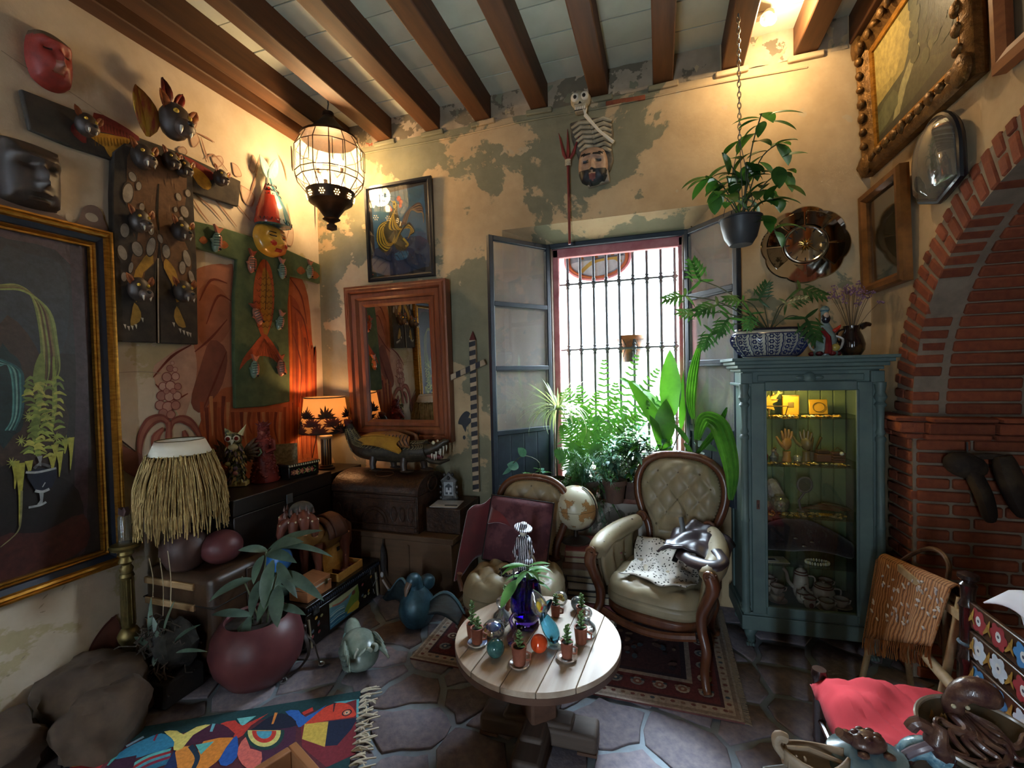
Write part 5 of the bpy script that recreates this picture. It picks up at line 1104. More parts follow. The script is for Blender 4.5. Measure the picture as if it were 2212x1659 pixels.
# ================================================================== BACK WALL PICTURES AND CARVINGS
# rooster picture
a, b = BWp(793, 408), BWp(942, 597); W_, H_ = b[0]-a[0], a[1]-b[1]
t = thing('rooster_picture', 'framed painting of a yellow rooster with red comb on blue', 'picture', ((a[0]+b[0])/2, YB-0.012, (a[1]+b[1])/2), rot=(0.03, 0, 0))
iw, ih = W_-0.07, H_-0.07
frame_ring(iw, ih, [(0, -0.012), (0.0, -0.02), (0.012, -0.03), (0.03, -0.03), (0.035, -0.022), (0.035, 0.0)]).b('frame', M('frame_black', '#10141c', rough=.3, coat=.3), t, ang=30)
p = Paint(y=-0.009); sx, sz = iw/0.452, ih/0.66   # drawn on a 0.45 x 0.66 sheet
q = lambda pts: [(x*sx, z*sz) for x, z in pts]
crop = lambda x, y: (((x-695)/(1150-695)-.5)*.452*sx, (.5-(y-745)/(1500-745))*.66*sz)   # enlarged sheet coordinates
C = lambda pts: [crop(x, y) for x, y in pts]
p.poly([(-iw/2, -ih/2), (iw/2, -ih/2), (iw/2, ih/2), (-iw/2, ih/2)], '#1c1f27')
p.poly(C([(712, 800), (1120, 765), (1135, 1450), (730, 1490)]), '#2f6486'); p.poly(C([(725, 1250), (1000, 1180), (1130, 1230), (1132, 1445), (735, 1485)]), '#22395a', 2)
p.poly(C([(740, 840), (860, 830), (850, 960), (770, 1000)]), '#2f6a82', 3); p.poly(C([(960, 800), (1100, 800), (1080, 900), (980, 930)]), '#2a6078', 3); p.poly(C([(880, 1310), (980, 1300), (970, 1360), (890, 1370)]), '#2f6f90', 3)
p.poly(C([(900, 880), (920, 900), (915, 960), (930, 1030), (950, 1080), (930, 1150), (990, 1240), (960, 1290), (900, 1280), (870, 1230), (820, 1290), (770, 1270), (740, 1180), (750, 1090), (790, 1030), (830, 1020), (850, 960), (880, 920)]), '#4a4016', 3)
RQ = Rnd(6)
for k in range(8): p.stroke(C([(905-k*4, 925+k*6), (870+k*3, 1000+k*6), (850+k*10, 1090+k*2), (905+k*8, 1110)]), (.006, .022, .004), ['#d0ab2c', '#b8921e', '#1c1a12'][k % 3])
for k in range(9): p.stroke(C([(835-k*4, 1025+k*6), (765+k*4, 1070+k*8), (755+k*9, 1190+k*4), (815+k*8, 1275-k*8), (860+k*3, 1225-k*9)]), (.006, .02, .004), ['#cfae2f', '#171510', '#bb9420'][k % 3])
for k in range(8): p.stroke(C([(880+k*3, 1230-k*3), (900+k*6, 1180-k*8), (955+k*6, 1105-k*5), (1010+k*4, 1120+k*3), (985+k*2, 1200-k*4)]), (.004, .016, .003), ['#c9a52c', '#1a1711', '#a9861f'][k % 3])
for k in range(8): p.stroke(C([(940+k*5, 1080), (975+k*6, 990-k*4), (1040+k*4, 930+k*8), (1085+k*3, 915+k*12), (1108, 970+k*16)]), (.004, .014, .004), ['#5c3a30', '#8a6a52', '#3a2420', '#a07a50'][k % 4])
p.stroke(C([(965, 1260), (985, 1245), (950, 1190)]), .016, '#c9a52c')
for (x, y, rx, rz, an) in ((930, 850, .03, .034, .2), (945, 880, .026, .03, 0), (940, 910, .022, .03, -.2), (858, 915, .02, .026, .3), (868, 935, .014, .02, 0)): c = crop(x, y); p.ell(c[0], c[1], rx*.62, rz*.62, '#c8402e', an); p.ell(c[0]+.004, c[1]+.002, rx*.35, rz*.35, '#e06a52', an)
p.ell(*crop(895, 895), .016, .03, '#c9b03a'); p.poly(C([(885, 885), (868, 855), (890, 868)]), '#b9a35a'); p.ell(*crop(892, 890), .007, .009, '#1b1710')
for k in range(9): p.stroke(C([(770+k*35, 1330+20*sin(k)), (800+k*33, 1310+22*cos(k*2)), (830+k*32, 1390)]), (.003, .005, .002), '#15233c')
p.ell(*crop(700, 1472), .005, .005, '#c03a30'); p.b('painting', t)
MB().box((0, -0.0195, 0), (iw+.004, .002, ih+.004)).b('glass', pnm('picture_glass', (.96, .97, .97), .25), t, smooth=False); MB().box((0, -.004, 0), (iw+.02, .008, ih+.02)).b('backing', 'black', t, smooth=False)
# mirror
a, b = BWp(758, 622), BWp(983, 950); a = (BWp(760, 622)[0], BWp(760, 622)[1]); W_ = BWp(978, 605)[0]-BWp(766, 625)[0]; zc0, zc1 = 1.03, 2.27
t = thing('wall_mirror', 'tall mirror in a wide stepped reddish wood frame', 'mirror', (-1.96, YB-0.03, (zc0+zc1)/2), rot=(0.035, 0, 0))
W_, H_ = 0.90, 1.235; iw, ih = W_-.33, H_-.33
wood('mirror_wood', '#6e3a22', '#854a2c', scale=4, rough=.35, axis=2, coat=.2)
for nm, pr in (('inner_moulding', [(0, -.006), (0, -.016), (.02, -.03), (.045, -.034), (.05, -.026)]), ('middle_moulding', [(.05, -.026), (.07, -.05), (.1, -.056), (.108, -.048)]), ('outer_moulding', [(.108, -.048), (.12, -.068), (.14, -.07), (.15, -.06), (.165, -.058), (.165, 0.02)])):
 frame_ring(iw, ih, pr).b(nm, 'mirror_wood', t, ang=25)
MB().box((0, -.004, 0), (iw+.01, .008, ih+.01)).b('mirror_glass', M('mirror_silver', '#d8d8d6', rough=.015, metal=1.0), t, smooth=False); MB().box((0, .008, 0), (iw+.1, .012, ih+.1)).b('backing', 'black', t, smooth=False)
# striped cross
t, L = wallthing('striped_cross', 'black and cream striped wooden cross with red pointed top', 'cross', 'B', 1027, 870)
z0, z1 = BWp(1031, 1060)[1]-t.location.z, L(1024, 735)[1]; xc = 0.0; hw = .026
MB().box((0, -.02, (z0+z1)/2), (hw*2, .026, z1-z0)).b('upright', M('cross_cream', '#b9a184', '#a08a70', scale=9, rough=.8), t, bevel=.003)
MB().lathe([(hw*1.3, 0), (0, .07)], 4, (0, -.02, z1), a0=PI/4, a1=PI/4+2*PI, sy=.6).b('point', M('cross_red', '#5c221c', rough=.7), t, ang=20)
st = Paint(y=-.0345); n = 17
for k in range(n):
 z = z0+(z1-z0)*(k+.2)/n; h_ = (z1-z0)/n*.55; st.poly([(-hw, z), (hw, z+.012), (hw, z+h_+.012), (-hw, z+h_)], '#211c22')
st.b('stripes', t)
c0, c1 = L(970, 820), L(1053, 782); d = Vector((c1[0]-c0[0], 0, c1[1]-c0[1])); ang = -math.atan2(d.z, d.x); ln = d.length
arm = MB().box((0, 0, 0), (ln, .024, .042)).b('arm', 'cross_cream', t, bevel=.003, loc=((c0[0]+c1[0])/2, -.047, (c0[1]+c1[1])/2), rot=(0, ang, 0))
st = Paint(y=-.0135)
for k in range(4): x = -ln/2+ln*k/4; st.poly([(x, -.021), (x+.04, -.021), (x+.055, .021), (x+.015, .021)], '#211c22')
st.b('arm_stripes', arm)
# skull, skeleton torso, bearded face, trident
BONE = M('bone', '#b3a68a', '#8f8166', scale=14, rough=.75, bump=.4)
def facef(): return [(0, -.1, .12, .3, .025), (0, -.3, .2, .1, .018), (-.4, .15, .2, .12, -.02), (.4, .15, .2, .12, -.02), (0, .4, .7, .1, .02), (0, -.58, .22, .06, .02)]
t, L = wallthing('skull_carving', 'carved skull with bulging white eyes just under the beams', 'carving', 'B', 1257, 228)
MB().ell((0, -.045, .01), (.07, .055, .06), 16, 10).b('cranium', BONE, t); MB().box((0, -.055, -.055), (.075, .06, .05), taper=1.25).b('jaw', BONE, t, bevel=.012, seg=3)
for sx in (-1, 1):
 e = MB().ell((sx*.032, -.085, .012), (.03, .024, .03), 12, 9).b('eye', M('eye_white', '#d6cfbd', rough=.4), t); MB().ell((sx*.03, -.106, .006), (.012, .007, .013), 9, 7).b('pupil', 'black', e)
MB().lathe([(.012, 0), (0, .025)], 6).b('nose_hole', 'black', t, loc=(0, -.083, -.03), rot=(.3, 0, 0))
for k in range(6): MB().box((-.03+.012*k, -.086, -.062), (.008, .008, .018)).b('tooth', 'eye_white', t, bevel=.002)
MB().box((0, -.083, -.072), (.075, .006, .006)).b('mouth_line', 'black', t)
t, L = wallthing('skeleton_carving', 'carved ribcage plaque with black-bearded face, bone arm and block', 'carving', 'B', 1280, 330)
pl = [L(x, y) for x, y in ((1232, 272), (1262, 262), (1300, 258), (1320, 262), (1326, 290), (1322, 320), (1326, 350), (1318, 375), (1260, 378), (1248, 340), (1236, 305))]
MB().prism(pl, -.04, -.006).b('torso', M('torso_dark', '#6d6352', '#3f382e', scale=12, rough=.8, bump=.4), t, bevel=.012, seg=3)
for k in range(7):
 for sx in (-1, 1):
  z = .18-k*.033; c = L(1280+k*1.5, 300)[0]; w_ = .135-.006*k
  MB().tube([(c+sx*.012, -.055, z), (c+sx*w_*.6, -.06, z+.008), (c+sx*w_, -.045, z-.012)], [.012, .014, .010], 7).b('rib', BONE, t); 
 MB().ell((L(1280+k*1.5, 300)[0], -.05, .18-k*.033), (.017, .014, .013), 8, 6).b('vertebra', BONE, t)
ab = [Vector((*L(1268, 262), 0)), Vector((*L(1298, 296), 0)), Vector((*L(1328, 320), 0))]; ab = [Vector((v.x, -.085, v.y)) for v in ab]
MB().tube(ab, [.013, .009, .012], 8).b('arm_bone', 'eye_white', t)
for k in range(3): MB().tube([ab[0], ab[0]+Vector((-.012+.012*k, -.005, .04))], [.005, .003], 5).b('finger_bone', 'eye_white', t)
pf = L(1283, 366); fc = MB(); relief(fc, .20, .26, .06, facef(), 26, .2, lambda x, z: ('#101318' if (z < -.28 and math.hypot(x, (z+.62)*1.2) > .24) else ('#7c3f36' if z < -.5 and abs(x) < .22 else ('#14161a' if abs(z-.42-.1*abs(x)) < .085 and .1 < abs(x) < .75 else ('#3a3630' if abs(z-.14) < .05 and .22 < abs(x) < .6 else '#a88870')))))
o = fc.b('bearded_face', PTH, t); merge(o); o.location = (pf[0], -.04, pf[1]); 
bb = L(1293, 390); MB().box((bb[0], -.03, bb[1]), (.15, .05, .085), rot=(0, -.12, 0)).b('stone_block', M('block_grey', '#9a8f80', '#83796c', scale=12, rough=.9), t, bevel=.01)
MB().tube([(bb[0]-.02, -.055, bb[1]+.02), (bb[0]-.05, -.06, bb[1]-.03), (bb[0]-.045, -.06, bb[1]-.055)], [.03, .02, .006], 8).b('beard_lock', M('beard', '#121518', rough=.7), t)
MB().tube([(bb[0]+.01, -.06, bb[1]+.03), (bb[0]+.045, -.065, bb[1]-.01), (bb[0]+.04, -.06, bb[1]-.035)], [.03, .022, .008], 8).b('beard_lock', 'beard', t)
t, L = wallthing('trident', 'dark red three-pronged trident hanging above the window', 'trident', 'B', 1228, 400, off=.05)
M('trident_red', '#5c1c1c', '#722626', scale=10, rough=.5); zz = L(1228, 350)[1]
MB().cyl((0, 0, L(1228, 528)[1]), (0, 0, zz), .0095, n=10).b('shaft', 'trident_red', t)
for x, top in ((1207, 288), (1226, 279), (1252, 290)): q0 = L(x, top); MB().tube([(0, 0, zz), ((q0[0])*.45, 0, zz+.055), (q0[0], 0, q0[1])], [.008, .012, .002], 8).b('prong', 'trident_red', t)
for k in range(4): MB().tube([(.016*cos(a), .016*sin(a), zz-.02+.011*k+.003*sin(a)) for a in [2*PI*i/12 for i in range(13)]], .006, 5).b('binding', M('twine', '#b5a88e', rough=.9), t)
# ceiling spot
c = onY(1655, 38, 2.72); t = thing('ceiling_spotlight', 'lit adjustable spotlight fixed to a beam side', 'light', (0.60, 2.93, 3.505))
MB().box((-.085, 0, .015), (.03, .07, .1)).b('mount', M('fix_white', '#b9ae9c', rough=.5), t, bevel=.004); MB().cyl((-.07, 0, 0), (-.02, 0, 0), .01, n=8).b('arm', 'fix_white', t)
MB().lathe([(.02, -.045), (.03, -.03), (.036, .035), (.034, .036), (.027, -.025)], 16).b('head', 'fix_white', t, rot=(2.5, 0.35, 0), loc=(0, -.01, 0))
MB().ell((.012, -.03, -.035), (.028, .028, .02), 12, 8, rot=(2.5, .35, 0)).b('bulb', M('spot_glow', '#ffdf9c', emit=30.0), t)
lt = bpy.data.lights.new('ceiling_spot_glow', 'POINT'); lt.energy = 13; lt.color = (1.0, .74, .42); lt.shadow_soft_size = .03
lo_ = bpy.data.objects.new('ceiling_spot_glow', lt); COL.objects.link(lo_); lo_.parent = t; lo_.location = (.03, -.055, -.075)

# ================================================================== FLOOR: RUGS, PLANTS, BIRDS, STONES
# persian rug
rx0, rx1, ry0, ry1 = -1.32, .33, 2.15, 3.15
t = thing('persian_rug', 'worn dark red oriental rug under the two chairs', 'rug', (0, 0, 0.0))
MB().box(((rx0+rx1)/2, (ry0+ry1)/2, .004), (rx1-rx0, ry1-ry0, .008)).b('pile', M('rug_base', '#5a3230', '#6b403a', scale=30, rough=.98), t)
p = Paint(y=0, step=.00003); B = lambda x0, y0, x1, y1, c: p.poly([(x0, y0), (x1, y0), (x1, y1), (x0, y1)], c)
def inset(d, c): B(rx0+d, ry0+d, rx1-d, ry1-d, c)
inset(0, '#a89a8c'); inset(.012, '#8d7a6c'); inset(.03, '#b3a290'); inset(.07, '#4a2a30'); inset(.085, '#6a2f30'); inset(.20, '#a89484'); inset(.225, '#38262c'); inset(.25, '#4c2a2a')
RQ = Rnd(11)
def ringpts(d, step):
 x0, y0, x1, y1 = rx0+d, ry0+d, rx1-d, ry1-d; out = []; x = x0
 while x < x1: out += [(x, y0), (x, y1)]; x += step
 y = y0
 while y < y1: out += [(x0, y), (x1, y)]; y += step
 return out
for (x, y) in ringpts(.05, .045): p.ell(x, y, .012, .009, RQ.choice(['#7d4a44', '#8a6a58', '#54606a']), n=6)
for (x, y) in ringpts(.142, .105):
 p.ell(x, y, .034, .03, RQ.choice(['#b0a090', '#8f8a86']), n=10); p.ell(x, y, .022, .02, RQ.choice(['#5d3a3c', '#4a5560', '#8a5a48']), n=8); p.ell(x, y, .009, .009, '#c2b09c', n=6)
for (x, y) in ringpts(.142, .0525): p.ell(x+.026, y+.01, .011, .008, RQ.choice(['#96806e', '#3e4650']), n=6)
for k in range(150):
 x, y = RQ.uniform(rx0+.27, rx1-.27), RQ.uniform(ry0+.27, ry1-.27); p.ell(x, y, RQ.uniform(.01, .03), RQ.uniform(.008, .02), RQ.choice(['#6d4a40', '#7d5a48', '#3a2a2e', '#8a6e58', '#44505a']), RQ.uniform(0, 3), 7)
o = p.b('woven_pattern', t, ptm('rug_weave', rough=.98, var=.45, scale=60, bump=.4)); o.location = (0, 0, .0085); o.rotation_euler = (-PI/2, 0, 0)
frg = MB()
for k in range(260): y = ry0+(ry1-ry0)*k/260; frg.tube([(rx1, y, .004), (rx1+.015, y+RQ.uniform(-.004, .004), .003), (rx1+.028, y+RQ.uniform(-.008, .008), .002)], .0016, 4)
frg.b('fringe', M('rug_fringe', '#8a7a66', rough=.95), t, kind='stuff')
# fish rug
C0 = Vector((-1.418, 1.855)); u = Vector((-.862, -.507)).normalized(); v = Vector((.507, -.862)).normalized(); ll, ww = 1.12, .80
t = thing('fish_rug', 'bright woven rug with colourful fish and dark green border', 'rug', (0, 0, 0))
def RG(px, py): q = onZ(px, py, .007); return (q.x, q.y)
G = lambda pts: [RG(x, y) for x, y in pts]
uv = lambda a, b: (C0.x+u.x*a+v.x*b, C0.y+u.y*a+v.y*b)
MB().slab([uv(0, 0), uv(ll, 0), uv(ll, ww), uv(0, ww)], 0, .006).b('weave', M('rug_green', '#12343a', '#0e2a2e', scale=30, rough=.98), t)
p = Paint(y=0)
p.poly([uv(0, 0), uv(ll, 0), uv(ll, ww), uv(0, ww)], '#143c40'); p.poly([uv(.09, .085), uv(ll-.09, .085), uv(ll-.09, ww-.08), uv(.09, ww-.08)], '#55222c'); p.poly([uv(ll-.09, 0), uv(ll, 0), uv(ll, ww), uv(ll-.09, ww)], '#10182a')
Z = lambda x, y: RG(60+x*840/2212, 1450+y*209/550)        # enlarged-photo coordinates
ZP = lambda pts: [Z(x, y) for x, y in pts]
p.poly(ZP([(1740, 175), (1885, 158), (1880, 270), (1860, 255), (1850, 215), (1790, 185)]), '#5fb0b8')
p.poly(ZP([(1550, 260), (1620, 240), (1870, 160), (1865, 470), (1700, 545), (1560, 430)]), '#7a2530')
p.poly(ZP([(1700, 285), (1880, 262), (1840, 330), (1760, 420), (1690, 425)]), '#151f3a'); p.poly(ZP([(1575, 298), (1710, 285), (1690, 430), (1560, 385)]), '#d2b04c')
p.poly(ZP([(1580, 300), (1630, 245), (1700, 200), (1770, 178), (1830, 190), (1862, 230), (1855, 258), (1700, 280)]), '#d5432f', 2)
for (x, y, r_) in ((1815, 235, .022), (1472, 296, .024), (1107, 357, .026), (768, 417, .026)):
 c = Z(x, y); p.ell(c[0], c[1], r_, r_, '#3a1c28'); p.ell(c[0], c[1], r_*.72, r_*.72, '#d98a6a'); p.ell(c[0], c[1], r_*.4, r_*.4, '#e0d4b4'); p.ell(c[0], c[1], r_*.2, r_*.2, '#1c1c24')
p.poly(ZP([(1740, 180), (1752, 180), (1742, 230), (1735, 232)]), '#4a1c28')
p.poly(ZP([(1465, 230), (1540, 222), (1580, 260), (1700, 192), (1640, 245), (1575, 300), (1540, 320), (1520, 280)]), '#2a62b0', 2); p.poly(ZP([(1560, 235), (1620, 205), (1625, 225), (1570, 250)]), '#c8372e')
p.poly(ZP([(1225, 362), (1290, 320), (1370, 262), (1440, 240), (1500, 260), (1530, 310), (1420, 330), (1300, 350)]), '#141a30', 2)
p.poly(ZP([(1405, 236), (1422, 236), (1398, 300), (1386, 302)]), '#e0863a')
p.poly(ZP([(1240, 370), (1290, 350), (1530, 315), (1520, 400), (1400, 520), (1280, 560), (1190, 480)]), '#4a1f3a'); 
for r_, c_ in ((1.0, '#17403a'), (.82, '#e0d27a'), (.6, '#c8392c'), (.38, '#4f9fb4')):
 p.poly(ZP([(1345+115*r_*cos(a), 345+105*r_*sin(a)) for a in [-.1+(PI+.2)*i/16 for i in range(17)]]), c_)
p.poly(ZP([(1240, 375), (1195, 440), (1200, 500), (1250, 555), (1320, 540), (1330, 460), (1265, 440)]), '#d9695e', 2)
p.poly(ZP([(1190, 270), (1300, 255), (1240, 300), (1220, 320)]), '#6fbfbc'); p.poly(ZP([(1095, 300), (1180, 280), (1222, 310), (1370, 240), (1270, 310), (1225, 365), (1175, 380), (1140, 320)]), '#c93c30', 2)
p.poly(ZP([(880, 420), (950, 360), (1040, 305), (1110, 305), (1160, 340), (1170, 372), (1000, 405)]), '#4a1a34', 2); p.poly(ZP([(1050, 300), (1068, 300), (1050, 345), (1035, 345)]), '#6fb8c4')
p.poly(ZP([(1000, 400), (1170, 378), (1150, 430), (1070, 520), (940, 600), (960, 500)]), '#e38a33', 2); p.poly(ZP([(955, 420), (1060, 400), (985, 475)]), '#5fb5ae')
p.poly(ZP([(845, 450), (930, 425), (965, 490), (950, 560), (880, 580), (835, 510)]), '#e58f3a', 2); p.stroke(ZP([(925, 425), (965, 490), (940, 560)]), .018, '#183046'); p.poly(ZP([(1170, 380), (1195, 385), (1190, 490), (1130, 540), (1085, 510)]), '#2458a8', 2)
p.poly(ZP([(775, 345), (850, 340), (885, 360), (960, 318), (1040, 305), (940, 365), (880, 440), (830, 450), (825, 390)]), '#e2cf6e', 2)
p.poly(ZP([(490, 500), (560, 440), (660, 390), (760, 355), (815, 380), (830, 430), (700, 470), (600, 500)]), '#2f7fa0', 2); p.poly(ZP([(712, 395), (730, 360), (742, 358), (722, 400)]), '#8a2440')
for k, c_ in enumerate(('#5fb5b0', '#a3262e', '#4f9aa8', '#8a2440', '#2a6f8a')): p.stroke(ZP([(600, 540-k*5+k*22), (690, 490+k*16), (810, 455+k*14)]), .03, c_)
p.poly(ZP([(470, 510), (620, 480), (600, 550), (430, 560)]), '#3a1430'); p.poly(ZP([(770, 560), (835, 450), (850, 540), (800, 600)]), '#172a5a')
p.poly(ZP([(320, 430), (400, 440), (440, 470), (430, 520), (330, 530), (250, 545)]), '#dfc25c', 2); p.poly(ZP([(335, 495), (410, 475), (400, 500), (345, 512)]), '#3a2030'); p.poly(ZP([(240, 548), (430, 525), (420, 580), (200, 600)]), '#b0282c')
p.stroke(ZP([(400, 420), (470, 415), (500, 470), (440, 540)]), .026, '#4f9f9a'); p.stroke(ZP([(380, 435), (440, 450), (460, 500), (420, 560)]), .018, '#6a2430'); p.poly(ZP([(500, 400), (600, 380), (540, 430), (500, 450)]), '#7a2838'); p.stroke(ZP([(560, 430), (660, 375)]), .014, '#8fa8b8')
o = p.b('woven_fish', t, ptm('rug_wool', rough=1.0, var=.3, scale=70, bump=.35)); o.location = (0, 0, .0065); o.rotation_euler = (-PI/2, 0, 0)
fr = MB(); RQ = Rnd(13)
for k in range(15):
 b0 = Vector((*uv(0, .01+k*.036), .006)); 
 for j in range(4):
  q1 = b0+Vector((-u.x*RQ.uniform(.03, .05)+RQ.uniform(-.012, .012), -u.y*.04+RQ.uniform(-.012, .012), RQ.uniform(.004, .016))); q2 = q1+Vector((-u.x*RQ.uniform(.02, .05)+RQ.uniform(-.025, .025), -u.y*.03+RQ.uniform(-.03, .03), -RQ.uniform(.0, .006)))
  q2.z = max(.004, q2.z); fr.tube(spl([b0, q1, q2], 3), .0035, 5)
 fr.ell(b0+Vector((-u.x*.028, -u.y*.028, .005)), .008, 6, 5)
fr.b('tassels', M('tassel', '#cfc6b0', rough=.95), t, kind='stuff')
# maroon pot with dracaena
t = thing('potted_dracaena', 'round maroon pot with drooping broad-leaved plant', 'plant', (-2.0, 1.80, 0))
MB().lathe([(.10, 0), (.15, .02), (.205, .1), (.222, .18), (.205, .26), (.165, .315), (.15, .325), (.142, .315), (.16, .28)], 32).b('pot', 'maroon', t); MB().cyl((0, 0, .26), (0, 0, .285), .158, n=24).b('soil', M('soil', '#1d1611', '#2c221a', scale=30, rough=1, bump=.8), t)
LM = lfm('leaf_dusty', '#43554a', '#5f7466', trans=.25); RQ = Rnd(17)
pot = t.location
def to_loc(px, py, y): q = onY(px, py, y); return q-pot
stems = [((0.02, 0, .28), (575, 1190, 1.86)), ((.04, .02, .28), (600, 1230, 1.86)), ((-.03, 0, .28), (545, 1320, 1.74)), ((.06, .02, .28), (608, 1330, 1.80)), ((-.02, .03, .28), (520, 1240, 1.9))]
for b0, (px, py, yy) in stems: 
 e = to_loc(px, py, yy); MB().tube(spl([b0, Vector(b0).lerp(e, .5)+Vector((.01, -.01, .02)), e], 4), .005, 6).b('stem', M('stem_green', '#4a5038', rough=.7), t)
def pleaf(base, tip, wd, bend, up=(0, -.5, .8)):
 b0, e = to_loc(*base), to_loc(*tip); d = e-b0; L_ = d.length*1.08
 MB().leaf(b0, d+Vector((0, 0, bend*L_*.45)), up, L_, wd, bend, .18, 9, shape='oval').b('leaf', LM, t)
for base, tip, wd, bd in (((578, 1190, 1.84), (515, 1195, 1.75), .05, .7), ((578, 1188, 1.86), (672, 1162, 1.8), .05, .6), ((580, 1195, 1.82), (630, 1185, 1.75), .07, .9), ((605, 1185, 1.86), (688, 1235, 1.8), .035, 1.2), ((590, 1210, 1.8), (565, 1310, 1.70), .075, .5), ((600, 1215, 1.8), (622, 1300, 1.72), .05, .9),
      ((545, 1250, 1.8), (455, 1310, 1.68), .06, .8), ((560, 1255, 1.8), (540, 1330, 1.68), .055, .4), ((600, 1265, 1.76), (595, 1350, 1.66), .075, .3), ((590, 1275, 1.76), (555, 1340, 1.7), .07, .3), ((612, 1235, 1.8), (668, 1325, 1.72), .055, 1.1), ((608, 1260, 1.8), (660, 1290, 1.75), .045, .9),
      ((545, 1330, 1.72), (450, 1345, 1.66), .045, .7), ((540, 1330, 1.74), (525, 1395, 1.66), .05, .4), ((605, 1310, 1.76), (645, 1340, 1.7), .04, .7), ((570, 1200, 1.84), (545, 1260, 1.78), .06, .6), ((575, 1195, 1.86), (620, 1230, 1.78), .06, .8), ((548, 1335, 1.74), (500, 1385, 1.70), .04, .6)): pleaf(base, tip, wd, bd)
# basket of orchids
t = thing('orchid_basket', 'dark hanging root basket with sparse orchid leaves beside the wall', 'plant', (-2.36, 1.585, 0))
pot = t.location
MB().box((0, 0, .06), (.26, .2, .12)).b('crate', M('crate_dark', '#15110e', '#221b16', scale=9, rough=.9), t, bevel=.01)
rt = MB(); RQ = Rnd(19)
for k in range(170):
 a = RQ.uniform(0, 2*PI); r_ = RQ.uniform(.02, .13); z = RQ.uniform(.1, .33); P0 = Vector((r_*cos(a), r_*sin(a)*.75, z)); pts = [P0]
 for j in range(4): pts.append(pts[-1]+Vector((RQ.uniform(-.035, .035), RQ.uniform(-.03, .03), RQ.uniform(-.04, .03))))
 rt.tube(pts, RQ.uniform(.002, .005), 4)
rt.b('roots', M('root', '#4d4238', '#2a221c', scale=20, rough=.95), t, kind='stuff')
MB().ell((.03, .02, .23), (.12, .09, .12), 12, 9, jit=.15).b('moss_ball', M('moss', '#1b1815', '#2c2822', scale=25, rough=1, bump=1.0), t)
for (bx, tx, wd, bd) in (((330, 1400, 1.58), (318, 1300, 1.58), .035, .2), ((335, 1400, 1.56), (282, 1385, 1.52), .03, .7), ((350, 1385, 1.56), (368, 1305, 1.55), .045, .2), ((352, 1390, 1.56), (320, 1345, 1.52), .03, .5), ((370, 1395, 1.56), (415, 1360, 1.55), .03, .6), ((345, 1405, 1.55), (330, 1440, 1.5), .03, .8), ((380, 1410, 1.55), (430, 1420, 1.5), .02, .5)): pleaf(bx, tx, wd, bd)
for (a, b) in (((368, 1310), (362, 1190)), ((352, 1330), (345, 1205)), ((330, 1290), (322, 1205))):
 MB().tube(spl([to_loc(*a, 1.58), to_loc((a[0]+b[0])/2+4, (a[1]+b[1])/2, 1.59), to_loc(*b, 1.6)], 5), .0022, 5).b('dry_stalk', M('dry_stalk', '#8a7a60', rough=.9), t)
# rough stones at the wall foot
def rock(label, c, r, seed, grp='stones at the foot of the wall'):
 rq = Rnd(seed); off = Vector((rq.uniform(0, 50), rq.uniform(0, 50), 0))
 o = MB().ell((0, 0, r[2]*.72), r, 26, 18, fn=lambda q: (1+.32*mnoise.noise(q*1.3+off)+.12*mnoise.noise(q*4+off))*(1.0/max(.72, max(abs(q.x), abs(q.y), abs(q.z)*1.0))**.6)).b('rough_stone', M('stone_brown', '#43352a', '#5c4b3c', scale=6, rough=.95, bump=.5), loc=c, rotz=rq.uniform(-.4, .4))
 for vv in o.data.vertices: vv.co.z = max(vv.co.z, 0)
 return tag(o, label, 'stone', grp)
rock('large brown boulder against the wall below the gilt frame', (-2.52, 1.37, 0), (.2, .17, .14), 3); rock('rounded brown stone touching the fish rug corner', (-2.28, 1.27, 0), (.13, .13, .14), 5); rock('brown stone cut off at the picture edge', (-2.52, 1.03, 0), (.17, .15, .12), 8)
# straps and buckles in front of the trunk
t = thing('leather_harness', 'dark leather straps with metal buckles hanging before the painted trunk', 'harness', (-1.86, 1.93, 0), .25)
M('strap_dark', '#1f1612', '#2d211a', scale=15, rough=.45, bump=.2); M('nickel', '#8e8d88', rough=.3, metal=.8)
MB().box((-.03, .03, .14), (.10, .025, .16), rot=(.25, .1, .3)).b('pouch', 'strap_dark', t, bevel=.01)
for pts in ([(0, 0, .22), (.05, -.01, .15), (.06, -.02, .08), (.03, -.04, .03), (.0, -.07, .012), (-.02, -.12, .008)], [(.02, 0, .2), (.07, .02, .12), (.09, .02, .05), (.12, 0, .01), (.15, .03, .006)], [(-.04, .02, .2), (-.05, -.02, .1), (-.03, -.05, .04)]):
 MB().tube(spl(pts, 5), .014, 6, flat=.25).b('strap', 'strap_dark', t)
for c, r_ in (((-.02, -.125, .01), .018), ((-.09, 0, .17), .02), ((.12, 0, .02), .014), ((.02, -.02, .2), .012)): MB().tube([(c[0]+r_*cos(a), c[1]+r_*.6*sin(a), c[2]+r_*.4*sin(a)) for a in [2*PI*i/12 for i in range(13)]], .004, 5).b('buckle', 'nickel', t)
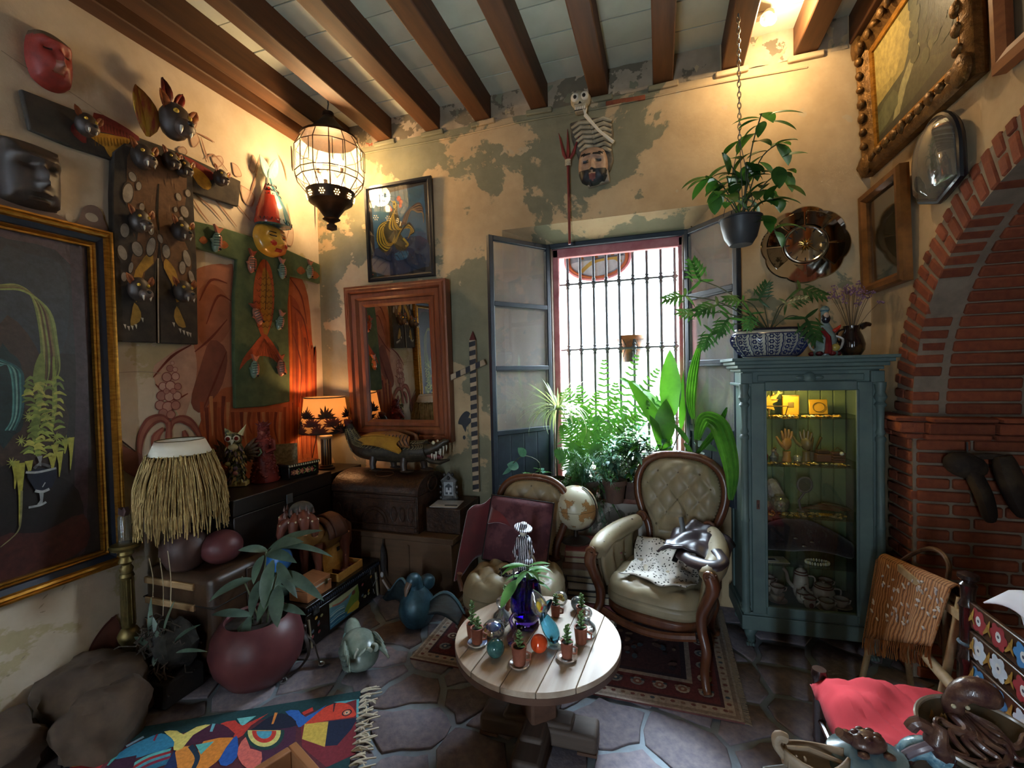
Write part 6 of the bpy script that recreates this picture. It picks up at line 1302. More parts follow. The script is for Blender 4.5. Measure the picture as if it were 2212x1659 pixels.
# feathered ornament on the box corner
t = thing('feather_ornament', 'dark feather tassel with white ribbon hanging on the box bench', 'ornament', (onY(828, 1215, 2.70).x, 2.70, 0))
zt = onY(825, 1165, 2.70).z; zb_ = onY(838, 1255, 2.70).z; RQ = Rnd(23); fm = MB()
for k in range(60): a = RQ.uniform(0, 2*PI); fm.leaf((0, 0, zt-.02-RQ.uniform(0, .1)), (.25*cos(a), .2*sin(a), -1), (cos(a), sin(a), 0), RQ.uniform(.09, .17), .02, .25, .2, 4)
fm.b('feathers', M('feather_dark', '#1a1614', '#2b2422', scale=15, rough=.7), t, kind='stuff'); MB().cyl((0, .005, zt), (0, 0, zt-.09), .004, n=6).b('cord', 'black', t)
MB().tube(spl([(.01, -.03, zb_+.02), (.05, -.04, zb_-.02), (.07, -.04, zb_-.05), (.06, -.04, zb_-.09)], 4), .008, 6, flat=.3).b('ribbon', M('ribbon_white', '#b0aeb0', rough=.8), t); MB().tube(spl([(-.03, -.03, zb_+.03), (-.06, -.04, zb_-.03), (-.05, -.04, zb_-.08)], 4), .005, 6, flat=.3).b('ribbon', 'ribbon_white', t)
MB().ell((0, -.02, zb_+.05), (.012, .01, .02), 8, 6).b('charm', 'ribbon_white', t)
# ceramic birds
t = thing('ceramic_swan', 'pale green glazed pottery swan with tucked head', 'figurine', (-1.555, 2.03, 0), 2.45)
SWM = M('swan_glaze', '#8a988c', '#5f6e64', scale=10, rough=.25, bump=.35)
b = MB(); b.ell((0, 0, .095), (.135, .10, .088), 20, 12); o = b.b('body', SWM, t); o.data.transform(Matrix.Rotation(-.12, 4, 'Y'))
MB().tube(spl([(.10, 0, .12), (.15, 0, .15), (.165, 0, .15), (.172, .01, .12), (.165, .02, .085)], 4), [.045, .045, .042, .04, .038, .036, .034, .032, .031, .031, .032, .032, .03, .028, .026, .024, .02][:17], 12).b('neck', SWM, t)
MB().ell((.16, .02, .08), (.03, .032, .04), 12, 8).b('head', M('swan_teal', '#6f9490', '#8aa8a0', scale=10, rough=.25), t); MB().tube([(.165, .025, .06), (.18, .03, .03), (.185, .035, .012)], [.02, .015, .008], 10, flat=.6).b('beak', M('beak_cream', '#b5a888', rough=.35), t)
for s_ in (-1, 1):
 for k in range(4): MB().leaf((.03-.03*k, s_*.075, .13-.008*k), (-1, s_*.22, .15-.02*k), (0, s_*.8, .5), .15, .06, .2, .3, 6).b('wing_feather', SWM, t, solid=.01)
for k in range(4): MB().leaf((-.1, (k-1.5)*.03, .12), (-.7, (k-1.5)*.15, .75), (-.6, 0, .5), .10, .045, -.5, .3, 6).b('tail_feather', M('swan_pale', '#a3b0a0', '#c2c8b8', scale=12, rough=.3), t, solid=.008)
MB().lathe([(.06, 0), (.055, .02)], 14).b('foot', SWM, t)
t = thing('winged_bird', 'dark blue-green metal bird with long wings spread on the floor', 'figurine', (-1.455, 2.47, 0), -.25)
BB = M('bird_patina', '#3f6474', '#27404c', scale=12, rough=.35, bump=.35, metal=.2)
b = MB(); b.lathe([(.05, 0), (.075, .012), (.105, .06), (.112, .11), (.095, .17), (.06, .215), (.045, .235)], 20, sy=1.05); b.b('body', BB, t)
MB().tube(spl([(0, -.005, .215), (0, -.005, .25), (0, -.015, .285), (0, -.03, .305)], 3), [.05, .046, .044, .043, .043, .042, .042, .04, .036, .03][:10], 14).b('neck', BB, t); MB().ell((0, -.025, .29), (.042, .05, .042), 14, 10).b('head', BB, t)
MB().tube([(0, -.06, .285), (0, -.085, .255), (0, -.095, .215)], [.024, .02, .007], 10, flat=.7).b('beak', M('beak_dark', '#7a5f4c', '#3a3330', scale=8, rough=.4), t)
for s_ in (-1, 1):
 MB().grid(lambda a, c: (s_*(.08+.26*a), .02+.06*sin(a*2)-.05*c, .10+.10*sin(PI*min(1, a*1.1))*(1-.2*a)+.05*(1-a)-c*(.11*sin(PI*(.15+.8*a))+.01)), 16, 6).b('wing', M('bird_wing', '#1b2429', '#2a3a42', scale=20, rough=.4, stretch=(1, 1, 5)), t, solid=.012)
 MB().tube([(s_*(.08+.26*a), .02+.06*sin(a*2), .10+.10*sin(PI*min(1, a*1.1))*(1-.2*a)+.05*(1-a)) for a in [i/12 for i in range(13)]], .009, 7).b('wing_edge', M('wing_rim', '#5b7a86', rough=.35), t)
MB().ell((0, .09, .23), (.05, .06, .05), 12, 8).b('crest', BB, t)
# crate at the bottom edge
c0 = onZ(640, 1600, .60); e1 = onZ(540, 1662, .60)-c0; e2 = onZ(790, 1662, .60)-c0; e1.normalize(); e2 = Vector((e1.y*-1, e1.x, 0)) if (Vector((-e1.y, e1.x, 0)).dot(e2) > 0) else Vector((e1.y, -e1.x, 0))
t = thing('wooden_crate', 'open reddish wooden crate at the bottom edge below the rug', 'crate', (c0.x, c0.y, 0), math.atan2(e2.y, e2.x))
ry = 1 if Vector((-e2.y, e2.x, 0)).dot(e1) > 0 else -1
wood('crate_red', '#8a5a3a', '#9c6a46', scale=4, rough=.5, axis=0); s_, hgt, th = .42, .60, .022
for nm, c, sz in (('side', (s_/2, ry*th/2, hgt/2), (s_, th, hgt)), ('side', (s_/2, ry*(s_-th/2), hgt/2), (s_, th, hgt)), ('side', (th/2, ry*s_/2, hgt/2), (th, s_-2*th, hgt)), ('side', (s_-th/2, ry*s_/2, hgt/2), (th, s_-2*th, hgt)), ('bottom', (s_/2, ry*s_/2, .3), (s_-2*th, s_-2*th, .015))):
 MB().box(c, sz).b(nm, 'crate_red', t, bevel=.003)
MB().grid(lambda a, b: (.06+.3*a, ry*(.06+.3*b), .45+.03*mnoise.noise(Vector((a*4, b*4, 0)))), 12, 12).b('dark_sheet', M('sheet_dark', '#241a14', rough=.9), t)  # dark uneven sheet spanning the inside of the crate
# ================================================================== TABLE, CHAIRS, BOOKS, GLOBE
RX90 = (-PI/2, 0, 0)
TZ = .43
tc = Vector((-.512, 1.845, 0)); TR = .348
t = thing('round_table', 'round bleached wood table on a heavy pedestal', 'table', tc)
wood('table_top', '#b3a08a', '#9a8570', scale=4, rough=.5, axis=0, bump=.2); wood('table_dark', '#4a3226', '#5c4030', scale=4, rough=.55, axis=0)
d1 = onZ(1021, 1435, TZ)-onZ(1059, 1386, TZ); pa = math.atan2(d1.y, d1.x)
circ = [(TR*cos(2*PI*i/72), TR*sin(2*PI*i/72)) for i in range(72)]
cuts = [-.36, -.235, -.155, -.02, .11, .235, .36]
for k in range(6):
 pl = clip(clip(circ, 0, 1, cuts[k+1]-.0012), 0, -1, -cuts[k]-.0012)
 if len(pl) > 2: MB().slab(pl, TZ-.022, TZ).b('plank', 'table_top', t, rotz=pa, bevel=.002)
MB().lathe([(TR-.012, TZ-.05), (TR-.002, TZ-.048), (TR-.0, TZ-.022), (0.0, TZ-.0225)], 72, cap=False).b('rim', 'table_dark', t, ang=30)
MB().lathe([(0, TZ-.05), (TR-.012, TZ-.05)], 40, cap=False).b('underside', 'table_dark', t)
MB().box((0, 0, .34), (.30, .09, .07), rot=(0, 0, pa+.8)).b('bearer', 'table_dark', t, bevel=.008); MB().box((0, 0, .338), (.09, .30, .065), rot=(0, 0, pa+.8)).b('bearer', 'table_dark', t, bevel=.008)
MB().box((0, 0, .195), (.12, .12, .25), rot=(0, 0, pa+.8)).b('pedestal', 'table_dark', t, bevel=.012)
fa = onZ(1262, 1578, .05)-onZ(1050, 1535, .05); fa = math.atan2(fa.y, fa.x)
for k in range(2):
 f = MB(); f.box((0, 0, .045), (.5, .12, .075)); f.box((0, 0, .085), (.3, .1, .03)); f.b('foot_beam', wood('foot_wood', '#43352c', '#54453a', scale=4, rough=.7, axis=0), t, bevel=.02, seg=3, rotz=fa+k*PI/2)
 for s_ in (-1, 1): MB().box((s_*.21, 0, .006), (.08, .12, .012)).b('foot_pad', 'table_dark', t, rotz=fa+k*PI/2)
def TP(px, py): q = onZ(px, py, TZ); return (q.x, q.y, TZ+.0005)
# ---- glass and succulents on the table
G_CLEAR = pnm('glass_clear', (.93, .96, .96), 1.0, haze=.06, hazecol=(.85, .9, .92)); G_PURP = glassmat('glass_purple', '#4a2f96', .02); G_BLUE = glassmat('glass_aqua', '#58b4d8', .02); G_TEAL = glassmat('glass_teal', '#2f6468', .03)
t = thing('purple_vase', 'tall purple glass vase with a leafy cutting', 'vase', TP(1138, 1352))
MB().lathe([(.0, .004), (.048, 0), (.055, .006), (.054, .022), (.05, .028), (.062, .05), (.071, .08), (.070, .13), (.062, .19), (.055, .225), (.051, .224), (.058, .188), (.066, .13), (.066, .082), (.05, .045), (0, .036)], 32).b('vessel', G_PURP, t)
MB().lathe([(.0, .046), (.05, .05), (.064, .084), (.064, .14), (0, .14)], 24).b('water', glassmat('water_violet', '#cfc4e8', .0, 1.33), t)
lm = lfm('leaf_lily', '#4f8a4a', '#7fb070', trans=.45); RQ = Rnd(31)
MB().tube([(0, 0, .08), (.005, 0, .18), (.01, 0, .27)], .006, 6).b('stem', 'stem_green', t)
for k in range(15):
 a = RQ.uniform(0, 2*PI); el = RQ.uniform(.0, .7); MB().leaf((.01, 0, .20+.005*k), (cos(a), sin(a), el), (0, 0, 1), RQ.uniform(.09, .15), .03, RQ.uniform(.5, 1.2), .2, 7).b('leaf', lm, t)
MB().leaf((-.02, -.05, .225), (-.3, -.6, -.3), (0, -.6, .6), .14, .045, 1.0, .2, 7).b('leaf', lm, t)
t = thing('glass_bird', 'aqua glass bird with clear head patched yellow and red', 'figurine', TP(1198, 1392), .4)
MB().lathe([(0, 0), (.04, .001), (.042, .012), (.02, .02), (0, .022)], 20).b('foot', G_CLEAR, t)
MB().tube(spl([(0.0, 0, .015), (-.01, 0, .05), (-.03, 0, .09), (-.045, 0, .13), (-.03, 0, .16), (-.008, 0, .185)], 4), [.022, .03, .036, .04, .042, .043, .042, .04, .037, .034, .03, .026, .023, .021, .02, .02, .019, .017, .014, .01, .006], 14, flat=.75).b('body', G_BLUE, t)
MB().leaf((-.045, -.01, .12), (-.35, 0, 1), (0, -1, 0), .12, .065, .25, .3, 7).b('wing', G_CLEAR, t, solid=.012); MB().ell((-.062, -.012, .165), (.012, .008, .025), 10, 8, rot=(0, -.3, 0)).b('yellow_core', M('glass_yellow', '#d9b53a', rough=.2), t); MB().ell((-.055, -.014, .16), (.008, .006, .012), 8, 6, rot=(0, .6, 0)).b('red_core', M('glass_red', '#c23a2c', rough=.2), t)
def gball(name, label, px, py, r_, m, core=None):
 t = thing(name, label, 'glass ball', TP(px, py)); MB().ell((0, 0, r_), r_, 24, 16).b('ball', m, t)
 if core: 
  for c_, (x, y, z), rr_ in core: MB().ell((x*r_, y*r_, r_+z*r_), (rr_*r_, rr_*r_*.8, rr_*r_), 12, 8).b('core', c_, t)
 return t
gball('teal_glass_ball', 'speckled teal glass ball near the table front edge', 1071, 1420, .036, M('teal_ball', '#2c5a5c', '#3f7a78', scale=40, rough=.08, coat=.6))
gball('orange_glass_ball', 'bright orange glass ball at the table front', 1165, 1409, .035, M('orange_ball', '#d8461c', '#e0562a', scale=5, rough=.06, coat=.8))
gball('yellow_glass_ball', 'clear glass ball with yellow swirl behind the vase', 1211, 1308, .034, G_CLEAR, [('glass_yellow', (0, 0, .2), .42), ('glass_yellow', (.35, 0, -.1), .3), ('glass_yellow', (-.3, .2, 0), .3)])
gball('dark_glass_ball', 'dark iridescent glass ball beside a potted succulent', 1248, 1318, .032, M('dark_ball', '#33423c', '#5c5a60', scale=8, rough=.06, coat=.8))
t = thing('blue_paperweight', 'domed glass paperweight with blue flower and yellow edge', 'paperweight', TP(1066, 1368))
MB().lathe([(0, 0), (.046, .002), (.05, .014), (.044, .034), (.026, .05), (0, .055)], 26).b('dome', G_CLEAR, t); MB().lathe([(0, .018), (.026, .02), (.034, .03), (.014, .042), (0, .044)], 16).b('blue_flower', M('glass_cobalt', '#22418e', '#3a66b8', scale=20, rough=.1), t); MB().lathe([(.02, .006), (.042, .008), (.036, .016), (.02, .014)], 20, a0=2.4, a1=5.0).b('yellow_edge', 'glass_yellow', t)
for lb, px, py in (('clear glass decanter with ball stopper left of the purple vase', 1084, 1343), ('clear glass decanter with ball stopper at the table right rim', 1268, 1368)):
 t = thing('glass_decanter', lb, 'decanter', TP(px, py), group='clear decanters')
 MB().lathe([(0, .002), (.038, 0), (.041, .012), (.036, .034), (.02, .05), (.012, .058), (.016, .064), (.013, .064), (.01, .058), (.016, .05), (.032, .032), (.037, .012), (0, .008)], 24).b('bottle', G_CLEAR, t)
 MB().ell((0, 0, .088), .024, 18, 12).b('stopper', G_CLEAR, t)
TERRA = M('terracotta', '#7a4230', '#93563f', scale=18, rough=.7, bump=.2); SUC = lfm('leaf_succulent', '#55703f', '#7d9a5c', trans=.25)
def succulent(label, px, py, saucer, s_=1.0, tall=1.0, seed=0, blue=False):
 t = thing('potted_succulent', label, 'plant', TP(px, py), group='succulents in clay mugs on the round table'); rq = Rnd(seed); z0 = .008 if saucer else 0
 if saucer: MB().lathe([(0, 0), (.032, 0), (.042, .01), (.038, .012), (.028, .006), (0, .006)], 22).b('saucer', M('blue_saucer', '#3a5a94', '#c8c4b0', scale=10, rough=.2) if blue else M('glaze_grey', '#8a6a58', '#b5a89a', scale=10, rough=.2), t)
 MB().lathe([(0, z0), (.02*s_, z0), (.023*s_, z0+.03*s_), (.025*s_, z0+.058*s_), (.026*s_, z0+.06*s_), (.021*s_, z0+.06*s_), (.019*s_, z0+.03)], 16).b('mug', TERRA, t); MB().cyl((0, 0, z0+.05*s_), (0, 0, z0+.053*s_), .02*s_, n=12).b('soil', 'soil', t)
 MB().tube([(.024*s_, 0, z0+.045*s_), (.04*s_, 0, z0+.04*s_), (.038*s_, 0, z0+.02*s_), (.023*s_, 0, z0+.016*s_)], .004, 6).b('handle', TERRA, t)
 top = z0+.055*s_; H = .05*tall
 MB().tube([(0, 0, top-.01), (.003, 0, top+H)], .003, 6).b('stem', 'stem_green', t)
 for k in range(int(10*tall)+4):
  q = k/(10*tall+4); a = k*2.4; MB().leaf((.002, 0, top+H*q), (cos(a), sin(a), .35+.8*q), (0, 0, 1), .024*(1-.35*q), .012, .2, .5, 4).b('leaf', SUC, t, solid=.004)
succulent('succulent in clay mug on blue saucer, at the table left rim', 1031, 1392, True, 1.05, .8, 1, True)
succulent('succulent in clay mug on saucer, nearest the table front', 1122, 1438, True, 1.15, 1.2, 2)
succulent('succulent in clay mug on saucer, right of the orange ball', 1225, 1423, True, 1.0, 1.3, 3)
succulent('tall succulent in clay pot beside the blue-saucer mug', 1020, 1375, False, .95, 1.9, 4)
succulent('succulent in dark clay mug before the right decanter', 1255, 1388, False, 1.1, 1.3, 5)
succulent('succulent in clay pot left behind the purple vase', 1092, 1318, False, 1.0, 1.2, 6)
succulent('succulent in clay pot behind the glass bird', 1200, 1330, False, .9, .9, 7)
succulent('bushy succulent in clay pot by the dark glass ball', 1256, 1335, False, .9, 1.1, 8)
t = thing('glass_swan', 'small clear and violet twisted glass figure before the vase', 'figurine', TP(1108, 1392))
MB().tube(spl([(0, 0, .0), (-.012, 0, .03), (.006, 0, .06), (-.008, 0, .1), (.01, 0, .13), (.022, 0, .12)], 4), [.014, .015, .016, .016, .015, .014, .013, .012, .011, .01, .01, .009, .009, .008, .008, .008, .007, .007, .006, .005, .003], 10).b('twist', glassmat('glass_violet', '#b9a0d8', .03), t); MB().lathe([(0, 0), (.022, .001), (.018, .008), (0, .01)], 14).b('foot', G_CLEAR, t)

# ---- chairs
LEATHER = M('leather_tan', '#827458', '#94866a', scale=5, rough=.42, bump=.12, spec=.4); CHW = wood('chair_wood', '#4e2b1a', '#643a22', scale=5, rough=.32, axis=2, coat=.25)
BRN = M('button_leather', '#5c4c36', rough=.5)
def tuft(outl, ctr, bulge, amp, px_, pz_, rings=22, edge=.0, xo=0.0, zo=0.0):
 """buttoned pad filling an outline in local x,z, swelling towards -y; returns builder and button points"""
 mb = MB(); n = len(outl); vs = []; 
 def hgt(x, z, r):
  a, b_ = (x-xo)/px_+(z-zo)/pz_, (x-xo)/px_-(z-zo)/pz_
  return bulge*(1-r**5)**.55*(1 if r < 1 else 0) + amp*(abs(sin(PI*a))*abs(sin(PI*b_)))**.38*(1-r**10)
 for k in range(1, rings+1):
  r = (k/rings)
  for (x, z) in outl:
   X, Z_ = ctr[0]+(x-ctr[0])*r, ctr[1]+(z-ctr[1])*r; vs.append((X, -hgt(X, Z_, r), Z_))
 vs.append((ctr[0], -hgt(ctr[0], ctr[1], 0), ctr[1])); c = len(vs)-1
 a = sum(outl[i][0]*outl[(i+1) % n][1]-outl[(i+1) % n][0]*outl[i][1] for i in range(n)); fs = []
 for k in range(rings-1):
  for i in range(n): fs.append((k*n+i, k*n+(i+1) % n, (k+1)*n+(i+1) % n, (k+1)*n+i))
 fs += [(c, (i+1) % n, i) for i in range(n)]
 if a > 0: fs = [f[::-1] for f in fs]
 mb.add(vs, fs); bt = []
 for i in range(-8, 9):
  for j in range(-8, 9):
   x, z = xo+(i+j)*px_/2, zo+(i-j)*pz_/2
   # inside test by shrinking outline
   inside = False; m = len(outl)
   ol = [(ctr[0]+(q[0]-ctr[0])*.86, ctr[1]+(q[1]-ctr[1])*.86) for q in outl]
   for k in range(m):
    (xa, za), (xb, zb) = ol[k], ol[(k+1) % m]
    if (za > z) != (zb > z) and x < (xb-xa)*(z-za)/(zb-za)+xa: inside = not inside
   if inside:
    bt.append((x, -bulge*(1-.2), z) if False else (x, -hgt(x, z, min(.999, max(abs(x-ctr[0])/max(1e-3, max(q[0] for q in outl)-ctr[0]), abs(z-ctr[1])/max(1e-3, max(q[1] for q in outl)-ctr[1])))), z))
 return mb, bt
def symm(half): 
 sm = spl([(x, z, 0) for x, z in half], 5); L_ = [(p.x, p.y) for p in sm]
 return L_+[(-x, z) for x, z in L_[::-1] if x > 1e-4]
def back_part(t, half, tilt, yb, bulge, pxx, pzz, ctrz, fr=.024, ext=None):
 ol = symm(half); g = thing('backrest', '', '', (0, yb, 0), rot=(tilt, 0, 0)); del g['label']; del g['category']; g.parent = t
 inn = [(x*.9, ctrz+(z-ctrz)*.93) for x, z in ol]
 mb, bt = tuft(inn, (0, ctrz), bulge, .026, pxx, pzz, 28, zo=ctrz); mb.b('tufted_pad', LEATHER, g, ang=75)
 for b_ in bt: MB().ell((b_[0], b_[1]-.002, b_[2]), (.007, .004, .007), 8, 5).b('button', BRN, g)
 P = [(x, .005, z) for x, z in ol]; P.append((ol[0][0]+.0, .005, ol[0][1])); MB().tube(spl(P, 2, False), fr, 12, flat=1.0, cap=True).b('wood_surround', CHW, g)
 MB().prism(inn, .008, .02).b('back_board', M('back_cloth', '#6a5a44', rough=.9), g)
 nl = MB()
 for i in range(0, len(P)-1):
  a, b_ = Vector(P[i]), Vector(P[i+1]); m = max(1, int((b_-a).length/.012))
  for k in range(m): q = a.lerp(b_, k/m); nl.ell((q.x*.895, -.012, ctrz+(q.z-ctrz)*.925), (.0035, .003, .0035), 6, 4)
 nl.b('nailheads', 'brass', g, kind='stuff'); return g
def leg(t, x, y, h_, front=True, s_=1.0):
 dx = .03*(1 if x > 0 else -1); dy = -.03 if front else .05
 pts = spl([(x, y, h_), (x+dx*.8, y+dy*.8, h_*.72), (x+dx*.2, y+dy*.2, h_*.35), (x+dx*.5, y+dy*.5, .03), (x+dx*1.0, y+dy*1.0, 0.006)], 4)
 k = len(pts); rr = [(.032-.018*min(1, i/(k*.75))+(.006 if i > k*.85 else 0))*s_ for i in range(k)]
 MB().tube(pts, rr, 10).b('leg', CHW, t)
# slipper chair
t = thing('slipper_chair', 'low armless tufted leather chair with oval wooden back', 'chair', (-.80, 2.43, .009), -.06)
half = [(0, .885), (.11, .872), (.19, .825), (.228, .745), (.225, .66), (.195, .57), (.165, .49), (.155, .40)]
back_part(t, half, -.16, .22, .035, .115, .17, .66, fr=.023)
so = [(.27*(abs(cos(a))**.62)*(1 if cos(a) > 0 else -1), .25*(abs(sin(a))**.62)*(1 if sin(a) > 0 else -1)) for a in [2*PI*i/56 for i in range(56)]]
mb, bt = tuft(so, (0, 0), .06, .05, .135, .15, 26); st = mb.b('seat', LEATHER, t, ang=75); st.location = (0, -.0, .345); st.rotation_euler = RX90
for b_ in bt: MB().ell((b_[0], b_[1]-.002, b_[2]), (.008, .004, .008), 8, 5).b('button', BRN, st)
MB().slab(so, .26, .346).b('seat_side', LEATHER, t, bevel=.03, seg=3); MB().slab([(x*.96, y*.96) for x, y in so], .20, .262).b('seat_rail', CHW, t, bevel=.012)
for x, y, f in ((-.2, -.2, 1), (.2, -.2, 1), (-.18, .19, 0), (.18, .19, 0)): leg(t, x, y, .22, f)
MB().tube([(-.25, -.16, .34), (-.275, -.15, .40), (-.27, -.15, .43)], [.014, .012, .016], 10).b('scroll_knob', CHW, t)
# armchair
t = thing('tufted_armchair', 'tufted leather armchair with tall carved wooden back and arms', 'armchair', (.0, 2.66, .009), -.29)
half = [(0, 1.015), (.13, 1.0), (.22, .945), (.262, .855), (.262, .75), (.23, .645), (.185, .56), (.17, .46), (.18, .38)]
back_part(t, half, -.15, .245, .035, .125, .165, .74, fr=.026)
so = [(.27*(abs(cos(a))**.6)*(1 if cos(a) > 0 else -1), .27*(abs(sin(a))**.6)*(1 if sin(a) > 0 else -1)) for a in [2*PI*i/56 for i in range(56)]]
mb, bt = tuft(so, (0, 0), .055, .028, .15, .16, 26); st = mb.b('seat', LEATHER, t, ang=75); st.location = (0, -.02, .355); st.rotation_euler = RX90
for b_ in bt: MB().ell((b_[0], b_[1]-.002, b_[2]), (.008, .004, .008), 8, 5).b('button', BRN, st)
MB().slab([(x, y-.02) for x, y in so], .285, .356).b('seat_side', LEATHER, t, bevel=.025, seg=3)
MB().slab([(x*.985, y*.985-.02) for x, y in so], .235, .287).b('seat_rail', CHW, t, bevel=.012)
mb = MB(); mb.tube(spl([(-.24, -.285, .25), (-.12, -.30, .225), (0, -.305, .215), (.12, -.30, .225), (.24, -.285, .25)], 4), .02, 8); mb.b('serpentine_apron', CHW, t)
for s_ in (-1, 1):
 ap = spl([(s_*.215, .22, .60), (s_*.265, .10, .585), (s_*.30, -.08, .565), (s_*.295, -.20, .55), (s_*.285, -.24, .53)], 4)
 MB().tube(ap, [.04, .045, .048, .05, .052, .054, .055, .055, .056, .056, .056, .055, .054, .052, .05, .048, .044][:len(ap)], 14).b('arm_pad', LEATHER, t)
 for q in ap[3:-2:3]: MB().ell((q.x-s_*.03, q.y, q.z+.042), (.007, .007, .004), 8, 5).b('button', BRN, t)
 MB().grid(lambda u, v: (s_*(.235+.02*sin(PI*v)-.02*abs(sin(u*PI*3))*sin(PI*v)+.03*u*v), .2-.42*u, .36+.2*v), 24, 8).b('inner_side', LEATHER, t, solid=.02)
 MB().grid(lambda u, v: (s_*(.262+.035*u*v), .2-.42*u, .30+.26*v), 12, 6).b('outer_side', 'back_cloth', t, solid=.012)
 fp = spl([(s_*.30, -.27, .555), (s_*.315, -.275, .50), (s_*.29, -.275, .43), (s_*.262, -.27, .36), (s_*.262, -.27, .28), (s_*.285, -.29, .2), (s_*.275, -.285, .1), (s_*.285, -.30, .03), (s_*.295, -.315, .006)], 4)
 MB().tube(fp, [.03-.012*(i/len(fp))+(.004 if i < 6 else 0) for i in range(len(fp))], 10).b('arm_support_leg', CHW, t); MB().tube([(s_*(.30+.026*cos(a)*(1-a/12)), -.293, .558+.026*sin(a)*(1-a/12)) for a in [i*.6 for i in range(16)]], .009, 7).b('arm_scroll', CHW, t)
 leg(t, s_*.2, .2, .25, False, 1.0)
 MB().tube([(s_*(.195+.03*cos(a)*(1-a/13)), .235, .625+.03*sin(a)*(1-a/13)) for a in [i*.6 for i in range(18)]], .012, 7).b('back_scroll', CHW, t)
# leopard scarf on the seat and jacket
def leop(name, a, b):
 m, nt, p, out = _nodes(name); tc_ = _n(nt, 'ShaderNodeTexCoord'); vo = _n(nt, 'ShaderNodeTexVoronoi'); vo.inputs['Scale'].default_value = 55; nt.links.new(tc_.outputs['Object'], vo.inputs['Vector'])
 nt.links.new(ramp(nt, vo.outputs['Distance'], [(.26, lin(b)), (.34, lin(a))]), p.inputs['Base Color']); p.inputs['Roughness'].default_value = .95; MATS[name] = m
leop('leopard', '#b9b2a6', '#28241f')
t = thing('leopard_scarf', 'crumpled black and white leopard-print scarf on the armchair seat', 'scarf', (.0, 2.66, .009), -.29)
MB().grid(lambda u, v: (-.175+.35*u+.03*sin(v*5), -.22+.40*v+.02*sin(u*7), .445+.020*mnoise.noise(Vector((u*4, v*5, 2)))+.016*sin(u*16+v*5)*sin(PI*v)+.085*max(0, v-.62)*2.2), 36, 30).b('cloth', 'leopard', t, solid=.004)
t = thing('leather_jacket', 'folded dark brown leather jacket over the armchair right arm', 'jacket', (.0, 2.66, .009), -.29)
MB().grid(lambda u, v: (.02+.32*u, .19-.34*v+.04*sin(u*3), .47+.165*sin(PI*(.25+.55*u))*(1-.2*v)+.028*mnoise.noise(Vector((u*5, v*4, 4)))+.012*sin(v*14+u*4)), 30, 24).b('body', M('jacket', '#2b2124', '#3c2f30', scale=6, rough=.35, bump=.2), t, solid=.012)
MB().tube(spl([(.30, -.1, .62), (.34, -.17, .60), (.30, -.22, .585), (.2, -.18, .575), (.12, -.1, .57)], 5), [.03]*8+[.034]*8+[.03]*5, 10, flat=.5).b('sleeve', 'jacket', t)
MB().tube(spl([(.06, .16, .68), (.1, .05, .60), (.09, -.1, .52)], 5), .014, 6, flat=.3).b('belt', 'black', t)
# cushion, shawl, fur, figurine on the slipper chair
CUSH = M('damask', '#431c26', '#5c343a', scale=9, rough=.8, bump=.25, lo=.45, hi=.55); 
t = thing('maroon_cushion', 'square maroon damask cushion leaning on the slipper chair back', 'cushion', (-.83, 2.50, .428), rot=(-.34, .05, -.06))
def pill(u, v): x, z = 2*u-1, 2*v-1; e = (1-x*x)*(1-z*z); return .055*max(0, e)**.42
for s_, nm in ((-1, 'front_panel'), (1, 'back_panel')):
 MB().grid(lambda u, v: ((2*u-1)*.20*(1-.06*(1-(2*v-1)**2)*0), s_*pill(u, v), .19+(2*v-1)*.19), 18, 18).b(nm, CUSH, t)
MB().tube([(x*.2, 0, .19+z*.19) for x, z in ((-1, -1), (1, -1), (1, 1), (-1, 1), (-1, -1))], .006, 6).b('piping', 'black', t)
t = thing('red_shawl', 'dark red velvet shawl draped beside the slipper chair back', 'shawl', (-.80, 2.43, .009), -.06)
M('velvet_red', '#4c0e16', '#6a141c', scale=5, rough=.75, sheen=.6)
MB().grid(lambda u, v: (-.34+.30*u-.05*v, .10+.16*sin(u*2.4)-.1*v*(1-u), .70+.06*sin(PI*u)-v*(.40-.18*u)+.012*sin(u*20+v*3)), 26, 20).b('drape', 'velvet_red', t, solid=.01)
MB().grid(lambda u, v: (-.20+.36*u, .17-.08*v, .74+.02*sin(u*6)-.10*v-.12*u*u), 16, 6).b('fold', 'velvet_red', t, solid=.012)
t = thing('black_fur', 'scrap of curly black fur on the slipper chair seat', 'fur', (-.765, 2.36, .43))
fu = MB(); RQ = Rnd(41)
for k in range(260): a, r_ = RQ.uniform(0, 2*PI), RQ.uniform(0, 1)**.5; P0 = Vector((r_*.09*cos(a), r_*.06*sin(a), RQ.uniform(.008, .02))); fu.tube([P0, P0+Vector((RQ.uniform(-.02, .02), RQ.uniform(-.02, .02), .01)), P0+Vector((RQ.uniform(-.03, .03), RQ.uniform(-.03, .03), 0))], .003, 4)
fu.b('curls', 'black', t, kind='stuff'); MB().ell((0, 0, .008), (.085, .055, .012), 14, 7).b('hide', M('fur_red', '#4a1214', rough=.9), t)
t = thing('striped_doll', 'skeleton lady figurine in black and white ruffled dress', 'figurine', (-.70, 2.29, .425), .2)
def stripes(name, a, b, sc=40):
 m, nt, p, out = _nodes(name); tc_ = _n(nt, 'ShaderNodeTexCoord'); wv = _n(nt, 'ShaderNodeTexWave'); wv.inputs['Scale'].default_value = sc; wv.inputs['Distortion'].default_value = 3; nt.links.new(tc_.outputs['Object'], wv.inputs['Vector'])
 nt.links.new(ramp(nt, wv.outputs['Fac'], [(.45, lin(a)), (.55, lin(b))]), p.inputs['Base Color']); p.inputs['Roughness'].default_value = .5; MATS[name] = m; return m
ZS_ = stripes('zebra', '#d5d2da', '#17151c', 28)
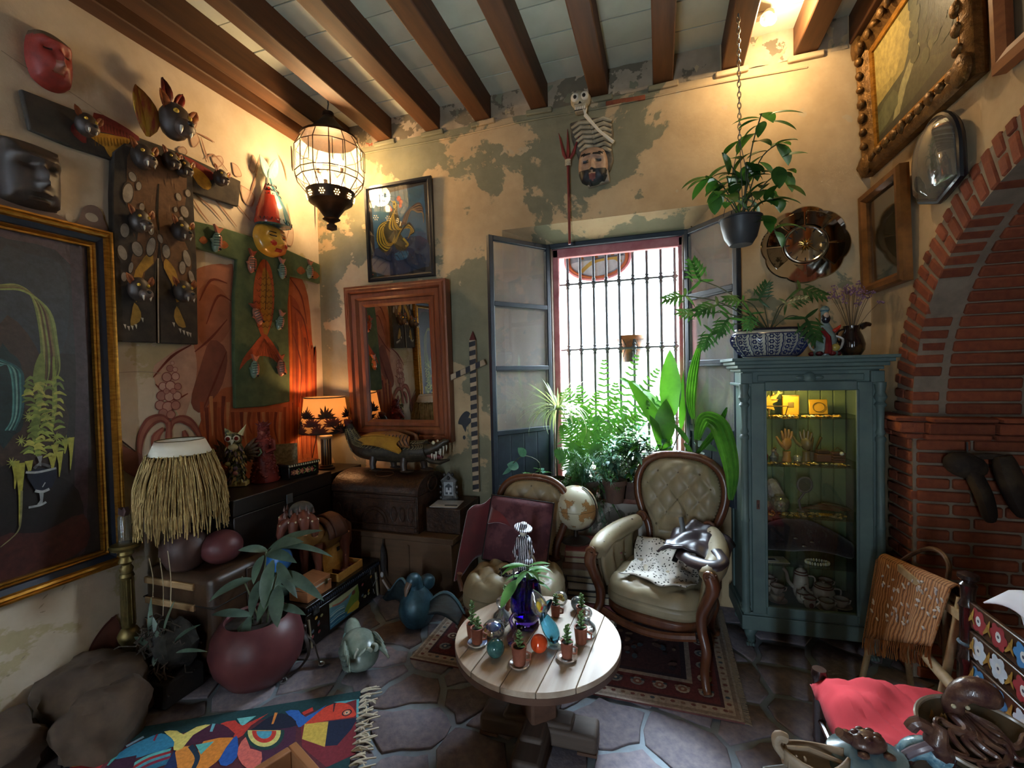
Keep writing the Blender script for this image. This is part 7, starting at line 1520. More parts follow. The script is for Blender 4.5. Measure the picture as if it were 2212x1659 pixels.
MB().lathe([(.06, 0), (.055, .02), (.045, .07), (.034, .12), (.026, .17), (.03, .2), (.034, .225), (.018, .245), (.012, .26)], 18).b('dress', ZS_, t)
for z, r_ in ((.03, .066), (.08, .055), (.125, .045), (.235, .04)):
 MB().lathe([(r_*.7, z+.022), (r_, z+.006), (r_*1.1, z-.01)], 20, cap=False).b('ruffle', ZS_, t, solid=.004)
MB().ell((0, -.004, .285), (.02, .021, .026), 12, 9).b('skull', 'eye_white', t); MB().lathe([(.05, .0), (.048, .006), (.02, .01), (.016, .03), (0, .032)], 18).b('hat', ZS_, t, loc=(0, 0, .302), rot=(.15, .2, 0))
for s_ in (-1, 1): MB().tube([(s_*.028, 0, .225), (s_*.05, -.015, .18), (s_*.03, -.04, .15)], [.012, .009, .006], 8).b('arm', ZS_, t)
t = thing('price_tag', 'cream card tag printed with small dark marks leaning on the cushion', 'tag', (-.645, 2.335, .45), rot=(-.2, -.42, 0)); MB().box((0, 0, .09), (.05, .003, .13)).b('card', M('card_cream', '#b5aa92', rough=.8), t)
p = Paint(y=-.0025)
for z in (.125, .1, .075, .05): p.ell(-.004, z, .006, .006, '#2a2622', n=10); p.stroke([(-.016, z-.012), (.014, z-.012)], .003, '#4a443c', 1)
p.b('card_print', t)
# ---- books and globe
RQ = Rnd(51); z = .0005; bx, by = -.415, 2.80; cov = ['#3a2422', '#c2b8a8', '#5a2420', '#6a2a2a', '#d0c8b8', '#22222a', '#d5cdbd', '#26262e', '#8a8078', '#7a5a48', '#5a3a2c', '#7c3a3a']
names = ['dark brown bound book at the bottom of the stack under the globe', 'white paperbound book second from the bottom of the stack', 'thick dark red book third from the bottom of the stack', 'dark red book fourth from the bottom of the stack', 'cream book in the lower middle of the stack', 'black book in the middle of the stack', 'cream book just above the middle black book', 'black and grey book above the middle of the stack', 'grey book near the top of the stack', 'brown worn book second from the top of the stack', 'brown worn book with ragged edge near the top', 'large faded red book directly under the globe']
hs = [.04, .035, .045, .045, .035, .03, .038, .035, .04, .035, .035, .04]
ztarget = onY(1240, 1172, by).z; kf = (ztarget-.0005)/sum(hs)
for i, (c_, lb) in enumerate(zip(cov, names)):
 h_ = hs[i]*kf; w_, d_ = RQ.uniform(.26, .31), RQ.uniform(.22, .26)
 if i >= 9: w_ += .04
 t = thing('book', lb, 'book', (bx+RQ.uniform(-.015, .015), by+RQ.uniform(-.01, .01), z), RQ.uniform(-.07, .07)+.05, 'books stacked under the globe')
 cm = M('cover_%d' % i, c_, rough=.6, bump=.1); ct = .004
 MB().box((0, 0, ct/2), (w_, d_, ct)).b('cover', cm, t); MB().box((0, 0, h_-ct/2-.0003), (w_, d_, ct)).b('cover', cm, t); MB().box((-.004, -.0, h_/2), (w_-.014, d_-.012, h_-2*ct-.0006)).b('pages', M('pages', '#b5a98f', '#8f826a', scale=40, rough=.9, stretch=(.2, .2, 12)), t)
 if i % 3 == 0: MB().box((0, -d_/2+.002, h_/2), (w_, .004, h_-.001)).b('spine', cm, t)
 else: MB().box((-w_/2+.002, 0, h_/2), (.004, d_, h_-.001)).b('spine', cm, t)
 z += h_+.0004
t = thing('loose_papers', 'fanned cream papers lying on the book stack edge', 'papers', (bx+.13, by+.04, z-.045*kf), .5)
t = thing('desk_globe', 'antique-toned desk globe on a round metal foot', 'globe', (onY(1243, 1165, by).x, by+.02, z))
gz = onY(1242, 1098, by).z-z; gr = .137
def globemat():
 m, nt, p, out = _nodes('globe_map'); fac, _ = noise_fac(nt, 7.5, 7, rough=.65); c = ramp(nt, fac, [(.50, lin('#b5b096')), (.515, lin('#7a5a38')), (.535, lin('#a07848')), (.7, lin('#8a5a34'))]); nt.links.new(c, p.inputs['Base Color']); p.inputs['Roughness'].default_value = .35; MATS['globe_map'] = m
globemat(); MB().ell((0, 0, 0), gr, 32, 22).b('sphere', 'globe_map', t, loc=(0, 0, gz), rot=(.2, .41, .4))
MB().tube([(gr*1.05*sin(a)*cos(-.3), gr*1.05*sin(a)*sin(-.3), gz+gr*1.05*cos(a)) for a in [.35+(PI-.25)*i/24 for i in range(25)]], .007, 6, flat=.5).b('meridian_arm', M('globe_metal', '#3a2f28', rough=.4, metal=.5), t)
MB().lathe([(.095, 0), (.09, .008), (.05, .016), (.018, .03), (.012, gz-gr*1.05+.004)], 24).b('foot', 'globe_metal', t); MB().tube([(gr*1.0*cos(a), gr*1.0*sin(a), gz) for a in [2*PI*i/40 for i in range(41)]], .001, 4).b('equator', 'globe_metal', t, )
for k in range(5): MB().box((.0, 0, .002+.004*k), (.05, .2, .0015), rot=(0, .02*k, .06*k-.1)).b('sheet', 'card_cream', bpy.data.objects['loose_papers'])
# ================================================================== WINDOW: POTS AND PLANTS
L_SUN = lfm('leaf_sunlit', '#3f6f26', '#5c8f34', trans=.2); L_FERN = lfm('leaf_fern', '#3b6c2e', '#56883e', trans=.2); L_DARK = lfm('leaf_dark', '#2f5230', '#48703c', trans=.35); L_PALE = lfm('leaf_pale', '#9fae86', '#c2c6a0', trans=.4); L_BLUE = lfm('leaf_blueish', '#4a7a68', '#7aa894', trans=.4)
L_BIG = lfm('leaf_broad', '#335f1e', '#4c7f2a', scale=5, trans=.2)
SZ = wz0+.0005
def potshape(r0, r1, h_, rim=.012): return [(0, 0), (r0, 0), (r1*.97, h_-.03), (r1+rim*.6, h_-.028), (r1+rim*.6, h_), (r1-.006, h_), (r1-.012, h_-.04)]
def plantpot(name, label, x, y, r0, r1, h_, m, z=None, cat='plant'):
 t = thing(name, label, cat, (x, y, SZ if z is None else z), group=None)
 MB().lathe(potshape(r0, r1, h_), 24).b('pot', m, t); MB().cyl((0, 0, h_-.05), (0, 0, h_-.035), r1-.012, n=18).b('soil', 'soil', t); return t
def loc_of(t): return lambda px, py, y: onY(px, py, y)-t.location
POT1 = M('pot_clay_dark', '#4a332b', '#5e4436', scale=9, rough=.8, bump=.2); POT2 = M('pot_clay', '#8a5238', '#6a4433', scale=8, rough=.85, bump=.2); POT3 = M('pot_grey', '#4a4440', '#6a6058', scale=9, rough=.8)
def curve_stem(t, pts, r_=.004, m='stem_green'): MB().tube(spl(pts, 4), r_, 6).b('stem', m, t)
def frond(t, base, tip, sag, n=16, w=.07, m=None, up=Vector((0, 0, 1))):
 """a fern frond: a rachis with two rows of leaflets, one part"""
 base, tip = Vector(base), Vector(tip); mid = base.lerp(tip, .5)+up*sag; P = spl([base, mid, tip], n//2); k = len(P); mb = MB(); mb.tube(P, [.003*(1-.7*i/k) for i in range(k)], 4)
 for i in range(1, k):
  d = (P[i]-P[i-1]).normalized(); fu_ = Vector((0, -.85, .5)); side = d.cross(fu_)
  side.normalize(); q = i/k; L_ = w*sin(PI*(.12+.85*q))**.8
  for s_ in (-1, 1): mb.leaf(P[i], side*s_+d*.35, fu_, L_, max(.01, .3*w), .3, .1, 2, shape='blade')
 mb.b('frond', m or L_FERN, t)
# spider plant at the left edge
t = plantpot('spider_plant', 'spiky pale strap-leaved plant at the window left edge', -.70, 3.14, .06, .08, .13, POT1); q = loc_of(t); c = q(1205, 885, 3.12)
curve_stem(t, [(0, 0, .09), (0.0, -.01, c.z*.6), c], .007); RQ = Rnd(61)
for k in range(64):
 a = RQ.uniform(0, 2*PI); el = RQ.uniform(-.15, 1.2); MB().leaf(c, (cos(a), sin(a)*.7-.1, el), (0, 0, 1), RQ.uniform(.2, .36), .014, RQ.uniform(1.2, 2.4) if el < .75 else .4, .3, 8, shape='blade').b('leaf', L_PALE, t)
# asparagus fern
t = plantpot('asparagus_fern', 'feathery asparagus fern spilling over the sill beside the globe', -.50, 3.10, .07, .09, .14, POT3); q = loc_of(t); RQ = Rnd(62)
for k in range(44):
 a = RQ.uniform(PI*.9, 2*PI+.3); b0 = Vector((0, 0, .14)); L_ = RQ.uniform(.14, .34); tip = b0+Vector((cos(a)*L_*.8, sin(a)*L_*.62, RQ.uniform(-.30, .22)))
 P = spl([b0, b0.lerp(tip, .5)+Vector((0, 0, .07)), tip], 5); mb = MB(); mb.tube(P, .002, 4)
 for i in range(2, len(P)):
  for j in range(14): d = Vector((RQ.uniform(-1, 1), RQ.uniform(-1, 1), RQ.uniform(-1, 1))).normalized(); mb.leaf(P[i], d, (0, 0, 1), RQ.uniform(.022, .05), .008, .2, 0, 1, shape='blade')
 mb.b('plume', L_BLUE if k % 3 == 0 else L_FERN, t)
# ferns
t = plantpot('sword_fern', 'sword fern with arching fronds in the window centre', -.40, 3.37, .07, .09, .15, POT2); q = loc_of(t)
for (px, py, y, sg) in ((1225, 842, 3.3, .07), (1305, 780, 3.42, .03), (1375, 770, 3.4, .05), (1420, 800, 3.38, .08), (1330, 830, 3.36, .03), (1260, 880, 3.25, .07), (1400, 870, 3.28, .07), (1290, 900, 3.2, .05), (1350, 880, 3.24, .05), (1440, 850, 3.36, .08), (1230, 905, 3.2, .06), (1250, 835, 3.4, .06)):
 frond(t, (0, 0, .13), q(px, py, y), sg, 18, .075)
t = plantpot('boston_fern', 'second arching fern at the window back near the left jamb', -.58, 3.24, .06, .08, .14, POT2); q = loc_of(t)
for (px, py, y, sg) in ((1215, 850, 3.25, .05), (1250, 855, 3.2, .06), (1290, 850, 3.25, .06), (1330, 860, 3.2, .06), (1215, 920, 3.12, .06), (1270, 930, 3.1, .05), (1320, 920, 3.12, .05), (1240, 960, 3.08, .05), (1300, 965, 3.08, .05), (1370, 900, 3.15, .07), (1200, 980, 3.06, .05)): frond(t, (0, 0, .12), q(px, py, y), sg, 18, .07, L_SUN if px % 20 else L_FERN)
# big upright leaf plant
t = plantpot('broad_leaf_plant', 'plant with large upright paddle leaves at the window right', .02, 3.36, .08, .10, .17, POT2); q = loc_of(t)
def bigleaf(t, pts, wd, m=None, up=(0, -1, .1), fold=.12, wave=.02):
 q_ = loc_of(t); b0, e = q_(*pts[0]), q_(*pts[1]); d = e-b0; bd = pts[2] if len(pts) > 2 else .25
 o = MB().leaf(b0, d+Vector((0, 0, abs(bd)*d.length*.35)), up, d.length*1.05, wd, bd, fold, 14, shape='oval', wave=wave).b('leaf', m or L_BIG, t)
 P = [b0.lerp(e, k/6) for k in range(7)]; return o
for pts, wd, up in ((((1448, 905, 3.34), (1448, 762, 3.32), .12), .145, (0.1, -1, .1)), (((1452, 960, 3.32), (1360, 826, 3.24), .1), .11, (.5, -1, .3)), (((1438, 955, 3.27), (1432, 870, 3.2), .5), .14, (-.3, -1, .2)), (((1470, 930, 3.33), (1482, 800, 3.36), .1), .06, (.6, -1, .1)), (((1440, 900, 3.36), (1345, 812, 3.36), .5), .11, (.4, -.6, .7)), (((1450, 1000, 3.3), (1408, 905, 3.2), .3), .09, (.3, -1, .3))): bigleaf(t, pts, wd, up=up)
for (px, py) in ((1448, 905), (1452, 955), (1440, 950), (1470, 930), (1440, 905)): e = q(px, py, 3.33); curve_stem(t, [(0, 0, .13), (e.x*.4, e.y*.4, (.13+e.z)/2), e], .005)
# tall palm blade and the long drooping leaf at the right
t = plantpot('palm_seedling', 'young palm with pleated leaves, one long leaf drooping by the cabinet', .24, 3.18, .06, .075, .14, POT3); q = loc_of(t)
def pleated(b0, pts, wd, name='leaf'):
 P = spl([Vector(p) for p in pts], 7); k = len(P); mb = MB(); cols = 8
 def fn(u, v):
  i = min(k-1, int(v*(k-1))); p = P[i]; d = (P[min(i+1, k-1)]-P[max(i-1, 0)]).normalized(); side = d.cross(Vector((0, 1, .2))).normalized(); nrm = side.cross(d)
  w = wd*sin(PI*min(1, .06+.9*v))**.75; s = 2*u-1
  return p+side*(s*w/2)+nrm*(.006*(1 if int(round(u*cols)) % 2 else -1)*w/wd-.15*w*s*s)
 mb.grid(fn, cols, k-1); mb.b(name, L_SUN, t, ang=20)
pleated(None, [q(1497, 905, 3.12), q(1492, 860, 3.10), q(1498, 800, 3.08), q(1512, 742, 3.08)], .062)
pleated(None, [q(1505, 950, 3.1), q(1520, 905, 2.98), q(1550, 915, 2.9), q(1568, 960, 2.86), q(1580, 1020, 2.84), q(1578, 1080, 2.83)], .105)
pleated(None, [q(1500, 985, 3.1), q(1545, 930, 3.02), q(1570, 880, 3.0)], .04)
for e in (q(1497, 905, 3.12), q(1505, 950, 3.1), q(1500, 985, 3.1)): curve_stem(t, [(0, 0, .1), (e.x*.5, e.y*.3, (e.z+.1)/2), e], .005)
# small leafy sprig right
t = plantpot('leafy_sprig', 'small ribbed-leaf plant behind the armchair top', .13, 3.24, .05, .065, .12, POT1); q = loc_of(t)
for pts, wd in ((((1490, 975, 3.15), (1470, 1005, 3.08), .5), .075), (((1500, 955, 3.15), (1545, 975, 3.06), .4), .06), (((1490, 960, 3.18), (1455, 915, 3.1), .4), .04), (((1495, 980, 3.15), (1480, 960, 3.1), .4), .04), (((1505, 985, 3.15), (1520, 980, 3.1), .3), .04), (((1492, 1000, 3.14), (1470, 1010, 3.05), .8), .05)): bigleaf(t, pts, wd, L_DARK if wd > .05 else L_FERN, up=(0, -.6, .6), wave=.0)
curve_stem(t, [(0, 0, .1), (.0, -.03, .22), q(1492, 945, 3.16)], .004)
# leafy mixed plants filling the sill
def bushy(label, x, y, m, hmin, hmax, n, seed, lw=.03, ll=.1, potm=POT1, r_=.07, ph=.12, spread=.16):
 t = plantpot('leafy_plant', label, x, y, r_*.8, r_, ph, potm); t['group'] = 'leafy plants along the window sill'; rq = Rnd(seed)
 for s_ in range(n):
  a = rq.uniform(0, 2*PI); top = Vector((cos(a)*spread*rq.random(), sin(a)*spread*.6*rq.random(), rq.uniform(hmin, hmax))); P = spl([(0, 0, ph-.03), (top.x*.4, top.y*.4, top.z*.6), top], 4); MB().tube(P, .003, 5).b('stem', 'stem_green', t)
  for k in range(10):
   p_ = P[min(len(P)-1, 2+k)]; b = rq.uniform(0, 2*PI); MB().leaf(p_, (cos(b), sin(b), rq.uniform(-.2, .8)), (0, 0, 1), ll*rq.uniform(.7, 1.2), lw, rq.uniform(.2, 1.2), .2, 5).b('leaf', m if rq.random() < .7 else L_BLUE, t)
 return t
bushy('tall leafy plant in dark pot in the middle of the sill', -.20, 3.24, L_SUN, .28, .5, 13, 71, .032, .15)
bushy('low leafy plant behind the shoe planter', -.06, 3.22, L_DARK, .22, .42, 12, 72, .034, .13, POT2)
bushy('bushy plant near the left window jamb', -.60, 3.36, L_FERN, .28, .52, 13, 73, .04, .13, POT1)
bushy('bright leafy plant at the window back', -.24, 3.43, L_SUN, .3, .55, 12, 74, .035, .15, POT2, .06)
bushy('small shrub below the spider plant', -.36, 3.20, L_BLUE, .2, .4, 12, 75, .028, .1, POT3, .06)
t = bushy('trailing ivy hanging at the left casement', -.83, 3.12, L_FERN, .12, .2, 3, 76, .04, .07, POT3, .06, .1); q = loc_of(t)
for pts, wd in ((((1135, 985, 3.02), (1120, 970, 2.98), .4), .06), (((1120, 1010, 3.0), (1096, 1005, 2.97), .5), .07), (((1105, 1010, 3.0), (1085, 1025, 2.95), .4), .05)): bigleaf(t, pts, wd, L_BLUE, up=(0, -.7, .6), wave=0)
curve_stem(t, [(0, 0, .1), q(1165, 1000, 3.06), q(1130, 985, 3.02), q(1100, 1010, 2.99)], .003)
for k in range(7): frond(t, (.0, -.03, .09), q(1170+k*13, 1040+((k*37) % 50), 2.99), .03, 12, .045)
# shoe planter with snake plant
t = thing('shoe_planter', 'brown ceramic shoe planter holding a snake plant', 'planter', (onY(1350, 1078, 3.2).x+.02, 3.245, SZ), 0.05)
SHB = M('shoe_brown', '#33231e', '#45302a', scale=7, rough=.35, bump=.1); mb = MB()
mb.grid(lambda u, v: ((lambda x, hw, top, a: (x, hw*cos(a)*(.9+.1*sin(a)), max(0.0, top*(.5+.5*sin(a)))))(-.13+.27*u, .045*(1-.25*abs(2*u-.9)**2), (.085 if u < .45 else .085+.06*sin(PI*(u-.45)/.62)) if u < .93 else .06*(1-u)/.07+.02, -PI/2+2*PI*v)), 26, 20); mb.b('shoe', SHB, t)
MB().tube(spl([(.02, -.035, .09), (.09, -.03, .135), (.135, -.01, .135), (.125, .02, .13), (.06, .03, .10)], 4), .007, 7).b('collar', SHB, t); MB().box((-.02, 0, .005), (.24, .08, .01)).b('sole', 'black', t, bevel=.004)
RQ = Rnd(77); SNK = lfm('leaf_snake', '#3f5a44', '#8a9a72', scale=20, trans=.15)
for k in range(12):
 a = RQ.uniform(-1, 1); MB().leaf((-.05+RQ.uniform(-.03, .03), RQ.uniform(-.02, .02), .06), (a*.45-.25, RQ.uniform(-.3, .2), 1), (0, -1, 0), RQ.uniform(.18, .32), .018, .15, .5, 6, shape='blade').b('leaf', SNK, t, solid=.003)
MB().ell((.02, 0, .085), (.03, .02, .012), 10, 6).b('petal', M('petal_orange', '#c98a2c', rough=.6), t)
# empty pots on the sill
for lb, px, x, y, m in (('dark clay pot at the sill behind the shoe planter', 1350, -.10, 3.135, POT1), ('round grey pot with pebble beside the armchair top', 1420, .07, 3.12, POT3), ('brown clay pot right of the asparagus fern', 1290, -.30, 3.10, POT1)):
 t = thing('clay_pot', lb, 'pot', (x, y+(.24 if x == -.10 else .0), SZ)); MB().lathe(potshape(.055, .075, .15 if x != .07 else .17), 22).b('pot', m, t); MB().cyl((0, 0, .09), (0, 0, .1), .062, n=16).b('soil', 'soil', t)
 if x == .07: MB().ell((.02, -.02, .115), (.02, .018, .014), 10, 7).b('pebble', 'bone_white', t)
t = thing('terracotta_shard', 'triangular piece of bright terracotta on the sill', 'shard', (onY(1305, 1075, 3.22).x, 3.22, SZ)); MB().prism([(-.03, 0), (.035, 0), (.005, .10)], -.01, .01).b('shard', M('terra_bright', '#b5623c', rough=.8), t, bevel=.004)
# pot on the grille outside and oval framed sign
t = thing('grille_pot', 'old terracotta pot hung in a ring on the window bars', 'pot', (onY(1362, 745, 3.60).x, 3.60, onY(1362, 782, 3.60).z))
MB().lathe(potshape(.06, .095, .20, .016), 24).b('pot', M('pot_worn', '#a5683c', '#5a4a40', scale=7, rough=.9, bump=.4, lo=.4, hi=.55), t); MB().tube([(.088*cos(a), .088*sin(a), .10) for a in [2*PI*i/28 for i in range(29)]], .006, 6).b('ring', 'iron', t)
for k in range(6): MB().tube([(.1*cos(k), .1*sin(k), .2), (.09*cos(k+.4), .09*sin(k+.4), .12), (.08*cos(k), .08*sin(k), .04)], .003, 5).b('wire', 'iron', t)
MB().cyl((0, 0, .15), (0, 0, .16), .085, n=16).b('soil', 'soil', t)
oy = 3.66; oc = onY(1290, 560, oy); t = thing('oval_sign', 'pink-framed oval picture of a roof and arch hanging outside the bars', 'sign', oc); ow, oh = onY(1362, 560, oy).x-oc.x, oc.z-onY(1290, 605, oy).z
for k, c_ in ((1.0, 'frame_rose'), (.9, 'terra_bright')): MB().tube([(ow*k*cos(a), -.01*k, oh*k*sin(a)) for a in [2*PI*i/40 for i in range(41)]], .014, 7).b('oval_rim', c_, t)
p = Paint(y=-.002); p.ell(0, 0, ow*.86, oh*.86, '#8f9aa8', n=30); p.poly([(-ow*.8, -oh*.1), (0, oh*.0), (ow*.75, oh*.15), (ow*.7, -oh*.4), (0, -oh*.8), (-ow*.6, -oh*.5)], '#c9ccd0', 3); p.stroke([(-ow*.5, -oh*.55), (-ow*.1, -oh*.1), (ow*.5, oh*.0), (ow*.7, -oh*.25)], .03, '#c2a04c')
for x in (-.7, -.25, .25): p.poly([(ow*x, oh*.6), (ow*(x+.12), oh*.6), (ow*(x+.3), oh*.05), (ow*(x+.2), oh*.05)], '#9a6238')
p.stroke([(-ow*.1, oh*.0), (ow*.2, oh*.05), (ow*.8, oh*.1)], .012, '#5a636e'); p.b('picture', t); MB().cyl((0, .004, 0), (0, .010, 0), 1, n=36).b('backboard', 'wood_worn', t).scale = (ow*.95, 1, oh*.95)
MB().cyl((-ow*.5, 0, oh*.8), (-ow*.5, 0, oh+.25), .003, n=5).b('hanger', 'iron', t); MB().cyl((ow*.5, 0, oh*.8), (ow*.5, 0, oh+.25), .003, n=5).b('hanger', 'iron', t)

# ================================================================== HANGING PLANT AND MIRROR CLOCK
HY = 2.72; hp = onY(1600, 530, HY)
t = thing('hanging_basket', 'dark plastic hanging pot with trailing leafy plant on a chain', 'plant', hp); q = loc_of(t); HPM = M('pot_plastic', '#2b2e31', '#3a3d40', scale=6, rough=.45)
pr = (onY(1645, 475, HY).x-onY(1555, 475, HY).x)/2; ph = onY(1600, 475, HY).z-hp.z
MB().lathe([(0, 0), (pr*.55, 0), (pr*.8, ph*.3), (pr*.95, ph*.75), (pr, ph), (pr*1.08, ph), (pr*1.08, ph+.008), (pr*.95, ph+.008), (pr*.9, ph*.75)], 26).b('pot', HPM, t); MB().cyl((0, 0, ph-.03), (0, 0, ph-.02), pr*.9, n=18).b('soil', 'soil', t)
ctop = onY(1597, 90, HY); cz = ZB-hp.z; cx_ = BX[8]+.02-hp.x; zc_ = ph+.42; links = MB()
n_l = int((cz-zc_)/.028)
for k in range(n_l):
 z = zc_+k*.028; ln = [(.008*cos(a), 0, .019*sin(a)) for a in [2*PI*i/10 for i in range(11)]]; 
 if k % 2: ln = [(0, x, z_) for x, _, z_ in ln]
 MB().tube([(x, y, z_+z+.014) for x, y, z_ in ln], .0026, 5).b('chain_link', M('chain_steel', '#a39a88', rough=.35, metal=.8), t)
for k in range(3): a = 2*PI*k/3+.5; MB().tube([(pr*cos(a), pr*sin(a), ph), (0, 0, zc_+.005)], .002, 5).b('hanger_wire', 'iron', t)
MB().tube([(0, 0, zc_+n_l*.028), (0, 0, cz+.003)], .004, 6).b('ceiling_hook', 'iron', t)
HL = lfm('leaf_hanging', '#2f5a26', '#487a34', trans=.4); RQ = Rnd(81)
stm = [((1605, 470), (1622, 330), (1645, 245)), ((1600, 470), (1590, 380), (1560, 330)), ((1600, 470), (1560, 400), (1525, 380)), ((1610, 470), (1650, 400), (1690, 370)), ((1605, 470), (1640, 350), (1680, 310)), ((1595, 470), (1570, 430), (1540, 415)), ((1610, 470), (1640, 440), (1670, 430)), ((1610, 475), (1650, 470), (1675, 500)), ((1605, 470), (1610, 400), (1612, 350)), ((1600, 470), (1580, 420), (1570, 380)), ((1600, 470), (1615, 430), (1650, 410))]
for si, sp_ in enumerate(stm):
 P = spl([q(x, y, HY-.02+RQ.uniform(-.08, .08)) if i else q(x, y, HY) for i, (x, y) in enumerate(sp_)], 5); MB().tube(P, .0035, 5).b('stem', 'stem_green', t)
 for k in range(7):
  p_ = P[len(P)-1-(k if k < 4 else 4+(k % 3))]; a = RQ.uniform(0, 2*PI) if k else 1.2; MB().leaf(p_, (cos(a), sin(a)*.6-.15, RQ.uniform(-.5, .5)), (0, -.4, .9), RQ.uniform(.1, .16), RQ.uniform(.05, .08), RQ.uniform(.4, 1.3), .2, 7).b('leaf', HL, t)
for (a_, b_, wd) in (((1660, 248), (1732, 238), .06), ((1665, 262), (1718, 275), .06), ((1650, 262), (1640, 292), .05), ((1640, 258), (1600, 275), .05), ((1690, 340), (1742, 330), .06), ((1680, 360), (1685, 400), .075), ((1700, 400), (1738, 420), .05), ((1530, 385), (1498, 425), .06), ((1545, 390), (1530, 415), .05), ((1560, 420), (1535, 440), .04)):
 b0, e = q(*a_, HY-.03), q(*b_, HY-.06); MB().leaf(b0, (e-b0)+Vector((0, 0, .02)), (0, -.5, .8), (e-b0).length*1.1, wd, .5, .2, 8).b('leaf', HL, t)
# mirrored clock
t, L = wallthing('mirror_clock', 'large scalloped mirror glass wall clock with brass hands', 'clock', 'B', 1737, 530)
mir = M('mirror_silver2', '#b9b2a4', rough=.05, metal=1.0); rw = (L(1834, 530)[0]-L(1638, 530)[0])/2; rh = (L(1737, 450)[1]-L(1737, 616)[1])/2
sc8 = []
for i in range(96):
 a = 2*PI*i/96; k = .93+.07*abs(cos(4*a+.3))**.6; sc8.append((rw*k*cos(a), rh*k*sin(a)))
MB().prism(sc8, -.02, -.004).b('scalloped_plate', mir, t, bevel=.006, seg=1)
for i in range(8):
 a0, a1 = 2*PI*i/8+.03, 2*PI*(i+1)/8-.03; m = 6
 pts = [(rw*.52*cos(a0+(a1-a0)*k/m), rh*.52*sin(a0+(a1-a0)*k/m)) for k in range(m+1)]+[(rw*.86*cos(a1-(a1-a0)*k/m), rh*.86*sin(a1-(a1-a0)*k/m)) for k in range(m+1)]
 o = MB().prism(pts, -.026, -.019).b('bevelled_facet', M('mirror_aged', '#8d877a', '#3f3a34', scale=14, rough=.06, metal=1.0, lo=.55, hi=.62), t, bevel=.003, seg=1); 
 ta = (a0+a1)/2; o.rotation_euler = (.04*sin(ta*1.7), 0, .04*cos(ta*2.3))
MB().tube([(rw*.46*cos(a), -.026, rh*.46*sin(a)) for a in [2*PI*i/48 for i in range(49)]], .008, 7).b('dial_ring', M('silver_bright', '#c2bcb0', rough=.15, metal=1.0), t); MB().cyl((0, -.018, 0), (0, -.024, 0), rw*.45, n=40).b('dial', mir, t)
BR = M('brass_bright', '#c9a25a', rough=.25, metal=1.0)
for a, ln, w_ in ((-.6, rw*.36, .007), (-1.9, rw*.24, .009)): MB().tube([(-.02*cos(a), -.034, -.02*sin(a)), (ln*cos(a), -.034, ln*sin(a))], [w_, .002], 6, flat=.4).b('hand', BR, t)
for i in range(12): a = 2*PI*i/12; MB().lathe([(.006, 0), (0, .03)], 5, (0, 0, 0)).b('sun_ray', BR, t, loc=(.012*cos(a), -.032, .012*sin(a)), rot=(0, PI/2-a, 0))
for i in range(12): a = 2*PI*i/12; MB().box((rw*.39*cos(a), -.026, rh*.39*sin(a)), (.02, .003, .006), rot=(0, -a, 0)).b('hour_mark', 'black', t)

# ================================================================== RIGHT WALL PICTURES
def wallframe(name, label, y0, y1, z0, z1, parts, tilt=.04, wall='R'):
 W_, H_ = y1-y0, z1-z0; t = thing(name, label, 'picture', (XR-.02, (y0+y1)/2, (z0+z1)/2), rot=(tilt, 0, -PI/2)); return t, W_, H_
t, W_, H_ = wallframe('gilt_landscape', 'large landscape painting in heavy ornate gilt frame', 2.19, 3.17, 2.63, 3.395, None, .05)
iw, ih = W_-.26, H_-.26; GD = M('gilt_old', '#7d5a2c', '#54391a', scale=30, rough=.45, metal=.6, bump=.9, bdist=.008)
frame_ring(iw, ih, [(0, -.008), (0, -.02), (.02, -.026), (.025, -.018)]).b('inner_slip', 'gold', t, ang=30); frame_ring(iw, ih, [(.025, -.018), (.05, -.035), (.09, -.06), (.11, -.055), (.13, -.04), (.13, .0)]).b('moulding', GD, t, ang=30)
RQ = Rnd(91)
for k in range(44):
 q_ = k/44*2*(W_+H_); 
 if q_ < W_: c = (-W_/2+q_, -H_/2+.06)
 elif q_ < W_+H_: c = (W_/2-.06, -H_/2+q_-W_)
 elif q_ < 2*W_+H_: c = (W_/2-(q_-W_-H_), H_/2-.06)
 else: c = (-W_/2+.06, H_/2-(q_-2*W_-H_))
 MB().ell((c[0], -.058, c[1]), (RQ.uniform(.02, .035), .018, RQ.uniform(.015, .03)), 9, 6, rot=(0, RQ.uniform(0, 3), 0)).b('leaf_ornament', GD, t)
for sx in (-1, 1):
 for sz_ in (-1, 1): MB().ell((sx*(W_/2-.05), -.055, sz_*(H_/2-.05)), (.06, .025, .06), 10, 7, jit=.1).b('corner_ornament', GD, t)
p = Paint(y=-.009); p.poly([(-iw/2, -ih/2), (iw/2, -ih/2), (iw/2, ih/2), (-iw/2, ih/2)], '#4a4a34'); p.poly([(-iw/2, -ih*.1), (-iw*.1, -ih*.05), (iw*.05, ih*.2), (iw*.1, ih/2), (-iw/2, ih/2)], '#9a8a4e', 0); p.poly([(-iw/2, ih*.05), (-iw*.2, ih*.0), (-iw*.05, ih*.3), (-iw*.15, ih/2), (-iw/2, ih/2)], '#b09c58', 0)
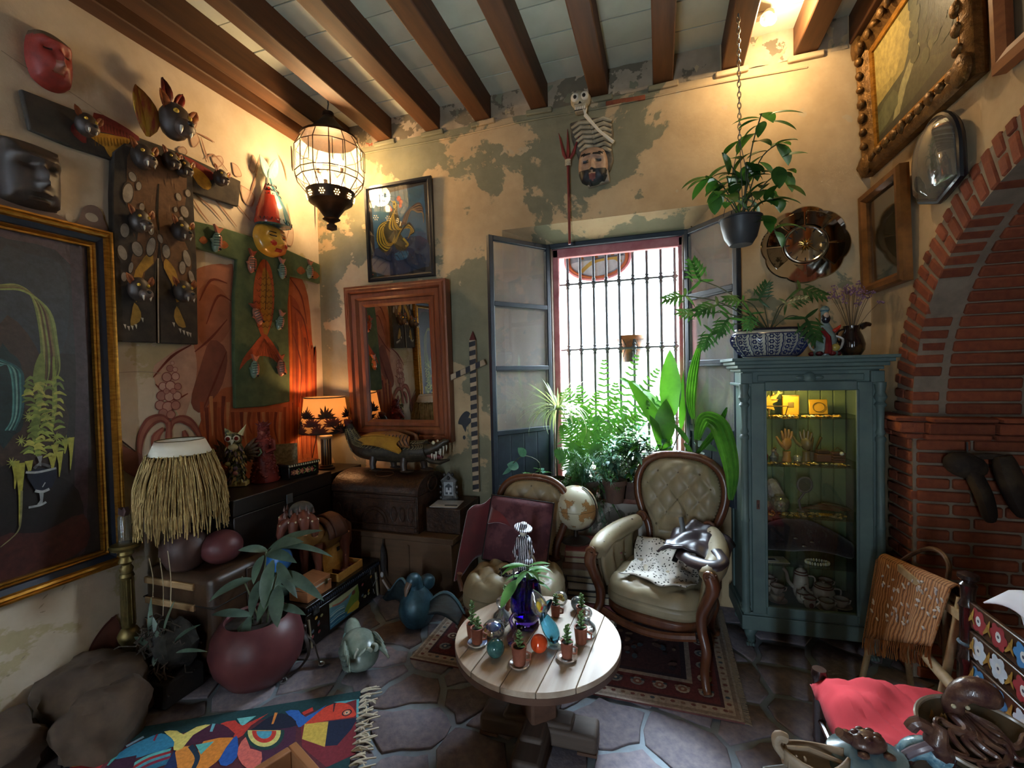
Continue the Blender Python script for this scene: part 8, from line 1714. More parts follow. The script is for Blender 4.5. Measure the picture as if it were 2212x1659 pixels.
p.poly([(0, ih/2), (iw*.1, ih*.2), (iw*.0, ih*.0), (iw*.2, -ih*.2), (iw/2, -ih*.3), (iw/2, ih/2)], '#3c4030', 3); p.poly([(-iw*.3, -ih*.45), (-iw*.15, -ih*.15), (.05*iw, ih*.02), (iw*.1, -.02*ih), (-.08*iw, -ih*.22), (-iw*.22, -ih*.46)], '#9a9468', 2); p.poly([(-iw/2, -ih*.2), (-iw*.25, -ih*.12), (-iw*.2, -ih*.3), (-iw/2, -ih*.4)], '#5f6244', 2); p.poly([(-iw/2, -ih/2), (iw/2, -ih/2), (iw/2, -ih*.32), (0, -ih*.4), (-iw/2, -ih*.42)], '#34342a')
for k in range(26): p.ell(RQ.uniform(.0, .4)*iw, RQ.uniform(-.2, .45)*ih, RQ.uniform(.02, .06), RQ.uniform(.02, .04), RQ.choice(['#434732', '#34382a', '#4f5238', '#5d5c3e']), RQ.random(), 9)
for v in range(len(p.mb.v)): x, y, z = p.mb.v[v]; p.mb.v[v] = (max(-iw/2, min(iw/2, x)), y, max(-ih/2, min(ih/2, z)))
p.b('canvas', t, 'oil_paint' and MATS['oil_paint']); MB().box((0, 0, 0), (iw+.04, .014, ih+.04)).b('backing', 'black', t, smooth=False)
t, W_, H_ = wallframe('glazed_picture', 'plain gilt wood frame with glass reflecting the clock', 2.70, 3.16, 1.955, 2.52, None, .03); iw, ih = W_-.11, H_-.11
frame_ring(iw, ih, [(0, -.008), (0, -.03), (.02, -.05), (.045, -.052), (.055, -.04), (.055, .0)]).b('frame', M('gilt_wood', '#8a5a28', '#6a421c', scale=12, rough=.4, metal=.35, bump=.2), t, ang=30)
MB().box((0, -.006, 0), (iw+.02, .004, ih+.02)).b('print', M('print_pale', '#b5a890', '#a89a80', scale=4, rough=.7), t, smooth=False); MB().box((0, -.016, 0), (iw+.004, .003, ih+.004)).b('glass', pnm('frame_glass', (.93, .93, .9), .9), t, smooth=False)
# arched convex glass case
cA = onX(2040, 350, XR-.02); t = thing('arched_glass_case', 'black arched frame with domed glass above the brick arch', 'frame', cA, rot=(.04, 0, -PI/2))
aw, a0z, a1z = .15, -.13, .02; outl = [(-aw, a0z+.02), (0, a0z-.03), (aw, a0z+.02), (aw, a1z)]+[(aw*cos(a), a1z+.17*sin(a)) for a in [PI*i/14 for i in range(1, 14)]]+[(-aw, a1z)]
MB().tube([(x, -.02, z) for x, z in outl+[outl[0]]], .014, 8).b('black_rim', 'frame_black', t); MB().prism(outl, -.03, .0).b('case', M('case_black', '#1c1a18', rough=.4), t); MB().prism([(x*.92, z*.92) for x, z in outl], -.034, -.0305).b('inner_picture', M('case_picture', '#5c5a4c', '#8d8a78', scale=5, rough=.7), t)
dome = MB(); cx0, cz0 = 0, .01; nn = len(outl)
vs = [(0, -.09, cz0)]; 
for k in range(1, 7):
 r_ = k/6; vs += [(x*r_*.97, -.032-.058*(1-r_**2)**.6, cz0+(z-cz0)*r_*.97) for x, z in outl]
fs = [(0, 1+i, 1+(i+1) % nn) for i in range(nn)]+[(1+(k-1)*nn+i, 1+k*nn+i, 1+k*nn+(i+1) % nn, 1+(k-1)*nn+(i+1) % nn) for k in range(1, 6) for i in range(nn)]
dome.add(vs, fs).b('glass_dome', pnm('dome_glass', (.85, .86, .84), .8, haze=.12), t)
t, W_, H_ = wallframe('red_framed_picture', 'corner of a reddish wood picture frame at the picture edge', 1.55, 2.09, 2.56, 3.1, None, .04); iw, ih = W_-.12, H_-.12
frame_ring(iw, ih, [(0, -.008), (0, -.03), (.03, -.045), (.06, -.04), (.06, 0)]).b('frame', wood('frame_red', '#7a4426', '#8e5430', scale=6, rough=.4), t, ang=30); MB().box((0, -.005, 0), (iw+.02, .006, ih+.02)).b('print', M('print_dark', '#33302a', '#4a4438', scale=5, rough=.7), t, smooth=False)
# ================================================================== GREEN VITRINE CABINET
CG = M('cabinet_green', '#4d5f5c', '#5d706a', scale=5, rough=.5, bump=.08); CGI = M('cabinet_inside', '#56684a', '#6b7a50', scale=5, rough=.7)
cab = thing('display_cabinet', 'grey-green painted display cabinet with glazed door and turned columns', 'cabinet', (.745, 2.965, 0), .05)
cw, cd, ct = .66, .36, 1.60; yf = -cd/2
def cb(nm, c, s_, m=CG, bev=.004, **k): return MB().box(c, s_).b(nm, m, cab, bevel=bev, **k)
cb('base', (0, 0, .14), (cw+.02, cd+.02, .08)); cb('base_moulding', (0, 0, .187), (cw, cd, .018)); cb('floor_panel', (0, .005, .205), (cw-.06, cd-.04, .02))
for sx in (-1, 1):
 cb('side_panel', (sx*(cw/2-.025), 0, .83), (.022, cd-.02, 1.26)); cb('side_stile', (sx*(cw/2-.016), yf+.03, .83), (.02, .05, 1.26)); cb('side_stile', (sx*(cw/2-.016), -yf-.03, .83), (.02, .05, 1.26))
 cb('pilaster', (sx*(cw/2-.035), yf+.02, .83), (.05, .03, 1.26))
 col = [(.024, .20), (.026, .21), (.02, .225), (.024, .24), (.021, .26), (.020, .70), (.023, .71), (.019, .72), (.019, 1.15), (.024, 1.16), (.024, 1.175), (.016, 1.185), (.022, 1.2), (.016, 1.22), (.018, 1.33), (.028, 1.345), (.018, 1.36), (.03, 1.385), (.02, 1.41), (.026, 1.44), (.026, 1.46)]
 MB().lathe(col, 14, (sx*(cw/2-.012), yf+.0, 0)).b('column', CG, cab)
 for y_, f in ((yf+.04, 1), (-yf-.04, 0)):
  pts = spl([(sx*(cw/2-.05), y_, .105), (sx*(cw/2-.035), y_-(.015 if f else -.015), .07), (sx*(cw/2-.045), y_, .03), (sx*(cw/2-.035), y_-(.02 if f else -.02), .008)], 4); MB().tube(pts, [.04-.02*sin(PI*.6*i/len(pts)) for i in range(len(pts))], 10).b('claw_foot', CG, cab)
  if f:
   for k in range(3): MB().ell((sx*(cw/2-.035)+(k-1)*.014, y_-.032, .012), (.009, .014, .011), 8, 6).b('claw', CG, cab)
cb('frieze', (0, 0, 1.49), (cw-.02, cd-.02, .075)); cb('frieze_panel', (0, yf+.006, 1.49), (cw-.16, .012, .035), bev=.005); MB().lathe([(0, .012), (.02, .01), (.03, 0)], 16, (0, 0, 0)).b('rosette', CG, cab, loc=(0, yf-.0, 1.49), rot=(PI/2, 0, 0))
for sx in (-1, 1): MB().ell((sx*.045, yf+.0, 1.49), (.022, .008, .012), 8, 6).b('rosette_leaf', CG, cab); cb('frieze_block', (sx*(cw/2-.025), yf+.01, 1.49), (.06, .04, .06))
for z, o_, h_ in ((1.455, .012, .016), (1.535, .01, .018), (1.555, .028, .02), (1.575, .045, .02), (1.592, .06, .016)): cb('cornice', (0, 0, z), (cw+2*o_-.01, cd+2*o_-.01, h_))
cb('top_board', (0, 0, 1.598), (cw+.11, cd+.11, .006), bev=.002)
gx, gz0, gz1 = .215, .235, 1.425
door = thing('door', '', '', (0, yf+.005, 0)); del door['label']; del door['category']; door.parent = cab
for sx in (-1, 1): MB().box((sx*(gx+.035), 0, .83), (.07, .028, 1.27)).b('door_stile', CG, door, bevel=.005)
MB().box((0, 0, gz1+.02), (2*gx, .028, .05)).b('door_rail', CG, door, bevel=.005); MB().box((0, 0, gz0-.02), (2*gx, .028, .05)).b('door_rail', CG, door, bevel=.005)
MB().box((0, 0, (gz0+gz1)/2), (2*gx+.006, .004, gz1-gz0+.006)).b('glass', pnm('cab_glass', (.96, .97, .95), .12), door, smooth=False)
for sx in (-1, 1): MB().box((sx*gx, -.012, (gz0+gz1)/2), (.014, .012, gz1-gz0)).b('bead', CG, door, bevel=.004)
MB().box((-gx-.04, -.016, .80), (.016, .004, .05)).b('keyhole_plate', M('rust', '#5a3a2c', rough=.7), door, bevel=.002); MB().box((-gx-.04, -.019, .795), (.004, .003, .018)).b('keyhole', 'black', door)
for k in range(9): MB().box((-.26+.065*k, -yf-.03, .83), (.061, .01, 1.22)).b('back_board', CGI, cab, bevel=.004)
cb('back_panel', (0, -yf-.02, .83), (cw-.05, .006, 1.26), CGI, 0)
shz = [1.268, 1.005, .722, .455]
for z in shz: MB().box((0, .0, z), (cw-.075, cd-.07, .006)).b('shelf', pnm('shelf_glass', (.82, .9, .84), .3), cab, smooth=False)
lt = bpy.data.lights.new('cabinet_glow', 'POINT'); lt.energy = 4.5; lt.color = (1.0, .70, .22); lt.shadow_soft_size = .04
lo_ = bpy.data.objects.new('cabinet_glow', lt); COL.objects.link(lo_); lo_.parent = cab; lo_.location = (-.05, yf+.06, 1.42)
MB().cyl((-.05, yf+.06, 1.432), (-.05, yf+.06, 1.452), .025, n=14).b('lamp_disc', M('lamp_disc', '#ffd070', emit=4.0), cab)
# ---- contents
def CP(x, y, z): return cab.matrix_world @ Vector((x, y, z)) if False else (Matrix.Translation(cab.location) @ Matrix.Rotation(.05, 4, 'Z')) @ Vector((x, y, z+.0035))
def inc(name, label, cat, x, y, z, rz=0, group=None): return thing(name, label, cat, CP(x, y, z), rz+.05, group)
YEL = M('gilt_card', '#c2962e', '#a87c20', scale=8, rough=.4, metal=.3); RQ = Rnd(101)
s1, s2, s3, s4, s5 = shz+[.212]
t = inc('gilt_star', 'folded golden star ornament on the top shelf', 'ornament', -.12, .0, s1)
for k in range(3): MB().prism([(-.07+.03*k, .05), (.0+.02*k, .03+.05*k), (-.03+.03*k, .12+.01*k)], -.004+.02*k, .0+.02*k).b('facet', YEL, t)
for k in range(4): MB().tube([(-.07, 0, .09), (.04-.02*k, .01*k, .13-.04*k)], .003, 5).b('wire', 'brass', t)
MB().cyl((-.03, 0, 0), (-.03, 0, .06), .004, n=6).b('stand', 'brass', t)
t = inc('gilt_box', 'square golden box with framed lid on the top shelf', 'box', -.035, .02, s1); MB().box((0, 0, .055), (.085, .03, .11)).b('body', YEL, t, bevel=.004); MB().box((0, -.017, .06), (.03, .004, .03)).b('plaque', 'brass', t, bevel=.002); MB().box((0, 0, .112), (.09, .034, .006)).b('lid', 'brass', t)
t = inc('gilt_card', 'golden embossed card with a round medallion on the top shelf', 'card', .11, .03, s1); MB().box((0, 0, .045), (.095, .008, .085), rot=(-.15, 0, .04)).b('card', YEL, t, bevel=.003); MB().tube([(.03*cos(a), -.01+.15*(.045+.026*sin(a)-.045), .045+.026*sin(a)) for a in [2*PI*i/20 for i in range(21)]], .002, 5).b('medallion', 'brass', t)
t = inc('glass_tray', 'small metal-edged glass tray at the top shelf left', 'tray', -.16, -.07, s1); MB().box((0, 0, .003), (.13, .07, .004)).b('base', 'shelf_glass', t); 
for sx in (-1, 1): MB().tube([(sx*.065, -.03, .003), (sx*.08, -.03, .06)], .003, 5).b('edge', 'brass', t)
MB().tube([(-.08, -.03, .06), (.08, -.03, .06)], .003, 5).b('rim', 'brass', t)
def jewel(label, n, x0, x1, y0, y1, z, seed, cols):
 rq = Rnd(seed); t = inc('jewellery', label, 'jewellery', 0, 0, z); mb = MB()
 for k in range(n):
  x, y = rq.uniform(x0, x1), rq.uniform(y0, y1); r_ = rq.uniform(.006, .014)
  if rq.random() < .6: mb.tube([(x+r_*cos(a), y+r_*sin(a), .003+.002*sin(a*2)) for a in [2*PI*i/9 for i in range(10)]], .0025, 5, col=rq.choice(cols))
  else: mb.ell((x, y, .005), (r_*.7, r_*.7, .005), 7, 5, col=rq.choice(cols))
 mb.b('trinkets', ptm('jewel', rough=.3, var=.3, metal=.4), t, kind='stuff')
jewel('heap of golden trinkets on the top shelf front', 60, -.2, .2, -.12, -.05, s1, 1, ['#c9962e', '#a5782a', '#d9b860', '#7a5a28', '#8a8f80']); jewel('rings and brooches along the second shelf front', 60, -.2, .2, -.12, -.06, s2, 2, ['#c9a04a', '#8a6a34', '#5a4630', '#b0a890', '#3c3a38']); jewel('pale necklaces heaped on the third shelf', 70, -.2, .2, -.12, -.05, s3, 3, ['#b9a884', '#c9b070', '#6a5a44', '#2c2622', '#a8842c'])
def hand(name, label, x, y, z, m, s_, rz):
 t = inc(name, label, 'mannequin hand', x, y, z, rz); MB().tube([(0, 0, 0), (0, 0, .03), (0, 0, .055)], [.022*s_, .016*s_, .018*s_], 10).b('wrist', m, t)
 MB().ell((0, 0, .08*s_+.01), (.026*s_, .012*s_, .034*s_), 12, 8).b('palm', m, t)
 for k, (dx, L_) in enumerate(((-.018, .042), (-.006, .052), (.007, .048), (.018, .038))): MB().tube([(dx*s_, 0, .11*s_), (dx*1.3*s_, -.004, (.11+L_*.5)*s_), (dx*1.5*s_, -.002, (.11+L_)*s_)], [.007*s_, .0065*s_, .0045*s_], 7).b('finger', m, t)
 MB().tube([(-.022*s_, -.004, .075*s_), (-.042*s_, -.012, .095*s_), (-.058*s_, -.01, .125*s_)], [.009*s_, .0075*s_, .005*s_], 7).b('thumb', m, t)
 for k in range(3): MB().tube([((.007-.013*k)*1.2*s_+.008*cos(a), .008*sin(a), (.125+.006*k)*s_) for a in [2*PI*i/10 for i in range(11)]], .002, 5).b('ring', 'brass', t)
hand('ring_hand', 'pale wooden ring-display hand on the second shelf', -.06, .0, s2, M('hand_wood', '#a87c48', '#8e6438', scale=8, rough=.5), 1.15, .3); hand('ring_hand', 'dark ring-display hand loaded with rings, second shelf middle', .045, .02, s2, M('hand_dark', '#4c4434', '#62563e', scale=8, rough=.4), 1.1, -.5)
t = inc('snow_globe', 'little glass globe before the wooden hand', 'ornament', -.03, -.08, s2); MB().ell((0, 0, .03), .022, 14, 10).b('globe', G_CLEAR, t); MB().cyl((0, 0, 0), (0, 0, .014), .018, n=14).b('base', 'brass', t)
for i, (x, y, c_, lb) in enumerate(((-.17, .02, '#7a2c1c', 'red glass scent bottle on the second shelf'), (-.14, -.04, '#3a4a4c', 'grey-blue scent bottle on the second shelf'), (-.11, .04, '#5a4a38', 'brown stoppered bottle on the second shelf'))):
 t = inc('scent_bottle', lb, 'bottle', x, y, s2); MB().lathe([(0, 0), (.018, 0), (.02, .03), (.008, .045), (.008, .055), (0, .056)], 14).b('bottle', M('bottle_%d' % i, c_, rough=.15, coat=.5), t); MB().ell((0, 0, .064), .01, 10, 7).b('stopper', 'brass', t)
t = inc('brown_box', 'brown leather jewel box on the second shelf', 'box', .125, .02, s2); MB().box((0, 0, .022), (.075, .06, .044)).b('body', 'saddle', t, bevel=.004); MB().box((0, 0, .055), (.06, .05, .02)).b('lid', 'trunk_leather', t, bevel=.004)
t = inc('slatted_box', 'small slatted wooden box at the second shelf right', 'box', .19, -.01, s2); 
for k in range(4): MB().box((0, 0, .008+.015*k), (.06, .05, .011)).b('slat', 'saddle', t, bevel=.002)
MB().ell((.01, -.028, .055), .011, 10, 7).b('knob', 'bone_white', t); MB().tube([(-.03, 0, .06), (0, 0, .085), (.03, 0, .06)], .003, 5).b('handle', 'brass', t)
t = inc('brush_pot', 'bundle of feathered hair pins standing in a cup', 'pins', .085, .06, s2); MB().lathe([(0, 0), (.022, 0), (.028, .05), (.025, .05)], 14).b('cup', 'hand_dark', t)
for k in range(9): a = RQ.uniform(0, 6.3); MB().tube([(.01*cos(a), .01*sin(a), .03), (.05*cos(a), .03*sin(a), .12+.01*k*.5)], [.003, .006], 6).b('pin', 'brass' if k % 2 else 'trunk_leather', t)
G_JAR = pnm('jar_glass', (.8, .76, .66), .6, haze=.22, hazecol=(.6, .54, .4))
for x, y, r_, lb in ((-.175, .0, .045, 'ribbed glass jar at the third shelf left'), (-.105, -.03, .05, 'round glass jar holding pale beads')):
 t = inc('glass_jar', lb, 'jar', x, y, s3, 0, 'glass jars on the third shelf'); MB().lathe([(0, 0), (r_*.7, 0), (r_, r_*.6), (r_*.95, r_*1.3), (r_*.5, r_*1.7), (r_*.55, r_*1.8)], 18).b('jar', G_JAR, t)
 for k in range(14): MB().ell((RQ.uniform(-.5, .5)*r_, RQ.uniform(-.5, .5)*r_, r_*RQ.uniform(.2, 1.0)), .009, 7, 5).b('bead', 'ruff_cream', t)
t = inc('crystal_cluster', 'tall pale crystal glass ornament on the third shelf', 'ornament', -.11, .05, s3); MB().ell((0, 0, .09), (.045, .04, .08), 10, 8, rot=(0, -.4, 0), jit=.12).b('crystal', M('crystal', '#b9aa98', '#8d7c6c', scale=20, rough=.15, bump=.6), t, smooth=False); MB().cyl((.0, 0, 0), (.0, 0, .03), .03, n=12).b('foot', 'brass', t)
t = inc('standing_glass', 'round dark-rimmed magnifying glass on a stand', 'magnifier', .03, .0, s3); MB().tube([(.036*cos(a), 0, .15+.042*sin(a)) for a in [2*PI*i/24 for i in range(25)]], .007, 7).b('rim', 'iron', t); MB().cyl((0, .002, .15), (0, -.002, .15), .036, n=24).b('lens', M('lens', '#3f4a40', rough=.05, coat=.6), t); MB().tube([(0, 0, .107), (-.03, 0, .06), (-.02, 0, .0)], .006, 6).b('arm', 'iron', t); MB().cyl((-.01, 0, 0), (-.01, 0, .006), .03, n=14).b('foot', 'iron', t)
t = inc('lace_fans', 'folded dark fans and beadwork lying on the third shelf', 'fan', .10, .0, s3)
for k in range(6): MB().leaf((-.08+.02*k, .02, .012+.006*k), (1, -.25+.1*k, .10-.05*k), (0, -.2, 1), .18, .03, .25, .2, 6).b('blade', 'hand_dark' if k % 2 else 'saddle', t, solid=.004)
for k in range(16): MB().ell((-.02+.011*(k % 6), -.07-.012*(k//6), .007), .006, 7, 5).b('bead', 'gilt_card', t)
t = inc('dark_fur_stole', 'rolled black fur stole filling the fourth shelf', 'fur', .02, .02, s4)
o = MB().tube(spl([(-.24, .03, .07), (-.12, 0, .11), (.02, .02, .115), (.14, .0, .09), (.25, -.01, .045)], 5), [.06, .065, .07, .075, .08, .085, .09, .092, .092, .09, .088, .085, .08, .075, .07, .065, .06, .055, .05, .045, .04], 16).b('stole', M('fur_black', '#17141a', '#221e26', scale=40, rough=.95, bump=1.0, sheen=.3), t)
for vv in o.data.vertices: vv.co.z = max(vv.co.z, .001)
for c in ((-.06, -.095, .13), (.02, -.098, .115), (-.02, -.1, .09)): MB().ell(c, (.012, .004, .005), 8, 5).b('clasp', 'nickel', t)
t = inc('coil_bracelet', 'coiled shell bracelet on the fourth shelf', 'bracelet', .06, -.09, s4)
for k in range(26): a = 2*PI*k/26; MB().ell((.055*cos(a), .03*sin(a), .01), (.0075, .0055, .01), 7, 5, rot=(0, 0, a)).b('shell', 'ruff_cream' if k % 2 else 'bone_white', t)
t = inc('folded_papers', 'folded cream papers with blue stamp, fourth shelf left', 'papers', -.15, -.08, s4); MB().box((0, 0, .003), (.13, .09, .004), rot=(0, 0, .1)).b('sheet', 'card_cream', t); MB().box((-.02, -.01, .0065), (.07, .045, .002), rot=(0, 0, .1)).b('envelope', 'paper', t); MB().box((-.02, -.01, .0083), (.045, .022, .001), rot=(0, 0, .1)).b('stamp', M('stamp_blue', '#2a3046', rough=.7), t)
PORC = M('porcelain', '#b5aa9c', '#a0958a', scale=5, rough=.25); PBR = M('porcelain_band', '#5c2c20', rough=.3)
def tpot(name, label, cat, x, y, prof, r_, h_, spout, handle, lidz, rz=0, group=None):
 t = inc(name, label, cat, x, y, s5, rz, group); MB().lathe(prof, 20).b('body', PORC, t)
 for z, rr_ in lidz: MB().tube([(rr_*cos(a), rr_*sin(a), z) for a in [2*PI*i/24 for i in range(25)]], .0035, 5).b('band', PBR, t)
 if spout: MB().tube(spl(spout, 4), [.012-.0004*i for i in range((len(spout)-1)*4+1)], 8).b('spout', PORC, t)
 if handle: MB().tube(spl(handle, 4), .0045, 6).b('handle', PORC, t)
 p_ = MB(); p_.ell((0, -r_*.97, h_*.45), (.012, .003, .014), 8, 5); p_.b('crest', PBR, t); return t
tpot('coffee_pot', 'tall white porcelain coffee pot with curved spout', 'coffee pot', .02, .04, [(0, 0), (.035, 0), (.042, .03), (.038, .1), (.032, .13), (.034, .135), (.02, .155), (.006, .165), (.01, .175), (0, .18)], .04, .13, [(-.038, 0, .05), (-.065, 0, .08), (-.075, 0, .13), (-.095, 0, .155)], [(.036, 0, .12), (.07, 0, .11), (.065, 0, .05), (.04, 0, .04)], [(.132, .034), (.145, .028)])
tpot('teapot', 'squat white porcelain teapot with brown bands', 'teapot', .12, .0, [(0, 0), (.035, 0), (.055, .03), (.055, .06), (.045, .08), (.046, .084), (.03, .098), (.006, .104), (.009, .113), (0, .117)], .055, .085, [(-.05, 0, .035), (-.075, 0, .05), (-.09, 0, .085)], [(.05, 0, .075), (.085, 0, .07), (.08, 0, .03), (.05, 0, .025)], [(.083, .047), (.092, .04)])
tpot('sugar_bowl', 'small white porcelain sugar bowl with lid', 'sugar bowl', .005, -.04, [(0, 0), (.024, 0), (.034, .02), (.034, .04), (.028, .052), (.03, .055), (.015, .066), (.004, .07), (.006, .076), (0, .079)], .034, .055, None, None, [(.054, .03)])
tpot('milk_jug', 'small white porcelain milk jug at the bottom front', 'milk jug', .02, -.095, [(0, 0), (.02, 0), (.03, .02), (.028, .04), (.032, .055), (.028, .054), (.024, .04)], .03, .05, [(-.028, 0, .045), (-.04, 0, .056), (-.044, 0, .058)], [(.028, 0, .05), (.05, 0, .04), (.03, 0, .015)], [(.055, .032)])
def cup(label, x, y, tilt=0, stack=False, rz=0.3):
 t = inc('tea_cup', label, 'cup', x, y, s5, rz, 'porcelain cups at the bottom of the cabinet'); MB().lathe([(0, 0), (.03, 0), (.052, .01), (.05, .012), (.028, .005), (0, .005)], 20).b('saucer', PORC, t); z = .006
 if stack: MB().lathe([(0, .006), (.02, .006), (.034, .03), (.036, .045), (.033, .045)], 18).b('lower_cup', PORC, t); z = .046
 c = MB(); c.lathe([(0, 0), (.018, 0), (.032, .025), (.036, .044), (.033, .044), (.028, .025)], 18); c.b('cup', PORC, t, loc=(0, 0, z), rot=(tilt, 0, 0)); MB().tube([(.034, 0, z+.035), (.055, 0, z+.03), (.048, 0, z+.012), (.03, 0, z+.012)], .004, 6).b('handle', PORC, t); MB().tube([(.036*cos(a), .036*sin(a), z+.044) for a in [2*PI*i/20 for i in range(21)]], .002, 5).b('band', PBR, t)
cup('white porcelain cups stacked on a saucer, bottom left front', -.13, -.06, 0, True); cup('white porcelain cup behind the stacked cups', -.15, .05, 0, True); cup('white porcelain cup stack behind the teapot', .16, .08, 0, True); cup('white porcelain cup before the teapot', .10, -.1, .1); cup('white porcelain cup at the bottom right edge', .185, -.06)

# ================================================================== ON TOP OF THE CABINET
t = thing('talavera_planter', 'blue and white painted ceramic planter with split-leaf plant', 'planter', (.60, 2.955, 1.602), .03); q = loc_of(t)
a_, b_ = .205, .115; TAL = M('talavera_white', '#b9b4a6', '#a8a294', scale=6, rough=.2, coat=.3); TPROF = [(0, 0), (.66, 0), (.8, .03), (.98, .085), (1.0, .115), (.94, .145), (.86, .155), (.9, .165), (.82, .166), (.8, .12)]
o = MB().lathe(TPROF, 44); o.v = [(x*a_, y*b_, z) for x, y, z in o.v]; o.b('bowl', TAL, t)
NAVY = M('talavera_blue', '#20284e', '#2c3562', scale=8, rough=.2)
def onbowl(ang, z, off=.0015):
 for (r0, z0), (r1, z1) in zip(TPROF[1:], TPROF[2:]):
  if z0 <= z <= z1 and z1 > z0: r_ = r0+(r1-r0)*(z-z0)/(z1-z0); return Vector((a_*r_*cos(ang)*(1+off/a_), b_*r_*sin(ang)*(1+off/b_), z))
 return Vector((a_*.9*cos(ang), b_*.9*sin(ang), z))
dp = MB()
for k in range(22):
 an = PI+PI*(k+.5)/22
 if k % 3 == 0: dp.tube([onbowl(an+.012*sin(z_*220), z_) for z_ in [.012+.011*i for i in range(12)]], .0032, 4); dp.tube([onbowl(an+.05, z_) for z_ in [.012+.022*i for i in range(6)]], .0018, 4)
 elif k % 3 == 1:
  for z_ in (.03, .06, .09, .12): 
   for j in range(6): c = onbowl(an+.05*cos(j*1.05), z_+.009*sin(j*1.05), .002); dp.ell(c, (.0055, .003, .0045), 6, 4)
 else:
  dp.tube([onbowl(an, z_) for z_ in [.015+.012*i for i in range(11)]], .0018, 4)
  for z_ in [.025+.016*i for i in range(7)]:
   for s_ in (-1, 1): dp.tube([onbowl(an, z_), onbowl(an+s_*.035, z_+.006), onbowl(an+s_*.055, z_+.013)], [.001, .0032, .001], 4)
for z_ in (.012, .137): dp.tube([onbowl(2*PI*i/60, z_) for i in range(61)], .003, 4)
dp.b('blue_pattern', NAVY, t, kind='stuff'); o = MB().lathe([(.86, .155), (.91, .16), (.9, .168), (.82, .168)], 40, cap=False); o.v = [(x*a_, y*b_, z) for x, y, z in o.v]; o.b('rim', M('rim_dark', '#231e26', rough=.2), t)
o = MB().lathe([(0, .15), (.8, .15)], 30, cap=False); o.v = [(x*a_, y*b_, z) for x, y, z in o.v]; o.b('soil', 'soil', t)
PHI = lfm('leaf_philo', '#2c4f2a', '#45703a', trans=.4)
def lobed(t, stem0, c, d, size, m=PHI):
 c, d = Vector(c), Vector(d).normalized(); MB().tube(spl([stem0, Vector(stem0).lerp(c, .55)+Vector((0, 0, .05)), c], 5), .0032, 6).b('stem', 'stem_green', t)
 up = Vector((0, -.75, .65)); up = (up-d*up.dot(d)).normalized(); side = d.cross(up); mb = MB()
 for k in range(6):
  q_ = k/5; base = c+d*size*(q_*.66-.05); L_ = size*(.5*(1-q_*.5)); 
  for s_ in (-1, 1): mb.leaf(base, d*(.35+.75*q_-.35*(k == 0)*2)+side*s_, up, L_*1.2, size*.11, .5, .1, 5, shape='blade'); mb.leaf(base+(d*.3+side*s_).normalized()*L_*.55, d*1.3+side*s_*.4, up, L_*.5, size*.05, .4, .1, 3, shape='blade')
 mb.leaf(c-d*size*.08, d, up, size*1.0, size*.13, .5, .1, 6, shape='blade'); mb.b('leaf', m, t)
for (px, py, y, dx, dz, s_) in ((1510, 605, 2.85, -.35, .9, .17), (1475, 640, 2.83, -1, -.15, .16), (1545, 660, 2.82, -1, -.3, .17), (1535, 720, 2.8, -.6, -.9, .14), (1600, 650, 2.84, -.7, .1, .14), (1640, 645, 2.9, .3, .7, .13), (1730, 625, 2.86, .8, -.35, .17), (1700, 655, 2.82, .9, .2, .13), (1740, 690, 2.8, .35, -1, .18), (1570, 690, 2.78, -.6, -.8, .15), (1500, 680, 2.84, -1, .2, .14), (1620, 680, 2.79, -.2, -.7, .12)):
 lobed(t, (0, 0, .15), q(px, py, y), (dx, -.2, dz), s_)
t = thing('figure_bottle', 'ceramic bottle figure in blue and red with small bird', 'figurine', (onY(1782, 765, 2.90).x, 2.90, 1.602))
FB = ptm('glaze_multi', rough=.25, var=.4, scale=30, coat=.3, bump=.3); hB = onY(1780, 665, 2.9).z-1.602
mb = MB(); mb.lathe([(.0, 0), (.058, 0), (.06, .02), (.05, .05), (.056, .09), (.04, .14), (.02, .18), (.018, hB-.02), (.024, hB-.01), (.02, hB)], 18, col='#7e938e'); mb.b('bottle', FB, t)
MB().tube([(-.03, -.04, .15), (0, -.05, .1), (.0, -.058, .04), (-.005, -.06, .01)], [.01, .014, .018, .02], 8, col='#7d1f24').b('red_ribbon', FB, t)
for a in range(6): MB().ell((.058*cos(a), .058*sin(a), .014), (.02, .02, .014), 8, 6, col='#7c2226' if a % 2 else '#5a1c28').b('red_foot', FB, t)
MB().tube(spl([(.03, -.03, .13), (.05, -.03, .145), (.065, -.03, .165)], 3), [.008, .012, .012, .01, .008, .005, .002], 8, col='#a5301f').b('red_bird', FB, t); MB().ell((.035, -.045, .045), (.022, .016, .02), 10, 7, col='#b9a24a').b('yellow_flower', FB, t)
for s_ in (-1, 1): MB().tube(spl([(s_*.045, 0, .11), (s_*.08, -.01, .09), (s_*.07, -.015, .045), (s_*.05, -.01, .03)], 3), .006, 7, col='#b9b2a6').b('handle', FB, t)
MB().ell((0, -.018, hB-.06), (.022, .018, .028), 10, 8, col='#22242c').b('hair', FB, t); MB().ell((0, -.026, hB-.045), (.014, .012, .018), 10, 8, col='#b59a86').b('face', FB, t); MB().lathe([(.022, 0), (.02, .02), (.008, .03)], 12, col='#3a6a78').b('cap', FB, t, loc=(0, 0, hB-.02))
t = thing('dark_jug', 'glossy dark brown jug holding dried purple flowers', 'jug', (onY(1840, 765, 2.92).x, 2.92, 1.602)); JG = M('jug_glaze', '#1f1512', '#5c3d1c', scale=5, rough=.12, coat=.5, lo=.5, hi=.75)
